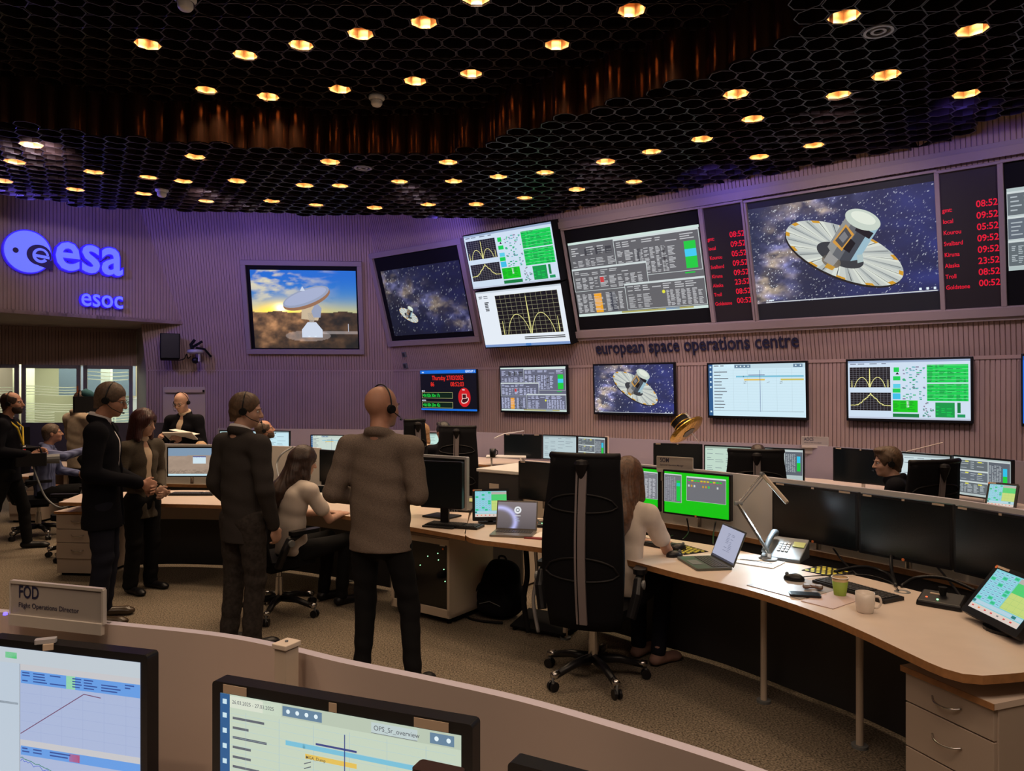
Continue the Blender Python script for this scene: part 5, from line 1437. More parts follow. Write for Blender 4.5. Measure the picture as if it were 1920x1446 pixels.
def V(*a): return np.array(a, float)
def stand_pose():
    return dict(head=V(0, 0.03, 1.675), neck=V(0, -0.02, 1.50), chest=V(0, 0.0, 1.32), waist=V(0, 0.0, 1.10), pelvis=V(0, 0, 0.95),
                shL=V(-0.19, -0.01, 1.435), shR=V(0.19, -0.01, 1.435), elL=V(-0.25, -0.03, 1.14), elR=V(0.25, -0.03, 1.14), wrL=V(-0.25, 0.04, 0.88), wrR=V(0.25, 0.04, 0.88),
                hiL=V(-0.095, 0, 0.92), hiR=V(0.095, 0, 0.92), knL=V(-0.11, 0.02, 0.50), knR=V(0.11, 0.02, 0.50), anL=V(-0.12, -0.02, 0.09), anR=V(0.12, -0.02, 0.09),
                toL=V(-0.14, 0.15, 0.03), toR=V(0.14, 0.15, 0.03))
def sit_pose(seat=0.50):
    z = seat + 0.09
    return dict(head=V(0, 0.06, z + 0.725), neck=V(0, 0.0, z + 0.55), chest=V(0, -0.02, z + 0.37), waist=V(0, -0.03, z + 0.15), pelvis=V(0, -0.02, z),
                shL=V(-0.185, 0.0, z + 0.485), shR=V(0.185, 0.0, z + 0.485), elL=V(-0.24, 0.08, z + 0.20), elR=V(0.24, 0.08, z + 0.20), wrL=V(-0.16, 0.32, z + 0.19), wrR=V(0.16, 0.32, z + 0.19),
                hiL=V(-0.095, 0.0, z - 0.01), hiR=V(0.095, 0.0, z - 0.01), knL=V(-0.12, 0.42, z + 0.0), knR=V(0.12, 0.42, z + 0.0), anL=V(-0.12, 0.40, 0.09), anR=V(0.12, 0.40, 0.09),
                toL=V(-0.13, 0.57, 0.03), toR=V(0.13, 0.57, 0.03))
def bounds(pts, m):
    A = np.array(pts); return A.min(0) - m, A.max(0) + m
def head_R(yaw, pitch, roll=0):
    return np.array((Matrix.Rotation(math.radians(yaw), 3, 'Z') @ Matrix.Rotation(math.radians(pitch), 3, 'X') @ Matrix.Rotation(math.radians(roll), 3, 'Y')))
def hand(f, wr, el, curl, side, palm, h):
    """palm, four unequal bent fingers and a thumb that leaves the side of the palm"""
    d = wr - el; d /= np.linalg.norm(d)
    up = palm - d * (palm @ d); up /= np.linalg.norm(up)           # palm-side normal
    sd = np.cross(d, up) * side                                     # towards the thumb
    pc = wr + d * 0.05
    f.cone(wr, wr + d * 0.03, 0.026, 0.028, 0.01, up, 0.75)
    f.cone(pc + sd * 0.012, pc + d * 0.035 + sd * 0.010, 0.036, 0.036, 0.01, up, 0.42)
    f.cone(pc - sd * 0.014, pc + d * 0.030 - sd * 0.012, 0.034, 0.032, 0.01, up, 0.42)
    for i, (o, L) in enumerate(((0.030, 0.068), (0.011, 0.078), (-0.009, 0.072), (-0.028, 0.058))):
        b0 = pc + d * (0.048 - 0.004 * abs(i - 1)) + sd * o
        a1 = curl * 0.6; a2 = curl * 1.5
        b1 = b0 + (d * math.cos(a1) + up * math.sin(a1)) * L * 0.5; b2 = b1 + (d * math.cos(a2) + up * math.sin(a2)) * L * 0.5
        f.cone(b0, b1, 0.0095, 0.009, 0.003); f.cone(b1, b2, 0.009, 0.0075, 0.003)
    t0 = pc - d * 0.015 + sd * 0.034; t1 = t0 + d * 0.028 + sd * 0.022 + up * 0.010; t2 = t1 + d * 0.026 + sd * 0.003 + up * 0.012
    f.cone(t0, t1, 0.013, 0.011, 0.006); f.cone(t1, t2, 0.0105, 0.009, 0.003)
SKIN = mat('skin_warm', (0.42, 0.21, 0.14), 0.55, noise=0.08, nscale=25)
SKIN2 = mat('skin_light', (0.50, 0.29, 0.21), 0.55, noise=0.06, nscale=25)
EYEW = mat('eye_white', (0.6, 0.56, 0.52), 0.3); EYED = mat('eye_dark', (0.02, 0.015, 0.012), 0.2)
def person(label, loc, rz, H=1.78, pose=None, hd=(0, 0, 0), top='jacket', topm=None, legm=None, shoem=None, hair='short', hairm=None, skin=SKIN, h=0.008,
           hem=0.82, headset=False, glasses=False, shirt=None, collar=True, slim=1.0, legw=1.0, curl=(0.5, 0.5), palmL=None, palmR=None, female=False, sleeves='long', legs=True, hands=True, shoes=True, name='person', beard=None, folds=0.0034, belly=0.0, flare=0.0, headsc=1.0):
    P = pose or stand_pose(); sc = H / 1.80
    t = thing(name, label, 'person', loc, rz)
    t.scale = (sc,) * 3
    R = head_R(*hd); hc = P['head']; Hs = headsc
    def hp(x, y, z): return hc + R @ (V(x, y, z) * Hs)
    fwd = np.cross(V(0, 0, 1), P['shR'] - P['shL']); fwd /= np.linalg.norm(fwd)
    sw = 0.90 if female else 1.0
    # ---- body, one continuous skin
    f = Field(*bounds(list(P.values()), 0.22), h)
    f.ell(hp(0, -0.012, 0.032), (0.076 * Hs, 0.096 * Hs, 0.088 * Hs), 0.0, R)
    f.ell(hp(0, 0.020, -0.035), (0.060 * Hs, 0.070 * Hs, 0.080 * Hs), 0.03, R)
    f.ell(hp(0, 0.066, -0.088), (0.026, 0.020, 0.020), 0.025, R)
    f.ell(hp(0, 0.076, 0.018), (0.050, 0.016, 0.011), 0.015, R)
    for s_ in (-1, 1):
        f.ell(hp(s_ * 0.034, 0.062, -0.028), (0.024, 0.022, 0.024), 0.02, R)
        f.ell(hp(s_ * 0.031, 0.093, 0.002), (0.016, 0.013, 0.010), 0.008, R, '-')
    f.cone(hp(0, 0.088, 0.012), hp(0, 0.108, -0.030), 0.008, 0.013, 0.010)
    for s_ in (-1, 1): f.ell(hp(s_ * 0.012, 0.098, -0.034), (0.008, 0.010, 0.008), 0.006, R)
    f.ell(hp(0, 0.088, -0.055), (0.024, 0.010, 0.006), 0.006, R); f.ell(hp(0, 0.085, -0.067), (0.020, 0.010, 0.007), 0.006, R)
    for s_ in (-1, 1): f.ell(hp(s_ * 0.078, -0.008, -0.008), (0.009, 0.019, 0.032), 0.008, R)
    f.cone(P['neck'], hp(0, -0.018, -0.055), 0.060 * sw, 0.052 * sw, 0.03)
    f.cone(P['chest'], P['waist'], 0.135 * sw, 0.115 * sw, 0.05, fwd, 0.66); f.cone(P['waist'], P['pelvis'], 0.115 * sw, 0.135, 0.05, fwd, 0.7)
    f.cone(P['shL'] * 0.8 + P['neck'] * 0.2, P['shR'] * 0.8 + P['neck'] * 0.2, 0.05, 0.05, 0.05); f.cone(P['neck'] - V(0, 0, 0.02), P['chest'], 0.06, 0.10, 0.04)
    for q in 'LR':
        f.cone(P['sh' + q], P['el' + q], 0.046 * sw, 0.038 * sw, 0.03); f.cone(P['el' + q], P['wr' + q], 0.038 * sw, 0.026 * sw, 0.01)
        f.cone(P['hi' + q], P['kn' + q], 0.075, 0.052, 0.03); f.cone(P['kn' + q], P['an' + q], 0.052, 0.036, 0.02); ft = P['to' + q] - P['an' + q]; f.cone(P['an' + q] - V(0, 0.0, 0.035), P['an' + q] + ft * 0.66 - V(0, 0, 0.012), 0.032, 0.016, 0.01)
    if hands:
        hand(f, P['wrL'], P['elL'], curl[0], 1 if palmL is None else palmL[1], V(1, 0, -0.2) if palmL is None else palmL[0], h)
        hand(f, P['wrR'], P['elR'], curl[1], 1 if palmR is None else palmR[1], V(-1, 0, -0.2) if palmR is None else palmR[0], h)
    body = f.build('body', skin, t)
    m_ = MB()
    for s_ in (-1, 1):
        for (r_, y_, mt) in ((0.0115, 0.079, EYEW), (0.006, 0.0865, EYED)):
            c_ = hp(s_ * 0.031, y_, 0.003)
            m_.lathe([(0, -r_), (r_ * .7, -r_ * .7), (r_, 0), (r_ * .7, r_ * .7), (0, r_)], n=10, m=mt, c=c_)
        a = hp(s_ * 0.014, 0.096, 0.017); b_ = hp(s_ * 0.034, 0.094, 0.022); c_ = hp(s_ * 0.050, 0.080, 0.016)
        m_.tube([a, b_, c_], [0.002, 0.003, 0.0015], n=6, m=hairm or EYED)
    m_.build('eyes', parent=t, smooth=True)
    # ---- upper clothing
    jk = top in ('jacket', 'open_jacket')
    ex = 0.017 if jk else 0.012
    g = Field(*bounds([P[k] for k in ('neck', 'shL', 'shR', 'elL', 'elR', 'wrL', 'wrR', 'pelvis', 'waist', 'chest')], 0.30), h)
    ce, we, pe = P['chest'], P['waist'], P['pelvis']
    g.cone(P['neck'] - V(0, 0, 0.10), ce, 0.115, 0.150 * sw + ex, 0.05, fwd, 0.66)
    g.cone(ce, we, 0.150 * sw + ex, (0.120 if female else 0.142) + ex + belly, 0.06, fwd, 0.68)
    d = pe - we; hemp = pe + (V(0, 0, -1) * (0.95 - hem) if jk or hem < 0.9 else V(0, 0, 0))
    g.cone(we, hemp, (0.125 if female else 0.142) + ex + belly, 0.158 + ex + flare, 0.06, fwd, 0.70)
    g.cone(P['shL'], P['shR'], 0.052 + ex, 0.052 + ex, 0.05); 
    for q in 'LR':
        g.cone(P['neck'] - V(0, 0, 0.02), P['sh' + q], 0.045, 0.045 + ex, 0.05)
        sh, el, wr = P['sh' + q], P['el' + q], P['wr' + q]
        if sleeves == 'long':
            g.cone(sh, el, 0.056 * sw + ex, 0.046 * sw + ex, 0.025); g.cone(el, el + (wr - el) * 0.93, 0.045 * sw + ex, 0.034 * sw + ex * 0.7, 0.015)
        else:
            g.cone(sh, sh + (el - sh) * 0.62, 0.055 * sw + ex, 0.056 * sw + ex, 0.025)
    if collar:
        nk = P['neck']
        for i in range(28):
            a = 2 * PI * i / 28
            if jk and math.sin(a) > 0.75: continue
            c_ = nk + V(0.066 * math.cos(a), 0.066 * math.sin(a), 0.022 - 0.020 * math.sin(a))
            g.ell(c_, (0.020, 0.020, 0.024), 0.02)
    if shirt is not None:
        g.ell(P['neck'] + fwd * 0.12 - V(0, 0, 0.10), (0.040, 0.075, 0.14), 0.01, None, '-')
        if top == 'open_jacket': g.ell(P['waist'] + fwd * 0.17 - V(0, 0, 0.04), (0.055, 0.10, 0.40), 0.01, None, '-')
    g.ell(P['neck'] + V(0, 0.015, 0.095), (0.056, 0.056, 0.050), 0.006, None, '-')
    if folds: g.folds(folds, seed=len(label))
    zc = P['pelvis'][2] - (0.95 - hem)
    g.cut((0, 0, zc), (0, 0, -1))
    g.build('jacket' if jk else ('t_shirt' if sleeves != 'long' else 'shirt_top'), topm, t)
    if shirt is not None:
        g = Field(*bounds([P['neck'], P['waist'], P['pelvis']], 0.24), h)
        g.cone(P['neck'] - V(0, 0, 0.08), ce, 0.10, 0.150 * sw + 0.006, 0.04, fwd, 0.66); g.cone(ce, pe - V(0, 0, 0.05), 0.150 * sw + 0.006, 0.145 * sw, 0.05, fwd, 0.70)
        for i in range(30):
            a = 2 * PI * i / 30
            g.ell(P['neck'] + V(0.060 * math.cos(a), 0.062 * math.sin(a), 0.042 - 0.022 * math.sin(a)), (0.014, 0.014, 0.026), 0.012)
        if sleeves == 'long':
            for q in 'LR':
                el, wr = P['el' + q], P['wr' + q]; g.cone(el + (wr - el) * 0.9, el + (wr - el) * 0.985, 0.034, 0.034, 0.0)
        g.build('shirt', shirt, t)
    # ---- trousers and shoes
    if legs:
        g = Field(*bounds([P[k] for k in ('pelvis', 'hiL', 'hiR', 'knL', 'knR', 'anL', 'anR')], 0.2), h)
        g.cone(P['pelvis'] + V(0, 0, 0.06), P['pelvis'] - V(0, 0, 0.03), 0.135, 0.150, 0.03, fwd, 0.74)
        for q in 'LR':
            g.cone(P['hi' + q] - V(0, 0, 0.02), P['kn' + q], 0.092 * legw, 0.064 * legw, 0.035); g.cone(P['kn' + q], P['an' + q] + V(0, 0, 0.0), 0.064 * legw, 0.052 * legw ** 2, 0.02)
        g.folds(0.003, (14, 14, 30), 3)
        g.cut((0, 0, 0.045), (0, 0, -1))
        g.build('trousers', legm, t)
    if shoes:
        for q in 'LR':
            a, b_ = P['an' + q], P['to' + q]; dd = (b_ - a); dd[2] = 0; dd /= np.linalg.norm(dd)
            g = Field(*bounds([a, b_], 0.09), min(h, 0.006))
            g.cone(V(a[0], a[1], 0.045) - dd * 0.03, V(b_[0], b_[1], 0.034) - dd * 0.02, 0.042, 0.036, 0.0, (0, 0, 1), 0.9); g.ell(V(b_[0], b_[1], 0.028), (0.042, 0.05, 0.026), 0.03); g.cone(a - V(0, 0, 0.02), a + V(0, 0, 0.02), 0.044, 0.044, 0.02)
            g.cut((0, 0, 0.001), (0, 0, -1)); g.build('shoe', shoem or M_BLACK, t)
    # ---- hair
    if hair != 'bald':
        hb = min(h, 0.006)
        pts = [hc + V(0.16, 0.16, 0.17), hc - V(0.16, 0.16, 0.17)]
        if hair == 'long': pts += [hc + R @ V(0, -0.20, -0.48)]
        if hair == 'bob': pts += [hc - V(0.15, 0.15, 0.24)]
        g = Field(*bounds(pts, 0.03), hb)
        th = {'short': 0.008, 'thick': 0.016, 'fringe': 0.008, 'bob': 0.026, 'long': 0.018}[hair]
        g.ell(hp(0, -0.014, 0.034), (0.076 * Hs + th, 0.096 * Hs + th, 0.088 * Hs + th * 1.2), 0.0, R)
        g.cone(hp(0, -0.050, -0.03), hp(0, -0.055, -0.065), 0.066, 0.050, 0.02)
        if hair == 'thick': g.ell(hp(0.0, 0.055, 0.105), (0.065, 0.045, 0.028), 0.02, R)
        if hair in ('bob', 'long'):
            for s_ in (-1, 1):
                g.cone(hp(s_ * 0.068, 0.0, 0.03), hp(s_ * 0.082, 0.015, -0.13), 0.034, 0.040, 0.03)
            g.cone(hp(0, -0.06, 0.0), hp(0, -0.07, -0.15), 0.085, 0.085, 0.03)
            if hair == 'bob': g.ell(hp(0, 0.075, 0.065), (0.066, 0.024, 0.030), 0.02, R)
        if hair == 'long':
            g.cone(hp(0, -0.07, -0.12), hp(0.0, -0.17, -0.30), 0.105, 0.092, 0.04, R @ V(0, 1, 0), 0.7); g.cone(hp(0, -0.17, -0.28), hp(0, -0.19, -0.46), 0.092, 0.045, 0.04, R @ V(0, 1, 0), 0.7)
        # face opening
        if hair in ('bob', 'long'):
            g.ell(hp(0, 0.10, -0.045), (0.058, 0.075, 0.110 if hair == 'long' else 0.095), 0.012, R, '-')
        else:
            g.ell(hp(0, 0.115, -0.035), (0.085, 0.085, 0.105 if hair != 'fringe' else 0.15), 0.010, R, '-')
            for s_ in (-1, 1): g.ell(hp(s_ * 0.085, 0.012, -0.045), (0.030, 0.040, 0.055), 0.008, R, '-')
            if hair == 'fringe': g.ell(hp(0, 0.04, 0.13), (0.085, 0.11, 0.095), 0.01, R, '-')
            cp = hp(0, 0, -0.062); nn = R @ V(0, 0.25, -1); g.cut(cp, nn)
        X, Y, Z = g.ax[0][:, None, None], g.ax[1][None, :, None], g.ax[2][None, None, :]
        a = np.arctan2(X - hc[0], Y - hc[1] + 0.02)
        g.D = g.D + (0.0016 * np.sin(a * 42 + 4 * np.sin(Z * 14)) + 0.0022 * np.sin(X * 90 + Z * 40) * np.sin(Y * 70 - Z * 55)).astype(np.float32)
        g.build('hair', hairm, t)
    if beard is not None:
        g = Field(*bounds([hc + V(.1, .13, .05), hc - V(.1, .13, .15)], 0.02), 0.005)
        g.ell(hp(0, 0.030, -0.055), (0.064, 0.068, 0.066), 0, R); g.ell(hp(0, 0.068, -0.09), (0.032, 0.026, 0.028), 0.02, R)
        g.ell(hp(0, 0.06, 0.005), (0.08, 0.09, 0.052), 0.01, R, '-'); g.ell(hp(0, 0.105, -0.058), (0.026, 0.03, 0.012), 0.004, R, '-')
        g.cut(hp(0, -0.005, 0), R @ V(0, -1, 0)); g.build('beard', beard, t)
    if headset:
        m_ = MB(); pts = []
        for k in range(19):
            a = math.radians(-8 + 196 * k / 18); pts.append(hp(0.092 * math.cos(a), -0.012, 0.02 + 0.110 * math.sin(a)))
        m_.tube(pts, 0.0045, n=6, m=M_BLACK)
        for s_ in (-1, 1): m_.cyl(hp(s_ * 0.080, -0.008, -0.006), hp(s_ * 0.100, -0.008, -0.006), 0.028, 0.024, m=M_MBLACK, n=14)
        m_.tube([hp(0.092, 0.0, -0.02), hp(0.090, 0.05, -0.05), hp(0.055, 0.100, -0.068), hp(0.03, 0.112, -0.068)], 0.003, n=6, m=M_BLACK); m_.cyl(hp(0.036, 0.108, -0.068), hp(0.024, 0.114, -0.068), 0.006, m=M_BLACK, n=8)
        m_.build('headset', parent=t)
    if glasses:
        m_ = MB()
        for s_ in (-1, 1):
            ring = [hp(s_ * 0.032 + 0.020 * math.cos(2 * PI * k / 10), 0.104, 0.002 + 0.015 * math.sin(2 * PI * k / 10)) for k in range(11)]
            m_.tube(ring, 0.0018, n=5, m=M_BLACK); m_.tube([hp(s_ * 0.052, 0.104, 0.005), hp(s_ * 0.076, 0.06, 0.006), hp(s_ * 0.080, 0.0, 0.0)], 0.0018, n=5, m=M_BLACK)
        m_.tube([hp(-0.012, 0.106, 0.004), hp(0.012, 0.106, 0.004)], 0.0018, n=5, m=M_BLACK); m_.build('glasses', parent=t)
    return t
# ================================================================== the people in the photo
def deg(a): return math.radians(a)
TWEED = mat('brown_tweed', (0.16, 0.125, 0.105), 0.9, noise=0.35, nscale=260, spec=0.1)
DGREY = mat('dark_grey_suit', (0.040, 0.035, 0.034), 0.9, noise=0.15, nscale=200, spec=0.1)
CORD = mat('dark_grey_corduroy', (0.038, 0.032, 0.030), 0.9, noise=0.3, nscale=40, spec=0.1)
BJEAN = mat('black_jeans', (0.008, 0.008, 0.009), 0.8, spec=0.1)
NSUIT = mat('black_wool', (0.005, 0.005, 0.008), 0.85, spec=0.1)
NJEAN = mat('navy_jeans', (0.012, 0.013, 0.022), 0.85, spec=0.1)
OLIVE = mat('olive_tweed', (0.055, 0.042, 0.028), 0.9, noise=0.35, nscale=180)
CREAMS = mat('cream_shirt', (0.55, 0.42, 0.30), 0.8)
WSHIRT = mat('white_shirt', (0.62, 0.58, 0.60), 0.8)
TEE = mat('white_tshirt', (0.62, 0.54, 0.48), 0.85, noise=0.05, nscale=12)
BEIGEJ = mat('beige_jacket', (0.42, 0.33, 0.24), 0.85, noise=0.1, nscale=30)
BLUES = bpy.data.materials.new('blue_striped_shirt'); BLUES.use_nodes = True
_nt = BLUES.node_tree; _w = _nt.nodes.new('ShaderNodeTexWave'); _w.inputs['Scale'].default_value = 9; _w.bands_direction = 'X'; _tc = _nt.nodes.new('ShaderNodeTexCoord'); _nt.links.new(_tc.outputs['Object'], _w.inputs['Vector'])
_r = _nt.nodes.new('ShaderNodeValToRGB'); _r.color_ramp.elements[0].color = (0.06, 0.07, 0.16, 1); _r.color_ramp.elements[1].color = (0.16, 0.19, 0.36, 1); _nt.links.new(_w.outputs['Fac'], _r.inputs[0]); _nt.links.new(_r.outputs[0], _nt.nodes['Principled BSDF'].inputs['Base Color']); _nt.nodes['Principled BSDF'].inputs['Roughness'].default_value = 0.85
H_BR = mat('brown_hair', (0.085, 0.048, 0.026), 0.6, noise=0.3, nscale=60)
H_GR = mat('grey_brown_hair', (0.10, 0.065, 0.045), 0.6, noise=0.3, nscale=60)
H_RED = mat('burgundy_hair', (0.045, 0.010, 0.010), 0.45, noise=0.3, nscale=60)
H_DK = mat('dark_brown_hair', (0.035, 0.016, 0.011), 0.5, noise=0.4, nscale=50)
H_CH = mat('chestnut_hair', (0.10, 0.045, 0.022), 0.5, noise=0.4, nscale=50)
H_BL = mat('blond_hair', (0.34, 0.19, 0.09), 0.55, noise=0.3, nscale=50)
H_BK = mat('black_hair', (0.010, 0.008, 0.008), 0.5)
SHOEB = mat('brown_leather', (0.05, 0.034, 0.022), 0.25); PINK = mat('pink_trainers', (0.34, 0.20, 0.17), 0.7)
def at(px, D, z=0.0): return Vector(((px - CX) / F * D, D, z))

# bald man with headset, brown blazer, seen from behind
P = stand_pose()
P.update(elL=V(-0.27, -0.07, 1.17), wrL=V(-0.15, 0.17, 1.10), elR=V(0.25, -0.04, 1.17), wrR=V(0.13, 0.19, 1.12), hiL=V(-0.10, 0, 0.92), hiR=V(0.10, 0, 0.92), knL=V(-0.10, 0.02, 0.50), anL=V(-0.11, -0.02, 0.09), knR=V(0.17, 0.03, 0.50), anR=V(0.22, -0.03, 0.09), toL=V(-0.13, 0.16, 0.03), toR=V(0.26, 0.14, 0.03))
person('bald man in a brown tweed blazer and black jeans standing with his back turned', at(713, 4.46), deg(-12), 1.81, P, (-28, 0, 0), 'jacket', TWEED, BJEAN, M_BLACK, 'bald', hairm=H_BR, headset=True, h=0.007, hem=0.83, curl=(0.8, 0.8), flare=0.02, belly=0.01, legw=0.98, headsc=1.08)
# man in dark grey suit with headset
P = stand_pose()
P.update(elL=V(-0.26, -0.03, 1.15), wrL=V(-0.20, 0.12, 0.93), elR=V(0.255, -0.02, 1.14), wrR=V(0.22, 0.09, 0.86), toL=V(-0.12, 0.16, 0.03))
t2 = person('man with short brown hair and headset in a dark grey suit, back turned', at(455, 5.14), deg(-32), 1.77, P, (-48, -6, 0), 'jacket', DGREY, CORD, M_BLACK, 'short', hairm=H_BR, skin=SKIN2, headset=True, h=0.007, hem=0.76, curl=(0.7, 0.9), legw=1.12, shirt=WSHIRT, headsc=1.03)
# smiling man in dark suit, profile
P = stand_pose()
P.update(head=V(0, 0.055, 1.675), elL=V(-0.26, -0.03, 1.14), wrL=V(-0.05, 0.27, 1.02), elR=V(0.26, -0.03, 1.14), wrR=V(0.07, 0.27, 1.04))
person('grey-haired man with glasses in an open dark suit over a white shirt', at(193, 5.73), deg(-72), 1.84, P, (-8, -14, 0), 'open_jacket', NSUIT, NJEAN, SHOEB, 'short', hairm=H_GR, headset=True, glasses=True, h=0.0065, hem=0.72, curl=(1.0, 1.0), shirt=WSHIRT, legw=1.1, belly=0.02, flare=0.03, headsc=1.06)
# woman with burgundy bob
P = stand_pose()
P.update(elL=V(-0.24, -0.02, 1.16), wrL=V(-0.05, 0.22, 1.02), elR=V(0.24, -0.02, 1.16), wrR=V(0.05, 0.23, 1.03))
person('woman with a burgundy bob, olive jacket and cream collar, hands clasped', at(266, 6.6), deg(-112), 1.60, P, (12, -8, 0), 'open_jacket', OLIVE, BJEAN, M_BLACK, 'bob', hairm=H_RED, skin=SKIN2, h=0.0065, hem=0.74, curl=(1.0, 1.0), shirt=CREAMS, female=True, legw=1.15, headsc=1.05)
# man reading papers behind the desk
P = stand_pose()
P.update(head=V(0, 0.06, 1.675), elL=V(-0.27, 0.03, 1.15), wrL=V(-0.15, 0.28, 1.22), elR=V(0.27, 0.03, 1.15), wrR=V(0.15, 0.28, 1.22))
person('balding man with glasses in a black zip jacket reading papers behind the desk', at(345, 9.35), deg(172), 1.75, P, (0, -20, 0), 'jacket', NSUIT, BJEAN, M_BLACK, 'bald', hairm=H_BK, skin=SKIN2, headset=True, glasses=True, h=0.0075, hem=0.86, curl=(0.9, 0.9), shirt=CREAMS, headsc=1.05)
c0 = at(338, 9.02, 1.225)
t = thing('paper_stack', 'white papers held open by the balding man in black', 'papers', c0, deg(4))
m_ = MB(); m_.box((0, 0, 0), (0.34, 0.24, 0.012), M_PAPER, M=Matrix.Rotation(deg(-24), 4, 'X')); m_.build('lower_sheets', parent=t)
m_ = MB(); m_.box((0.02, 0.06, 0.05), (0.30, 0.20, 0.004), M_PAPER, M=Matrix.Rotation(deg(12), 4, 'Y')); m_.build('lifted_sheet', parent=t)
# left cameraman walking
P = stand_pose()
P.update(head=V(0, 0.05, 1.675), elR=V(0.27, -0.02, 1.15), wrR=V(0.16, 0.26, 1.10), elL=V(-0.27, -0.02, 1.15), wrL=V(-0.16, 0.26, 1.12), knL=V(-0.10, 0.13, 0.49), anL=V(-0.12, 0.16, 0.09), toL=V(-0.13, 0.34, 0.03), knR=V(0.10, -0.10, 0.49), anR=V(0.11, -0.26, 0.09), toR=V(0.13, -0.09, 0.03))
tc = person('man in black with headphones, yellow lanyard and red badge at the left edge', at(14, 8.2), deg(-72), 1.76, P, (-8, 4, 0), 'jacket', NSUIT, BJEAN, M_BLACK, 'fringe', hairm=H_DK, headset=True, h=0.0075, hem=0.80, curl=(0.9, 0.9), beard=H_DK, headsc=1.05)
YEL = mat('yellow_lanyard', (0.75, 0.52, 0.03), 0.6)
m_ = MB(); m_.tube([(-0.08, 0.02, 1.50), (-0.09, 0.125, 1.40), (0.0, 0.155, 1.20)], 0.010, n=6, m=YEL); m_.tube([(0.08, 0.02, 1.50), (0.09, 0.125, 1.40), (0.0, 0.155, 1.20)], 0.010, n=6, m=YEL); m_.build('lanyard', parent=tc)
m_ = MB(); m_.box((0.0, 0.165, 1.12), (0.09, 0.006, 0.14), M_PAPER); m_.box((0.0, 0.169, 1.14), (0.075, 0.003, 0.045), mat('red_badge', (0.7, 0.03, 0.04), 0.5)); m_.build('badge', parent=tc)
t = thing('camcorder', 'black camcorder with yellow tag held by the man in black at the left', 'camera', at(58, 8.15, 1.02), deg(-60))
m_ = MB(); m_.rbox((0, 0, 0), (0.13, 0.30, 0.14), 0.02, M_BLACK); m_.build('body', parent=t, bevel=0.004)
m_ = MB(); m_.cyl((0, 0.15, 0.0), (0, 0.27, 0.0), 0.05, 0.055, m=M_GREY); m_.build('lens', parent=t)
m_ = MB(); m_.tube([(0, -0.1, 0.07), (0, -0.08, 0.13), (0, 0.08, 0.13), (0, 0.1, 0.07)], 0.012, m=M_BLACK); m_.build('handle', parent=t)
m_ = MB(); m_.box((-0.07, -0.05, -0.02), (0.012, 0.08, 0.10), YEL); m_.build('tag', parent=t)
t = thing('cable', 'black cable looping down from the camcorder past the seated man', 'cable')
a = at(62, 8.15, 1.0)
m_ = MB(); m_.tube(catmull([a + Vector(q) for q in ((0, 0, -0.05), (0.08, -0.03, -0.22), (0.18, -0.05, -0.40), (0.34, -0.06, -0.50), (0.50, -0.05, -0.44), (0.56, -0.02, -0.30), (0.58, 0, -0.2))], 6), 0.010, m=M_GREY); m_.build('strand', parent=t, smooth=True)
# camera operator in beige
P = stand_pose()
P.update(head=V(0, 0.06, 1.68), elR=V(0.27, 0.06, 1.20), wrR=V(0.14, 0.26, 1.42), elL=V(-0.27, 0.06, 1.20), wrL=V(-0.14, 0.26, 1.42))
person('camera operator in a beige jacket filming beside the windows', at(148, 9.75), deg(-25), 1.76, P, (0, 0, 0), 'jacket', BEIGEJ, BJEAN, M_BLACK, 'short', hairm=H_DK, h=0.008, hem=0.78, headsc=1.05)
t = thing('video_camera', 'shoulder video camera with a fluffy blue microphone and brown flap', 'camera', at(166, 9.38, 1.60), deg(-60))
m_ = MB(); m_.rbox((0, 0, 0), (0.16, 0.34, 0.2), 0.02, M_BLACK); m_.build('body', parent=t, bevel=0.005)
m_ = MB(); m_.lathe([(0, -0.02), (0.045, 0.0), (0.055, 0.06), (0.05, 0.12), (0, 0.15)], m=mat('teal_fur', (0.03, 0.11, 0.14), 0.95), M=Matrix.Translation((-0.12, 0.05, 0.10)) @ Matrix.Rotation(deg(60), 4, 'X')); m_.build('microphone', parent=t, smooth=True)
m_ = MB(); m_.lathe([(0, -0.04), (0.04, -0.02), (0.05, 0.03), (0, 0.07)], m=mat('purple_foam', (0.05, 0.02, 0.25), 0.8), M=Matrix.Translation((-0.14, -0.06, -0.04))); m_.build('foam_ball', parent=t, smooth=True)
m_ = MB(); m_.box((-0.02, -0.12, 0.19), (0.12, 0.02, 0.09), mat('brown_flap', (0.25, 0.06, 0.02), 0.6)); m_.box((-0.02, -0.11, 0.13), (0.03, 0.02, 0.1), M_BLACK); m_.build('viewfinder_flap', parent=t)
m_ = MB(); m_.cyl((0, 0.17, 0), (0, 0.34, 0), 0.06, 0.07, m=M_GREY); m_.build('lens', parent=t)
# seated man pointing, blue striped shirt
P = sit_pose(0.48)
P.update(elR=V(0.22, 0.22, 1.02), wrR=V(0.12, 0.50, 1.10), elL=V(-0.24, 0.10, 0.80))
person('seated man in a blue striped shirt reaching out behind the camera crew', at(88, 9.05), deg(-68), 1.74, P, (8, 8, 0), 'shirt', BLUES, BJEAN, M_BLACK, 'short', hairm=H_GR, h=0.008, hem=0.90, curl=(0.5, 0.3))
office_chair('black high-backed chair of the man in the blue striped shirt', at(72, 9.02), deg(-60), back_h=0.72, w=0.46, lean=0.12)
office_chair('black chair seen from the side just left of the dark-suited man', at(152, 7.95), deg(95), back_h=0.62, w=0.46)
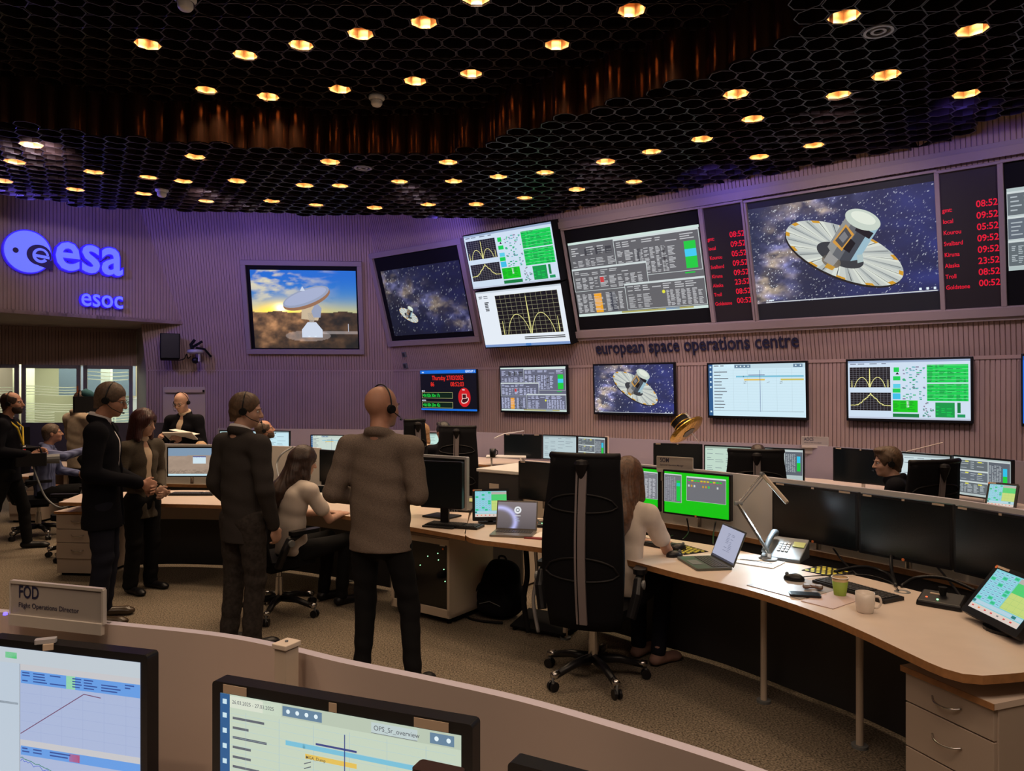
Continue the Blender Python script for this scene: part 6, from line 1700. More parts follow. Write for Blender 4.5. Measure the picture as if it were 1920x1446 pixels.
# seated bearded man beyond the grey suit
P = sit_pose(0.48)
person('seated bearded man looking up to the right behind the grey-suited man', at(488, 9.55), deg(-75), 1.76, P, (0, 14, 0), 'shirt', NSUIT, BJEAN, M_BLACK, 'fringe', hairm=H_GR, h=0.008, hem=0.90, headset=True, beard=H_GR, headsc=1.08)
# somebody seated behind the desert monitor
P = sit_pose(0.36)
person('fair-haired person seated low behind the desert-picture monitor', at(375, 8.78), deg(10), 1.62, P, (0, -8, 0), 'shirt', NSUIT, BJEAN, M_BLACK, 'short', hairm=mat('sandy_hair', (0.42, 0.27, 0.15), 0.7), h=0.009, hem=0.90)
# long haired woman at left desk
P = sit_pose(0.47)
P.update(head=V(0, 0.10, 1.265), neck=V(0, 0.04, 1.10), shL=V(-0.175, 0.03, 1.035), shR=V(0.175, 0.03, 1.035), elR=V(0.24, 0.18, 0.79), wrR=V(0.10, 0.42, 0.785), elL=V(-0.22, 0.2, 0.79), wrL=V(-0.06, 0.42, 0.785), knR=V(0.14, 0.44, 0.56), knL=V(-0.10, 0.44, 0.56))
person('seated woman with very long dark hair and white t-shirt writing at the left desk', at(551, 5.93), deg(-38), 1.72, P, (-18, -12, 0), 'tee', TEE, BJEAN, M_BLACK, 'long', hairm=H_DK, skin=SKIN2, h=0.0068, hem=0.90, female=True, sleeves='short', curl=(0.9, 0.9), palmL=(V(0, 0, -1), -1), palmR=(V(0, 0, -1), 1), collar=False)
office_chair('black swivel chair of the long-haired woman at the left desk', at(524, 5.93), deg(-38), back_h=0.50, seat_z=0.47, w=0.46, lean=0.04, back_z=0.44)
# blond woman and dark-haired person in the back row
P = sit_pose(0.47)
person('seated blond woman in a cream top facing the far monitors', at(789, 10.3), deg(-30), 1.66, P, (0, -5, 0), 'tee', CREAMS, BJEAN, M_BLACK, 'long', hairm=H_BL, skin=SKIN2, h=0.009, hem=0.90, female=True, collar=False, headsc=1.05)
P = sit_pose(0.47)
person('person with dark wavy hair partly hidden by the far mesh chair', at(833, 9.55), deg(20), 1.74, P, (20, 0, 0), 'shirt', NSUIT, BJEAN, M_BLACK, 'thick', hairm=H_BK, h=0.009, hem=0.90)
office_chair('tall black mesh chair with a pale grey spine in the middle distance', at(867, 9.1), deg(-8), back_h=0.98, w=0.50, back_z=0.36, flare=0.03)
office_chair('narrow black chair back showing above the checked blazer shoulder', at(757, 8.6), deg(35), back_h=0.98, w=0.30, back_z=0.46)
# SOM woman and her tall chair
P = sit_pose(0.49)
P.update(head=V(0, 0.10, 1.285), neck=V(0, 0.03, 1.12), shL=V(-0.175, 0.02, 1.05), shR=V(0.175, 0.02, 1.05), elR=V(0.25, 0.17, 0.80), wrR=V(0.17, 0.40, 0.79), elL=V(-0.2, 0.2, 0.80), wrL=V(0.0, 0.42, 0.79), knL=V(-0.06, 0.44, 0.58), knR=V(0.15, 0.42, 0.58), anL=V(0.0, 0.30, 0.10), anR=V(0.17, 0.22, 0.10), toL=V(0.03, 0.47, 0.03), toR=V(0.24, 0.38, 0.03))
person('woman with long chestnut hair and white t-shirt in the tall chair', at(1168, 4.72), deg(-30), 1.72, P, (0, -10, 0), 'tee', TEE, NJEAN, PINK, 'long', hairm=H_CH, skin=SKIN2, h=0.0065, hem=0.90, female=True, sleeves='short', curl=(0.9, 0.8), palmL=(V(0, 0, -1), -1), palmR=(V(0, 0, -1), 1), collar=False)
office_chair('tall black mesh chair with a long grey spine, nearest in the room', at(1113, 4.60), deg(-20), back_h=1.02, seat_z=0.49, w=0.50, back_z=0.38, lean=0.03, flare=-0.02)
# man with brown quiff in the right back row
P = sit_pose(0.46)
P.update(head=V(0.0, 0.07, 1.22), neck=V(0, 0.01, 1.07))
person('young man with a brown quiff and dark top, seated in profile facing left', at(1681, 6.05), deg(62), 1.76, P, (18, -4, 0), 'shirt', NSUIT, BJEAN, M_BLACK, 'thick', hairm=H_BR, skin=SKIN2, h=0.0068, hem=0.90, headset=True)
office_chair('black mesh chair leaning back behind the young man with the quiff', at(1668, 6.08), deg(20), back_h=0.80, w=0.52, lean=0.24, back_z=0.44, flare=0.12)
office_chair('wide black chair back with a curved top under the timeline television', at(1411, 7.05), deg(-12), back_h=0.86, w=0.54, back_z=0.37, flare=0.05)
P = sit_pose(0.40)
person('dark-haired person hidden behind the wide chair back, only the crown showing', at(1422, 7.45), deg(-12), 1.66, P, (0, 0, 0), 'shirt', NSUIT, BJEAN, M_BLACK, 'short', hairm=H_DK, h=0.010, hem=0.90)
# ================================================================== things on and around the desks
def mat4(px, py, z, px2, py2):
    """frame on a horizontal surface: origin at pixel 1, x axis towards pixel 2"""
    a = atz(px, py, z); b_ = atz(px2, py2, z); return a, (b_ - a).normalized(), (b_ - a).length
def placed(name, label, cat, px, py, z=TOP, rz=0.0, group=None):
    p = atz(px, py, z); return thing(name, label, cat, (p.x, p.y, z), rz, group)
def yaw_between(p, q, z=TOP):
    a = atz(*p, z); b_ = atz(*q, z); return math.atan2(b_.y - a.y, b_.x - a.x)
def pedestal(label, A, B, z_top, depth, seams, top_slab=True, feet=0.03, slab_over=0.03, face=M_BEIGE):
    """drawer unit; A, B are the front face's left and right ends on plan"""
    A = Vector((A[0], A[1], 0)); B = Vector((B[0], B[1], 0)); x = (B - A).normalized(); w = (B - A).length
    t = thing('drawer_pedestal', label, 'drawer unit'); t.matrix_world = frame(A, x, Vector((0, 0, 1)).cross(x))   # local y points away from the front
    m_ = MB(); m_.box((w / 2, depth / 2, (z_top + feet) / 2), (w, depth, z_top - feet), face); m_.build('body', parent=t, bevel=0.003)
    m_ = MB(); m_.box((w / 2, depth / 2, feet / 2 + 0.002), (w - 0.06, depth - 0.06, feet), M_MBLACK); m_.build('plinth', parent=t)
    if top_slab:
        m_ = MB(); m_.box((w / 2, depth / 2 - slab_over / 2, z_top + 0.012), (w + 0.01, depth + slab_over, 0.024), M_DESK); m_.build('top_board', parent=t)
        m_ = MB(); m_.box((w / 2, -slab_over - 0.001, z_top + 0.012), (w + 0.012, 0.004, 0.024), M_EDGE); m_.build('edge_band', parent=t)
    prev = z_top - 0.004
    for s_ in seams:
        h = prev - s_
        m_ = MB(); m_.box((w / 2, -0.008, s_ + h / 2), (w - 0.012, 0.016, h - 0.006), face); d = m_.build('drawer', parent=t, bevel=0.002)
        m_ = MB(); m_.tube(catmull([Vector((w * 0.5 + q * 0.065, -0.018 - dy, s_ + h * 0.52 + dz)) for q, dy, dz in ((-1, 0, 0.008), (-0.6, 0.022, 0), (0, 0.028, -0.004), (0.6, 0.022, 0), (1, 0, 0.008))], 4), 0.0042, m=M_CHROME)
        m_.build('handle', parent=d, smooth=True)
        prev = s_
    return t
pedestal('beige drawer unit under the near end of the right desk', (1.665, 3.12), (1.80, 2.74), 0.615, 0.62, (0.49, 0.305, 0.06))
pedestal('beige drawer unit under the left end of the middle desk beside the dark-suited man', (-4.375, 7.12), (-3.93, 7.08), 0.60, 0.55, (0.455, 0.325, 0.17))
pedestal('drawer unit in the far left corner seen between the legs of the man in black', (-6.75, 9.95), (-6.33, 9.92), 0.60, 0.5, (0.44, 0.28, 0.12))
# far left dark desk with a dark partition
m_ = thing('dark_partition', 'dark navy partition behind the seated man in the blue striped shirt', 'partition')
b = MB(); b.box((-5.9, 10.9, 0.65), (2.6, 0.05, 1.3), mat('navy_panel', (0.016, 0.014, 0.04), 0.7)); b.build('panel', parent=m_)
b = MB(); b.box((-7.1, 10.9, 0.62), (0.05, 0.3, 1.24), M_MBLACK); b.build('side_post', parent=m_)
t = thing('side_desk', 'narrow desk beyond the seated man, by the dark partition', 'desk')
b = MB(); b.box((-5.6, 10.45, 0.725), (1.9, 0.7, 0.03), M_DESK); b.build('desktop', parent=t)
for q in (-6.15, -4.8):
    b = MB(); b.box((q, 10.45, 0.355), (0.05, 0.5, 0.71), M_CREAM); b.build('leg', parent=t)
t = thing('document_tray', 'pale paper tray on the narrow desk beyond the seated man', 'tray', (-5.15, 10.35, 0.74))
for k in range(3):
    b = MB(); b.box((0, 0, 0.02 + k * 0.07), (0.26, 0.34, 0.006), M_SILVER); b.box((0, 0.17, 0.035 + k * 0.07), (0.26, 0.006, 0.035), M_SILVER); b.build('shelf', parent=t)
b = MB(); b.cyl((-0.13, 0.16, 0), (-0.13, 0.16, 0.18), 0.005, m=M_GREY); b.cyl((0.13, 0.16, 0), (0.13, 0.16, 0.18), 0.005, m=M_GREY); b.build('uprights', parent=t)

# glass door rack cabinet
A = Vector((-0.965, 5.97, 0)); B = Vector((-0.47, 5.62, 0)); x = (B - A).normalized(); w = (B - A).length
t = thing('glass_door_cabinet', 'cream metal rack cabinet with a dark glass door and tiny lights under the desk', 'cabinet'); t.matrix_world = frame(A, x, Vector((0, 0, 1)).cross(x))
zt = 0.66; dp = 0.55
for (nm, c, d) in (('side_panel', (0.012, dp / 2, 0.35), (0.024, dp, 0.60)), ('side_panel', (w - 0.012, dp / 2, 0.35), (0.024, dp, 0.60)), ('top_panel', (w / 2, dp / 2, zt - 0.012), (w, dp, 0.028)), ('base_panel', (w / 2, dp / 2, 0.065), (w, dp, 0.03)), ('back_panel', (w / 2, dp - 0.01, 0.35), (w, 0.02, 0.60))):
    b = MB(); b.box(c, d, M_CREAM); b.build(nm, parent=t, bevel=0.004)
b = MB()
for (c, d) in (((w / 2, 0, zt - 0.03), (w, 0.03, 0.045)), ((w / 2, 0, 0.085), (w, 0.02, 0.065)), ((0.012, 0, 0.36), (0.024, 0.02, 0.58)), ((w - 0.012, 0, 0.36), (0.024, 0.02, 0.58))): b.box(c, d, M_CREAM)
b.build('door_frame', parent=t, bevel=0.003)
DG = mat('dark_tinted_glass', (0.004, 0.004, 0.005), 0.06, spec=0.5)
b = MB(); b.box((w / 2, 0.004, 0.375), (w - 0.05, 0.006, 0.52), DG); g_ = b.build('glass_door', parent=t)
b = MB(); LEDG = mat('led_green', (0.1, 0.8, 0.3), 0.4, emit=(0.35, 1.0, 0.45), estr=2.5)
for (u, v) in ((0.63, 0.50), (0.80, 0.535), (0.81, 0.485), (0.50, 0.42), (0.90, 0.42), (0.92, 0.33)): b.cyl((w * u, -0.0035, v), (w * u, 0.001, v), 0.0035, m=LEDG, n=8)
b.build('status_lights', parent=t)
b = MB(); b.box((w - 0.075, -0.002, 0.605), (0.05, 0.004, 0.018), M_WHITE); b.cyl((w - 0.07, -0.004, 0.575), (w - 0.07, 0, 0.575), 0.008, m=M_ORANGE); b.build('lock_label', parent=t)
for q in (0.05, w - 0.05):
    b = MB(); b.cyl((q, 0.05, 0), (q, 0.05, 0.06), 0.02, m=M_MBLACK); b.build('foot', parent=t)
b = MB(); b.box((w / 2, dp / 2 + 0.04, 0.035), (w - 0.04, dp - 0.08, 0.035), M_MBLACK); b.build('plinth', parent=t)

# tall rack box with white top behind the desk
A = atz(897, 878, 1.05); B = atz(981, 885, 1.05); A.z = B.z = 0; x = (B - A).normalized(); w = (B - A).length
t = thing('equipment_rack', 'dark equipment rack with a pale top and small label standing behind the laptop', 'rack'); t.matrix_world = frame(A, x, Vector((0, 0, 1)).cross(x))
b = MB(); b.box((w / 2, 0.31, 0.52), (w, 0.6, 1.0), M_CREAM); b.build('body', parent=t, bevel=0.005)
b = MB(); b.box((w / 2, 0.0, 0.52), (w - 0.02, 0.02, 0.98), M_DARKGREY); b.build('front_door', parent=t, bevel=0.002)
b = MB(); b.box((w / 2, 0.30, 1.035), (w + 0.02, 0.64, 0.03), M_WHITE); b.build('top_panel', parent=t, bevel=0.004)
b = MB(); b.box((w * 0.38, -0.013, 0.895), (0.11, 0.004, 0.05), M_CREAM); b.build('label_plate', parent=t)

# backpack and footrest
t = thing('backpack', 'black backpack slumped on the carpet beside the glass-door cabinet', 'backpack', atz(930, 1160, 0) + Vector((0.03, 0.08, 0)), deg(-25))
f = Field((-0.28, -0.25, -0.02), (0.28, 0.25, 0.52), 0.010)
f.cone((-0.08, 0, 0.14), (0.08, 0, 0.14), 0.13, 0.13, 0.0, (0, 1, 0), 0.8); f.cone((-0.07, 0.03, 0.14), (-0.05, 0.05, 0.33), 0.13, 0.10, 0.04, (0, 1, 0), 0.8); f.cone((0.07, 0.03, 0.14), (0.04, 0.05, 0.33), 0.13, 0.10, 0.04, (0, 1, 0), 0.8)
f.cone((-0.07, -0.10, 0.10), (0.07, -0.10, 0.11), 0.08, 0.08, 0.03); f.folds(0.006, (14, 14, 18), 2); f.cut((0, 0, 0.002), (0, 0, -1)); f.build('bag', M_FABRIC, t)
b = MB(); b.tube(catmull([Vector(q) for q in ((-0.03, 0.04, 0.41), (-0.02, 0.03, 0.46), (0.03, 0.03, 0.46), (0.04, 0.04, 0.41))], 4), 0.009, m=M_PAD); b.build('handle', parent=t, smooth=True)
b = MB(); b.tube(catmull([Vector(q) for q in ((-0.15, -0.05, 0.25), (-0.22, -0.12, 0.10), (-0.20, -0.18, 0.015), (-0.05, -0.22, 0.012), (0.12, -0.20, 0.015))], 5), 0.010, m=M_PAD); b.build('strap', parent=t, smooth=True)
b = MB(); b.tube([(-0.09, -0.183, 0.13), (0, -0.188, 0.16), (0.09, -0.183, 0.13)], 0.003, m=M_GREY); b.build('zip', parent=t)
t = placed('footrest', 'flat black footrest tilted on the carpet left of the tall chair', 'footrest', 1025, 1180, 0, deg(-30))
b = MB(); b.box((0, 0, 0.06), (0.45, 0.30, 0.015), M_MBLACK, M=Matrix.Rotation(deg(10), 4, 'X')); b.build('plate', parent=t)
for q in (-0.2, 0.2):
    b = MB(); b.box((q, 0, 0.02), (0.02, 0.28, 0.04), M_MBLACK); b.build('side_foot', parent=t)

# keyboards
def keyboard(label, p, q, L=0.44, dpt=0.15, off=0.0, body=M_BLACK):
    a = atz(*p, TOP); yaw = yaw_between(p, q); c = (a + atz(*q, TOP)) / 2
    t = thing('keyboard', label, 'keyboard', (c.x, c.y, TOP), yaw)
    b = MB(); b.prism([(-L / 2, -dpt / 2), (L / 2, -dpt / 2), (L / 2, dpt / 2), (-L / 2, dpt / 2)], 0.0, 0.018, body); b.build('base', parent=t, bevel=0.003)
    b = MB()
    for r in range(5):
        for k in range(20):
            xx = -L / 2 + 0.018 + k * (L - 0.036) / 19.5
            if k in (14,): continue
            b.box((xx, -dpt / 2 + 0.024 + r * 0.0255, 0.0205), (0.0165, 0.0195, 0.006), mat('key_caps', (0.035, 0.035, 0.037), 0.45))
    o = b.build('keys', parent=t); o['kind'] = 'stuff'
    return t
keyboard('black keyboard on the desk between the switched-off monitor and the laptop', (806, 984), (900, 991))
keyboard('keyboard on the left desk in front of the desert-picture monitor', (328, 928), (397, 928))
keyboard('long black keyboard on the right desk behind the paper cup and mug', (1545, 1092), (1672, 1128))
keyboard('small keyboard under the hands of the woman in the tall chair', (1208, 1018), (1250, 1026), L=0.30)

# laptops
def laptop(label, hinge_l, hinge_r, L, W, angle, content, body, side=-1, gain=1.0):
    a = atz(*hinge_l, TOP); b_ = atz(*hinge_r, TOP); x = (b_ - a).normalized(); c = (a + b_) / 2
    t = thing('laptop', label, 'laptop'); t.matrix_world = frame((c.x, c.y, TOP), x, Vector((0, 0, 1)).cross(x))
    b = MB(); b.rbox((0, -W / 2, 0.008), (L, W, 0.014), 0.012, body); b.build('base', parent=t, bevel=0.002)
    b = MB()
    for r in range(5):
        for k in range(14): b.box((-L * 0.43 + (k + 0.5) * L * 0.86 / 14, -0.03 - r * 0.019, 0.0165), (L * 0.052, 0.0155, 0.003), mat('laptop_keys', (0.05, 0.05, 0.052), 0.5))
    o = b.build('keys', parent=t); o['kind'] = 'stuff'
    b = MB(); b.box((0, -W * 0.77, 0.0155), (0.11, 0.065, 0.001), M_GREY); b.build('touchpad', parent=t)
    Rm = Matrix.Translation((0, 0.0, 0.014)) @ Matrix.Rotation(angle, 4, 'X')
    b = MB(); b.box((0, 0.004, W / 2), (L, 0.007, W), body, M=Rm); lid = b.build('lid', parent=t, bevel=0.002)
    cv = content(L * 0.94, W * 0.90); cv.build('screen', parent=t, M=Rm @ Matrix(((1, 0, 0, -L * 0.47), (0, 0, -1, -0.0005), (0, 1, 0, W * 0.05), (0, 0, 0, 1))), gain=gain)
    return t
def login(w, h):
    c = Canvas(w, h)
    def fn(u, v):
        arc = np.exp(-((np.hypot(u - 0.05, (v - 0.75) * 0.8) - 0.42) / 0.06) ** 2) * (v > 0.1)
        b0 = 0.10 + 0.12 * (1 - v)
        return b0 + 0.35 * arc, b0 * 0.85 + 0.38 * arc, b0 * 0.9 + 0.75 * arc
    c.grid(30, 18, fn); c.layer(); c.ellipse(0.52, 0.30, 0.14, 0.14, K(225, 228, 232)); c.layer(); c.ellipse(0.52, 0.30, 0.075, 0.075, K(80, 80, 90)); c.layer(); c.ellipse(0.52, 0.30, 0.05, 0.05, K(225, 228, 232)); c.rect(0.44, 0.50, 0.60, 0.53, K(200, 200, 205)); c.rect(0.45, 0.62, 0.56, 0.64, K(160, 170, 190)); c.rect(0.47, 0.70, 0.58, 0.72, K(160, 170, 190)); return c
def doc(w, h):
    c = Canvas(w, h); c.rect(0, 0, 1, 1, K(168, 172, 195)); c.layer(); rows(c, 0.38, 0.18, 0.72, 0.75, 12, K(110, 115, 140), (0, 0.5), 0.85, 0.3, seed=3); c.rect(0, 0.94, 1, 1, K(60, 62, 75)); return c
SILV = mat('silver_laptop', (0.20, 0.185, 0.17), 0.35, metal=0.5)
laptop('open silver laptop showing a login screen, on the desk beside the touch panel', (930, 996), (1006, 999), 0.31, 0.215, deg(-14), login, SILV)
laptop('open laptop with a white document, tilted under the green-screened monitors', (1332, 1046), (1374, 1069), 0.32, 0.22, deg(-22), doc, mat('dark_laptop', (0.10, 0.11, 0.10), 0.35, metal=0.4))

# touch panels
def touch(label, BL, BR, z, h, tilt, foot=True, body=M_BLACK):
    a = atz(*BL, z); b_ = atz(*BR, z); x = (b_ - a); w = x.length; x.normalize(); up = Vector((0, 0, 1)); n = x.cross(up)
    y = (up * math.cos(tilt) - n * math.sin(tilt)); t = thing('touch_panel', label, 'touch screen'); t.matrix_world = frame(a, x, y)
    print('touch', round(w, 2))
    b = MB(); b.rbox((w / 2, h / 2, -0.015), (w, h, 0.03), 0.008, body); b.build('casing', parent=t, bevel=0.002)
    c = touch_panel(w * 0.86, h * 0.80); c.build('screen', parent=t, M=Matrix.Translation((w * 0.07, h * 0.12, 0.001)))
    b = MB(); b.box((w * 0.15, h * 0.96, 0.001), (w * 0.22, h * 0.04, 0.001), M_LABEL); b.cyl((w * 0.035, h * 0.95, 0), (w * 0.035, h * 0.95, 0.002), h * 0.03, m=M_ORANGE); b.build('sticker', parent=t)
    Mi = t.matrix_world.inverted(); c0 = a + x * w / 2 + y * h * 0.35 - n * 0.04
    b = MB(); b.tube([Mi @ (c0), Mi @ Vector((c0.x - n.x * 0.05, c0.y - n.y * 0.05, z - 0.03 + 0.01)), Mi @ Vector((c0.x + n.x * 0.02, c0.y + n.y * 0.02, TOP + 0.012))], 0.022, m=M_BLACK); b.build('arm', parent=t)
    b = MB(); b.cyl(Mi @ Vector((c0.x, c0.y, TOP)), Mi @ Vector((c0.x, c0.y, TOP + 0.014)), 0.10, n=20, m=M_BLACK); b.build('foot', parent=t)
    return t
touch('upright touch panel with aqua keys behind the silver laptop', (886, 977), (955, 976), TOP + 0.025, 0.25, deg(12))
touch('tilted touch panel with aqua and green keys at the right edge of the right desk', (1801, 1143), (1905, 1196), TOP + 0.035, 0.27, deg(38))
touch('small touch panel on the back row desk near the right edge', (1845, 952), (1903, 958), 0.80, 0.24, deg(30))

# desk phones
def phone(label, px, py, rz, col, keym):
    t = placed('desk_phone', label, 'telephone', px, py, TOP, rz)
    T = Matrix.Rotation(deg(28), 4, 'X')
    b = MB(); b.add([(-0.12, -0.10, 0), (0.12, -0.10, 0), (0.12, 0.10, 0), (-0.12, 0.10, 0), (-0.12, -0.10, 0.02), (0.12, -0.10, 0.02), (0.12, 0.10, 0.115), (-0.12, 0.10, 0.115)], [(3, 2, 1, 0), (4, 5, 6, 7), (0, 1, 5, 4), (1, 2, 6, 5), (2, 3, 7, 6), (3, 0, 4, 7)], col); b.build('body', parent=t, bevel=0.006)
    Mf = Matrix.Translation((0, -0.10, 0.021)) @ Matrix.Rotation(math.atan2(0.095, 0.20), 4, 'X')
    b = MB()
    for i in range(3):
        for j in range(4): b.box((-0.03 + i * 0.024, 0.075 + j * 0.024, 0.003), (0.017, 0.016, 0.005), keym, M=Mf)
    b.build('keypad', parent=t)
    b = MB(); b.box((0.075, 0.15, 0.003), (0.07, 0.05, 0.003), mat('phone_display', (0.3, 0.34, 0.12), 0.4, emit=rgb(130, 140, 60), estr=0.5), M=Mf); b.build('display', parent=t)
    b = MB(); b.tube(catmull([Mf @ Vector(q) for q in ((-0.085, 0.0, 0.03), (-0.085, 0.03, 0.045), (-0.085, 0.11, 0.055), (-0.085, 0.18, 0.045), (-0.085, 0.21, 0.03))], 4), [0.024, 0.024, 0.023, 0.020, 0.018, 0.017, 0.017, 0.017, 0.017, 0.017, 0.018, 0.020, 0.023, 0.024, 0.024, 0.024, 0.024], m=col, n=10); b.build('handset', parent=t, smooth=True)
    b = MB(); P_ = []
    for k in range(90):
        s_ = k / 89; a_ = k * 0.9; P_.append(Vector((-0.10 + 0.10 * s_ - 0.05 * math.sin(PI * s_) + 0.007 * math.cos(a_), -0.10 - 0.045 * math.sin(PI * s_), 0.010 + 0.007 * math.sin(a_))))
    b.tube(P_, 0.0022, n=5, m=M_GREY); b.build('coiled_cord', parent=t, smooth=True)
    return t
phone('grey desk phone with coiled cord and green display under the first black monitor', 1472, 1047, deg(-38), mat('blue_grey_plastic', (0.10, 0.12, 0.135), 0.4), mat('phone_keys', (0.45, 0.45, 0.45), 0.6))
phone('black desk phone behind the switched-off desk monitor', 868, 957, deg(-20), M_BLACK, M_GREY)
# small intercom boxes
def intercom(label, px, py, rz, sc=1.0):
    t = placed('intercom_box', label, 'intercom', px, py, TOP, rz); t.scale = (sc,) * 3
    b = MB(); b.add([(-0.10, -0.065, 0), (0.10, -0.065, 0), (0.10, 0.075, 0), (-0.10, 0.075, 0), (-0.095, -0.06, 0.028), (0.095, -0.06, 0.028), (0.095, 0.07, 0.055), (-0.095, 0.07, 0.055)], [(3, 2, 1, 0), (4, 5, 6, 7), (0, 1, 5, 4), (1, 2, 6, 5), (2, 3, 7, 6), (3, 0, 4, 7)], M_BLACK); b.build('case', parent=t, bevel=0.008)
    b = MB(); b.cyl((0.0, 0.03, 0.045), (0.0, 0.03, 0.085), 0.014, 0.020, m=M_MBLACK); b.build('knob', parent=t, smooth=False)
    b = MB(); b.cyl((-0.01, -0.03, 0.031), (-0.01, -0.03, 0.038), 0.005, m=LEDG, n=8); b.cyl((-0.06, -0.02, 0.033), (-0.06, -0.02, 0.039), 0.005, m=mat('led_red', (0.8, 0.1, 0.05), 0.4, emit=(1, 0.15, 0.05), estr=1.5), n=8); b.build('indicator_lights', parent=t)
    b = MB(); b.box((-0.03, 0.03, 0.047), (0.05, 0.018, 0.004), M_LABEL, M=None); b.build('label_strip', parent=t)
intercom('black intercom box with red and green lights beside the right touch panel', 1765, 1136, deg(-42))
intercom('small dark intercom box right of the silver laptop', 1020, 988, deg(-20), 0.85)
# mug, cup, far mug
def mug(label, px, py, z, r, h, m_in, rz):
    t = placed('mug', label, 'mug', px, py, z, rz)
    b = MB(); b.lathe([(0, 0.0), (r * 0.78, 0.0), (r * 0.86, h * 0.06), (r, h * 0.5), (r * 1.0, h), (r * 0.93, h), (r * 0.9, h * 0.5), (r * 0.78, h * 0.08), (0, h * 0.06)], n=28, m=m_in); b.build('cup', parent=t, smooth=True)
    b = MB(); b.tube(catmull([Vector(q) for q in ((r * 0.95, 0, h * 0.80), (r * 1.45, 0, h * 0.78), (r * 1.65, 0, h * 0.5), (r * 1.35, 0, h * 0.26), (r * 0.92, 0, h * 0.24))], 5), 0.0055, n=8, m=m_in); b.build('handle', parent=t, smooth=True)
mug('white mug with its handle to the right on the right desk', 1622, 1148, TOP, 0.043, 0.095, mat('white_glaze', (0.70, 0.62, 0.56), 0.25), deg(-10))
t = placed('paper_cup', 'tan and green paper cup on the right desk next to the mug', 'cup', 1575, 1117, TOP)
b = MB(); b.lathe([(0, 0.002), (0.028, 0.0), (0.040, 0.092), (0.038, 0.092), (0.027, 0.004)], n=24, m=mat('tan_card', (0.55, 0.38, 0.20), 0.7)); b.build('cup', parent=t, smooth=True)
b = MB(); b.lathe([(0.0287, 0.004), (0.0385, 0.076), (0.0390, 0.076), (0.0292, 0.004)], n=24, m=mat('green_print', (0.30, 0.42, 0.06), 0.6)); b.build('sleeve_print', parent=t, smooth=True)
b = MB(); b.lathe([(0.038, 0.092), (0.0425, 0.092), (0.0425, 0.096), (0.038, 0.096)], n=24, m=M_PAPER); b.build('rim', parent=t, smooth=True)
mug('white mug beside the hand of the long-haired woman', 598, 943, TOP, 0.042, 0.09, M_WHITE, deg(160))
# mouse pads, mice
YELP = mat('yellow_hexagons', (0.72, 0.66, 0.06), 0.6)
def pad(label, pts4, name='mouse_pad', colm=M_MBLACK, blobs=True):
    q = [atz(*p, TOP) for p in pts4]; a = q[0]; x = (q[1] - q[0]); w = x.length; x.normalize(); y = Vector((0, 0, 1)).cross(x); d = abs((q[3] - q[0]).dot(y))
    t = thing(name, label, 'mouse pad'); t.matrix_world = frame(Vector((a.x, a.y, TOP)), x, y)
    b = MB(); b.box((w / 2, d / 2, 0.002), (w, d, 0.004), colm); b.build('mat', parent=t)
    if blobs:
        b = MB(); r = 0.0125
        for j in range(int(d / 0.030)):
            for i in range(int(w / 0.034)):
                cx = 0.022 + i * 0.034 + (0.017 if j % 2 else 0); cy = 0.020 + j * 0.030
                if cx < w - 0.012: b.add([(cx + r * math.cos(PI / 3 * k + 0.5), cy + r * math.sin(PI / 3 * k + 0.5), 0.0046) for k in range(6)], [(0, 1, 2, 3, 4, 5)], YELP)
        b.build('hexagon_print', parent=t)
    return w, d
pad('black mouse pad with yellow hexagons between the woman and the open laptop', [(1240, 1028), (1283, 1041), (1322, 1031), (1275, 1020)])
pad('black mouse pad with yellow hexagons under the middle black monitor', [(1503, 1070), (1562, 1083), (1596, 1074), (1545, 1062)])
pad('translucent grey writing mat in the middle of the right desk', [(1400, 1098), (1500, 1125), (1560, 1100), (1460, 1075)], 'desk_mat', mat('grey_mat', (0.36, 0.34, 0.34), 0.4), False)
pad('pinkish sheet of notes under the smartphone and paper cup', [(1502, 1128), (1562, 1143), (1625, 1125), (1560, 1106)], 'note_sheet', mat('pink_sheet', (0.55, 0.42, 0.40), 0.6), False)
def mouse(label, px, py, rz, z=TOP, big=False):
    t = placed('computer_mouse', label, 'mouse', px, py, z, rz)
    f = Field((-0.05, -0.075, -0.01), (0.05, 0.075, 0.06), 0.004); f.ell((0, -0.005, 0.008), (0.034, 0.056, 0.032), 0.0); f.cut((0, 0, 0.0), (0, 0, -1)); f.build('shell', M_BLACK, t)
    b = MB(); b.cyl((-0.004, 0.032, 0.033), (0.004, 0.032, 0.033), 0.010, m=M_GREY); b.build('wheel', parent=t)
mouse('black trackball mouse standing on the yellow hexagon pad near the woman', 1274, 1030, deg(-60), TOP + 0.004)
mouse('dark mouse on the desk just in front of the yellow hexagon pad', 1266, 1044, deg(-75))
mouse('black mouse on the grey writing mat in the middle of the right desk', 1487, 1088, deg(60), TOP + 0.004)
t = placed('smartphone', 'black smartphone lying near the front edge of the right desk', 'phone', 1509, 1117, TOP + 0.004, deg(-14))
b = MB(); b.rbox((0, 0, 0.006), (0.15, 0.075, 0.010), 0.010, M_BLACK); b.build('body', parent=t); b = MB(); b.box((0, 0, 0.0115), (0.138, 0.066, 0.001), M_GLOSS); b.build('screen', parent=t)
t = placed('earphones', 'brown and white folded earphones beside the smartphone', 'headphones', 1524, 1103, TOP + 0.012, deg(-20))
b = MB(); b.tube([(0.045 * math.cos(a), 0.03 * math.sin(a), 0.008 + 0.006 * math.sin(3 * a)) for a in [2 * PI * k / 20 for k in range(21)]], 0.006, m=mat('brown_band', (0.12, 0.06, 0.04), 0.5)); b.build('band', parent=t, smooth=True)
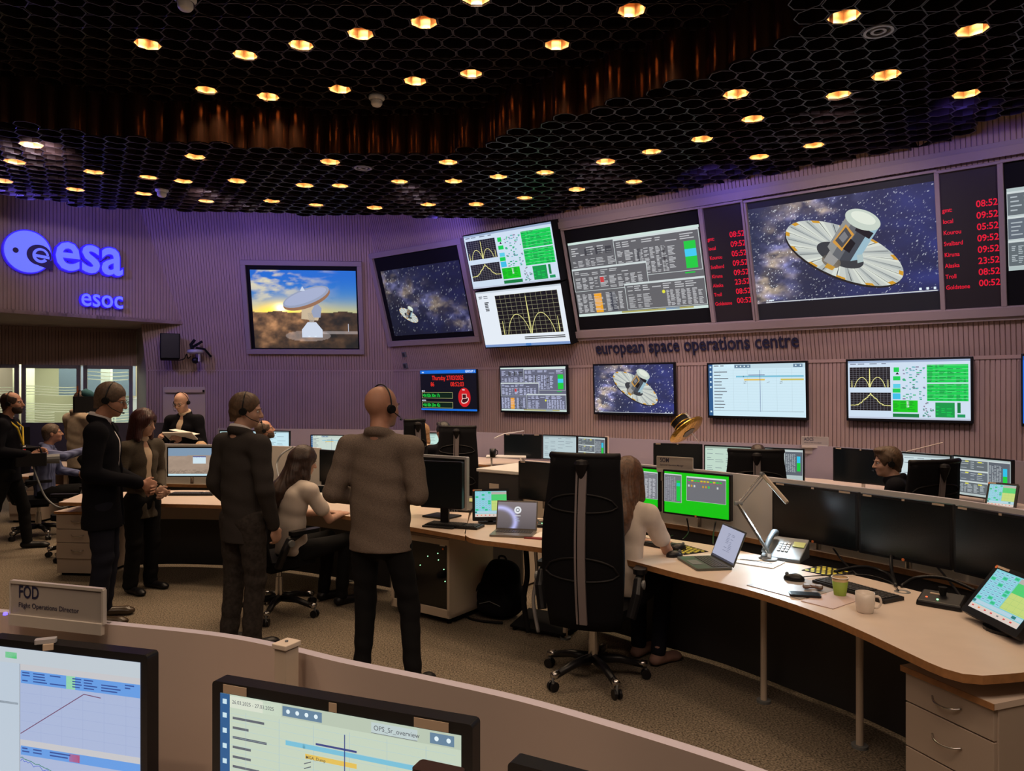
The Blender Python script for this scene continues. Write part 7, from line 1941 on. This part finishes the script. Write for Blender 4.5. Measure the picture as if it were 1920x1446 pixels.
for q in (-0.03, 0.03):
    b = MB(); b.cyl((q, 0.0, 0.0), (q, 0.0, 0.018), 0.016, m=M_SILVER); b.build('ear_piece', parent=t)
t = placed('folder', 'dark red folder lying on the desk beside the silver laptop', 'folder', 1022, 1012, TOP, deg(-22)); b = MB(); b.box((0, 0, 0.004), (0.30, 0.05, 0.008), mat('dark_red', (0.20, 0.012, 0.012), 0.5)); b.build('cover', parent=t); b = MB(); b.box((0.02, 0.13, 0.003), (0.28, 0.20, 0.004), M_PAPER); b.build('sheets', parent=t)
t = placed('notebook', 'white notebook under the phone and lamp on the right desk', 'notebook', 1418, 1055, TOP, deg(-40)); b = MB(); b.box((0, 0, 0.004), (0.28, 0.20, 0.006), M_PAPER); b.build('pages', parent=t); b = MB(); b.box((0.0, 0.0, 0.0085), (0.2, 0.02, 0.002), M_GREY); b.build('pen', parent=t)
t = placed('tablet_stand', 'dark tablet leaning beside the long-haired woman on the left desk', 'tablet', 598, 934, TOP, deg(-20)); b = MB(); b.box((0, 0.06, 0.07), (0.20, 0.008, 0.14), M_SILVER, M=Matrix.Rotation(deg(-20), 4, 'X')); b.build('frame', parent=t); b = MB(); b.box((0, 0.054, 0.07), (0.18, 0.002, 0.12), M_GLOSS, M=Matrix.Rotation(deg(-20), 4, 'X')); b.build('screen', parent=t)
t = placed('rack_shelf', 'pale raised shelf on the far desk carrying the black mug', 'shelf', 935, 858, 0.86); b = MB(); b.box((0.1, 0.15, 0), (0.55, 0.3, 0.02), M_WHITE); b.build('board', parent=t)
for q in (-0.1, 0.3):
    b = MB(); b.box((q, 0.15, -0.06), (0.02, 0.28, 0.12), M_WHITE); b.build('support', parent=t)
mug('black mug on the pale raised shelf in the far row', 924, 857, 0.87, 0.045, 0.11, M_BLACK, 0.5)

# articulated desk lamp
D0 = 4.85
t = thing('desk_lamp', 'articulated silver desk lamp with a slim bar head beside the phone', 'lamp')
b0 = atz(1443, 1053, TOP); e1 = atd(1383, 944, 4.82); e2 = atd(1429, 889, 4.9); hd_ = atd(1476, 943, 4.72)
b = MB(); b.cyl((b0.x, b0.y, TOP), (b0.x, b0.y, TOP + 0.02), 0.045, n=20, m=M_GREY); b.cyl((b0.x, b0.y, TOP + 0.02), (b0.x, b0.y, TOP + 0.05), 0.012, m=M_CHROME); b.build('base', parent=t)
b = MB(); b.tube([(b0.x, b0.y, TOP + 0.045), e1], 0.011, m=M_CHROME, n=6); b.build('lower_arm', parent=t)
b = MB(); b.tube([e1, e2], 0.0065, m=M_CHROME, n=6); b.tube([e1 + Vector((0.012, 0, -0.02)), e2 + Vector((0.012, 0, -0.02))], 0.003, m=M_GREY, n=5); b.build('upper_arm', parent=t)
b = MB(); b.cyl(e1 + Vector((-0.02, 0, 0)), e1 + Vector((0.03, 0, 0)), 0.014, m=M_GREY); b.build('elbow_joint', parent=t)
b = MB(); b.cyl(e2 + Vector((0, -0.02, 0)), e2 + Vector((0, 0.02, 0)), 0.013, m=M_GREY); b.build('head_joint', parent=t)
b = MB(); b.tube([e2, hd_], 0.014, m=mat('lamp_bar', (0.55, 0.46, 0.38), 0.35, metal=0.4), n=6); b.build('head', parent=t)
b = MB(); dn = Vector((0, 0, -0.013)); b.tube([e2.lerp(hd_, 0.25) + dn, e2.lerp(hd_, 0.95) + dn], 0.006, m=mat('lamp_led', (1, 1, 1), 0.5, emit=(0.75, 0.9, 1.0), estr=6.0), n=6); b.build('led_strip', parent=t)
lamp('desk_lamp_light', 'SPOT', e2.lerp(hd_, 0.5) + Vector((0, 0, -0.04)), atz(1400, 1068, TOP), 40, (0.70, 0.88, 1.0), spot_size=1.5, spot_blend=0.8, shadow_soft_size=0.03)

# hanging cables behind the right desk
def cable(label, pts, r=0.006, m=M_BLACK):
    t = thing('cable', label, 'cable'); b = MB(); b.tube(catmull([Vector(p) for p in pts], 6), r, m=m, n=7); b.build('strand', parent=t, smooth=True)
cable('thin black cable hanging straight down from the left green-screened monitor', [atd(1207, 958, 6.0), atd(1206, 985, 6.0), atd(1190, 1004, 5.7)])
cable('black cable hanging under the left half of the SOM monitor', [atd(1288, 972, 5.5), atd(1291, 998, 5.5), atd(1280, 1012, 5.35)])
cable('black cable hanging under the right half of the SOM monitor', [atd(1342, 978, 5.4), atd(1338, 1000, 5.35), atd(1337, 1022, 5.05)])
cable('black cable sloping down beneath the first black monitor', [atd(1562, 1028, 4.65), atd(1580, 1052, 4.6), atd(1606, 1078, 4.2)])
cable('thick black cable looping along the desk behind the mouse pad', [atz(1565, 1072, TOP + 0.01), atd(1620, 1063, 4.35), atd(1665, 1077, 4.3), atz(1680, 1098, TOP + 0.01)], 0.010)
cable('thick upright black cable under the middle black monitor', [atd(1671, 1042, 4.4), atd(1672, 1070, 4.3), atd(1680, 1100, 4.05)], 0.010)
cable('black cable looping behind the steel pole towards the right', [atz(1690, 1099, TOP + 0.01), atd(1720, 1083, 4.05), atd(1775, 1085, 3.95), atd(1830, 1108, 3.85)], 0.009)
cable('black cable sloping down to the intercom box', [atd(1752, 1057, 4.25), atd(1780, 1090, 4.0), atz(1808, 1128, TOP + 0.01)])
cable('thin wire trailing from the mouse to the desk grommet', [atz(1500, 1083, TOP + .01), atz(1530, 1080, TOP + .01), atz(1620, 1078, TOP + .01), atz(1670, 1092, TOP + .012), atz(1685, 1108, TOP + .01)], 0.003)
cable('tangle of thin wires behind the hands of the woman in the tall chair', [atz(1222, 1006, TOP + .01), atz(1238, 998 + 8, TOP + .02), atz(1228, 1012, TOP + .01), atz(1250, 1008, TOP + .012), atz(1262, 1004, TOP + .01)], 0.003)
cable('grey cable arching over the partition beside the bearded man', [atd(549, 838, 8.1), atd(528, 852, 7.95), atd(519, 872, 7.9), atd(524, 900, 7.6), atz(530, 926, TOP)], 0.010, M_GREY)
for i, (px, lab) in enumerate(((986, 'dark bundle of cables hanging under the desk right of the backpack'), (1004, 'pale spiral cable wrap hanging under the desk near the tall chair'))):
    a = atd(px, 1028, 5.35); cable(lab, [a, a + Vector((0.01, 0, -0.2)), a + Vector((-0.015, 0.0, -0.38)), a + Vector((0.02, -0.02, -0.60))], 0.02 if i == 0 else 0.014, M_MBLACK if i == 0 else M_SILVER)
t = placed('cable_grommet', 'round grey cable outlet in the right desk behind the keyboard', 'grommet', 1692, 1110, TOP); b = MB(); b.lathe([(0.02, 0.0), (0.035, 0.004), (0.04, 0.0)], m=M_GREY); b.build('ring', parent=t)

# things on and near the far wall
def on_plane(pl, px, py, off): 
    o, x, y, n = pl; u, v = plane_hit(o + n * off, x, y, px, py); return o + n * off + x * u + y * v
PLD = (Vector((DP0.x, DP0.y, 0)), PD_X, Vector((0, 0, 1)), Vector((DN.x, DN.y, 0)))
p = on_plane((PD_O, PD_X, PD_Y, PD_N), 318, 651, 0.30)
t = thing('loudspeaker', 'black loudspeaker on the wall under the slatted fascia', 'speaker', p, deg(28))
b = MB(); b.add([(-0.15, 0.12, -0.25), (0.15, 0.12, -0.25), (0.17, -0.14, -0.22), (-0.17, -0.14, -0.22), (-0.15, 0.12, 0.22), (0.15, 0.12, 0.22), (0.17, -0.14, 0.25), (-0.17, -0.14, 0.25)], [(3, 2, 1, 0), (4, 5, 6, 7), (0, 1, 5, 4), (1, 2, 6, 5), (2, 3, 7, 6), (3, 0, 4, 7)], M_MBLACK); b.build('cabinet', parent=t, bevel=0.01)
b = MB(); b.box((0, -0.155, 0.015), (0.30, 0.012, 0.44), M_BLACK); b.build('grille', parent=t)
b = MB(); b.box((0, 0.17, 0), (0.06, 0.16, 0.06), M_MBLACK); b.build('bracket', parent=t)
p = on_plane((PD_O, PD_X, PD_Y, PD_N), 366, 662, 0.28)
t = thing('security_camera', 'white dome camera on a dark bracket beside the black loudspeaker', 'camera', p, deg(10))
b = MB(); b.lathe([(0, 0.07), (0.13, 0.06), (0.15, 0.02), (0.12, -0.01), (0, -0.02)], m=M_SILVER); b.build('housing', parent=t, smooth=True)
b = MB(); b.rbox((0.075, 0, -0.08), (0.035, 0.10, 0.16), 0.015, M_SILVER); b.build('yoke', parent=t)
b = MB(); b.lathe([(0, -0.20), (0.045, -0.185), (0.065, -0.14), (0.045, -0.09), (0, -0.08)], m=M_BLACK); b.build('lens_ball', parent=t, smooth=True)
b = MB(); b.tube([(-0.05, 0.0, 0.06), (-0.08, 0.02, 0.16), (-0.02, 0.05, 0.25)], 0.03, m=M_MBLACK); b.tube([(0.0, 0.05, 0.10), (0.14, 0.12, 0.08), (0.24, 0.20, -0.06)], 0.02, m=M_MBLACK); b.tube([(-0.05, 0.06, 0.12), (0.06, 0.02, 0.18), (0.12, 0.02, 0.22)], 0.025, m=M_MBLACK); b.build('bracket', parent=t)
cable('thin cable curling between the loudspeaker and the white dome camera', [on_plane((PD_O, PD_X, PD_Y, PD_N), q[0], q[1], 0.1) for q in ((334, 676), (345, 673), (350, 664), (352, 672), (358, 668))], 0.01)
fc = at(346, 12.6)
t = thing('flip_chart', 'pale flip chart board standing behind the balding man with papers', 'flip chart', (fc.x, fc.y, 0), deg(8))
b = MB(); b.box((0, 0, 1.33), (0.68, 0.03, 1.0), mat('flipchart_board', (0.30, 0.25, 0.27), 0.6)); b.build('board', parent=t, bevel=0.004)
b = MB(); b.box((0, -0.03, 1.76), (0.60, 0.04, 0.05), M_WALLTRIM); b.cyl((0.31, -0.04, 1.76), (0.33, -0.04, 1.76), 0.02, m=M_MBLACK); b.build('clamp_bar', parent=t)
for q in (-0.3, 0.3, 0.0):
    b = MB(); b.cyl((q, 0.02 if q else 0.05, 1.0 if q else 1.3), (q * 1.25, -0.15 if q else 0.5, 0), 0.013, m=M_GREY); b.build('leg', parent=t)
for px_, py_, lab in ((758, 665, 'upper small dark box fixed to the slats left of the countdown board'), (760, 686, 'lower small dark box fixed to the slats left of the countdown board')):
    p = on_plane((PM_O, PM_X, PM_Y, PM_N), px_, py_, 0.02)
    t = thing('wall_socket_box', lab, 'box'); t.matrix_world = frame(p, PM_X, PM_Y)
    b = MB(); b.box((0, 0, 0), (0.085, 0.10, 0.04), M_GREY); b.build('case', parent=t); b = MB(); b.box((0, 0, 0.021), (0.06, 0.07, 0.004), M_DARKGREY); b.build('cover', parent=t)

# golden satellite model
GOLDF = mat('crinkled_gold_foil', (0.55, 0.34, 0.07), 0.25, metal=0.9, bump=0.9, bscale=28)
pc = atd(1287, 806, 8.75)
t = thing('satellite_model', 'golden foil satellite model tilted above the far black monitor', 'model'); 
ax = Vector((-0.50, 0.46, 0.72)).normalized(); xx = Vector((0, 1, 0)).cross(ax).normalized(); t.matrix_world = frame(pc, xx, ax.cross(xx))
Ms = Matrix.Identity(4)
b = MB(); n = 12
b.lathe([(0, 0.0), (0.23, 0.012), (0.235, 0.0), (0.20, -0.030), (0.07, -0.045), (0, -0.045)], n=24, m=GOLDF); b.build('sunshield', parent=t)
b = MB(); b.lathe([(0, -0.046), (0.085, -0.050), (0.085, -0.046)], n=6, m=M_GREY); b.build('base_plate', parent=t)
b = MB(); b.lathe([(0.110, 0.0), (0.110, 0.08), (0.103, 0.085), (0.103, 0.165), (0.0, 0.168)], n=20, m=M_MBLACK); b.build('drum', parent=t)
for z_ in (0.035, 0.08, 0.158):
    b = MB(); b.lathe([(0.1105, z_ - 0.007), (0.1140, z_), (0.1105, z_ + 0.007)], n=20, m=GOLDF); b.build('gold_band', parent=t)
b = MB(); b.box((0.115, 0.0, 0.11), (0.02, 0.06, 0.12), M_CHROME); b.build('silver_panel', parent=t)
Mi = t.matrix_world.inverted(); rod_t = atd(1297, 812, 8.72); rod_b = atd(1308, 832, 8.80)
b = MB(); b.cyl(Mi @ rod_t, Mi @ Vector((rod_b.x + 0.02, rod_b.y, 1.158)), 0.006, m=M_CHROME); b.build('support_rod', parent=t)
t = thing('wooden_rod', 'thin pale rod pointing up to the right behind the young man with the quiff', 'rod'); b = MB(); b.tube([atd(1700, 847, 7.7), atd(1768, 830, 7.5)], 0.006, m=M_CREAM); b.build('rod', parent=t); b = MB(); b.cyl(atd(1700, 847, 7.7), atd(1700, 856, 7.72), 0.012, m=M_GREY); b.build('clip', parent=t)
cable('thin white cable curving over the partition left of the far black monitor', [atd(927, 822, 10.6), atd(945, 814, 10.6), atd(965, 811, 10.7), atd(982, 808, 10.9)], 0.008, M_WHITE)

t = thing('indicator_light', 'tiny blue light glowing on the front partition at the left picture edge', 'light', atz(10, 1153, FZ + 0.004)); b = MB(); b.lathe([(0, 0.008), (0.005, 0.006), (0.006, 0), (0, -0.002)], n=10, m=mat('blue_led', (0.1, 0.1, 0.9), 0.4, emit=(0.12, 0.08, 1.0), estr=3.0)); b.build('led', parent=t)
# nearest monitors: camera clip, lamp head
p = atd(86, 1206, 1.77)
t = thing('webcam', 'small purple-lit clip on the top edge of the nearest left monitor', 'webcam', p, deg(20)); b = MB(); b.rbox((0, 0, 0.006), (0.045, 0.02, 0.010), 0.004, M_SILVER); b.build('case', parent=t); b = MB(); b.box((0.008, -0.014, -0.006), (0.022, 0.006, 0.014), M_LABEL); b.build('clip', parent=t)
t = thing('reading_lamp_head', 'dark lamp head edge in front of the nearest timeline monitor', 'lamp', atd(822, 1452, 1.02), deg(-22)); b = MB(); b.rbox((0, 0, 0), (0.07, 0.03, 0.016), 0.006, mat('dark_brown_metal', (0.03, 0.012, 0.010), 0.4)); b.build('shade', parent=t)
q = atd(822, 1452, 1.02); Lz = q.z - TOP
b = MB(); b.cyl((0.0, 0.0, -0.008), (0.02, 0.0, -Lz + 0.02), 0.006, m=M_BLACK); b.build('stem', parent=t); b = MB(); b.cyl((0.02, 0, -Lz), (0.02, 0, -Lz + 0.02), 0.05, m=M_BLACK, n=18); b.build('base', parent=t)
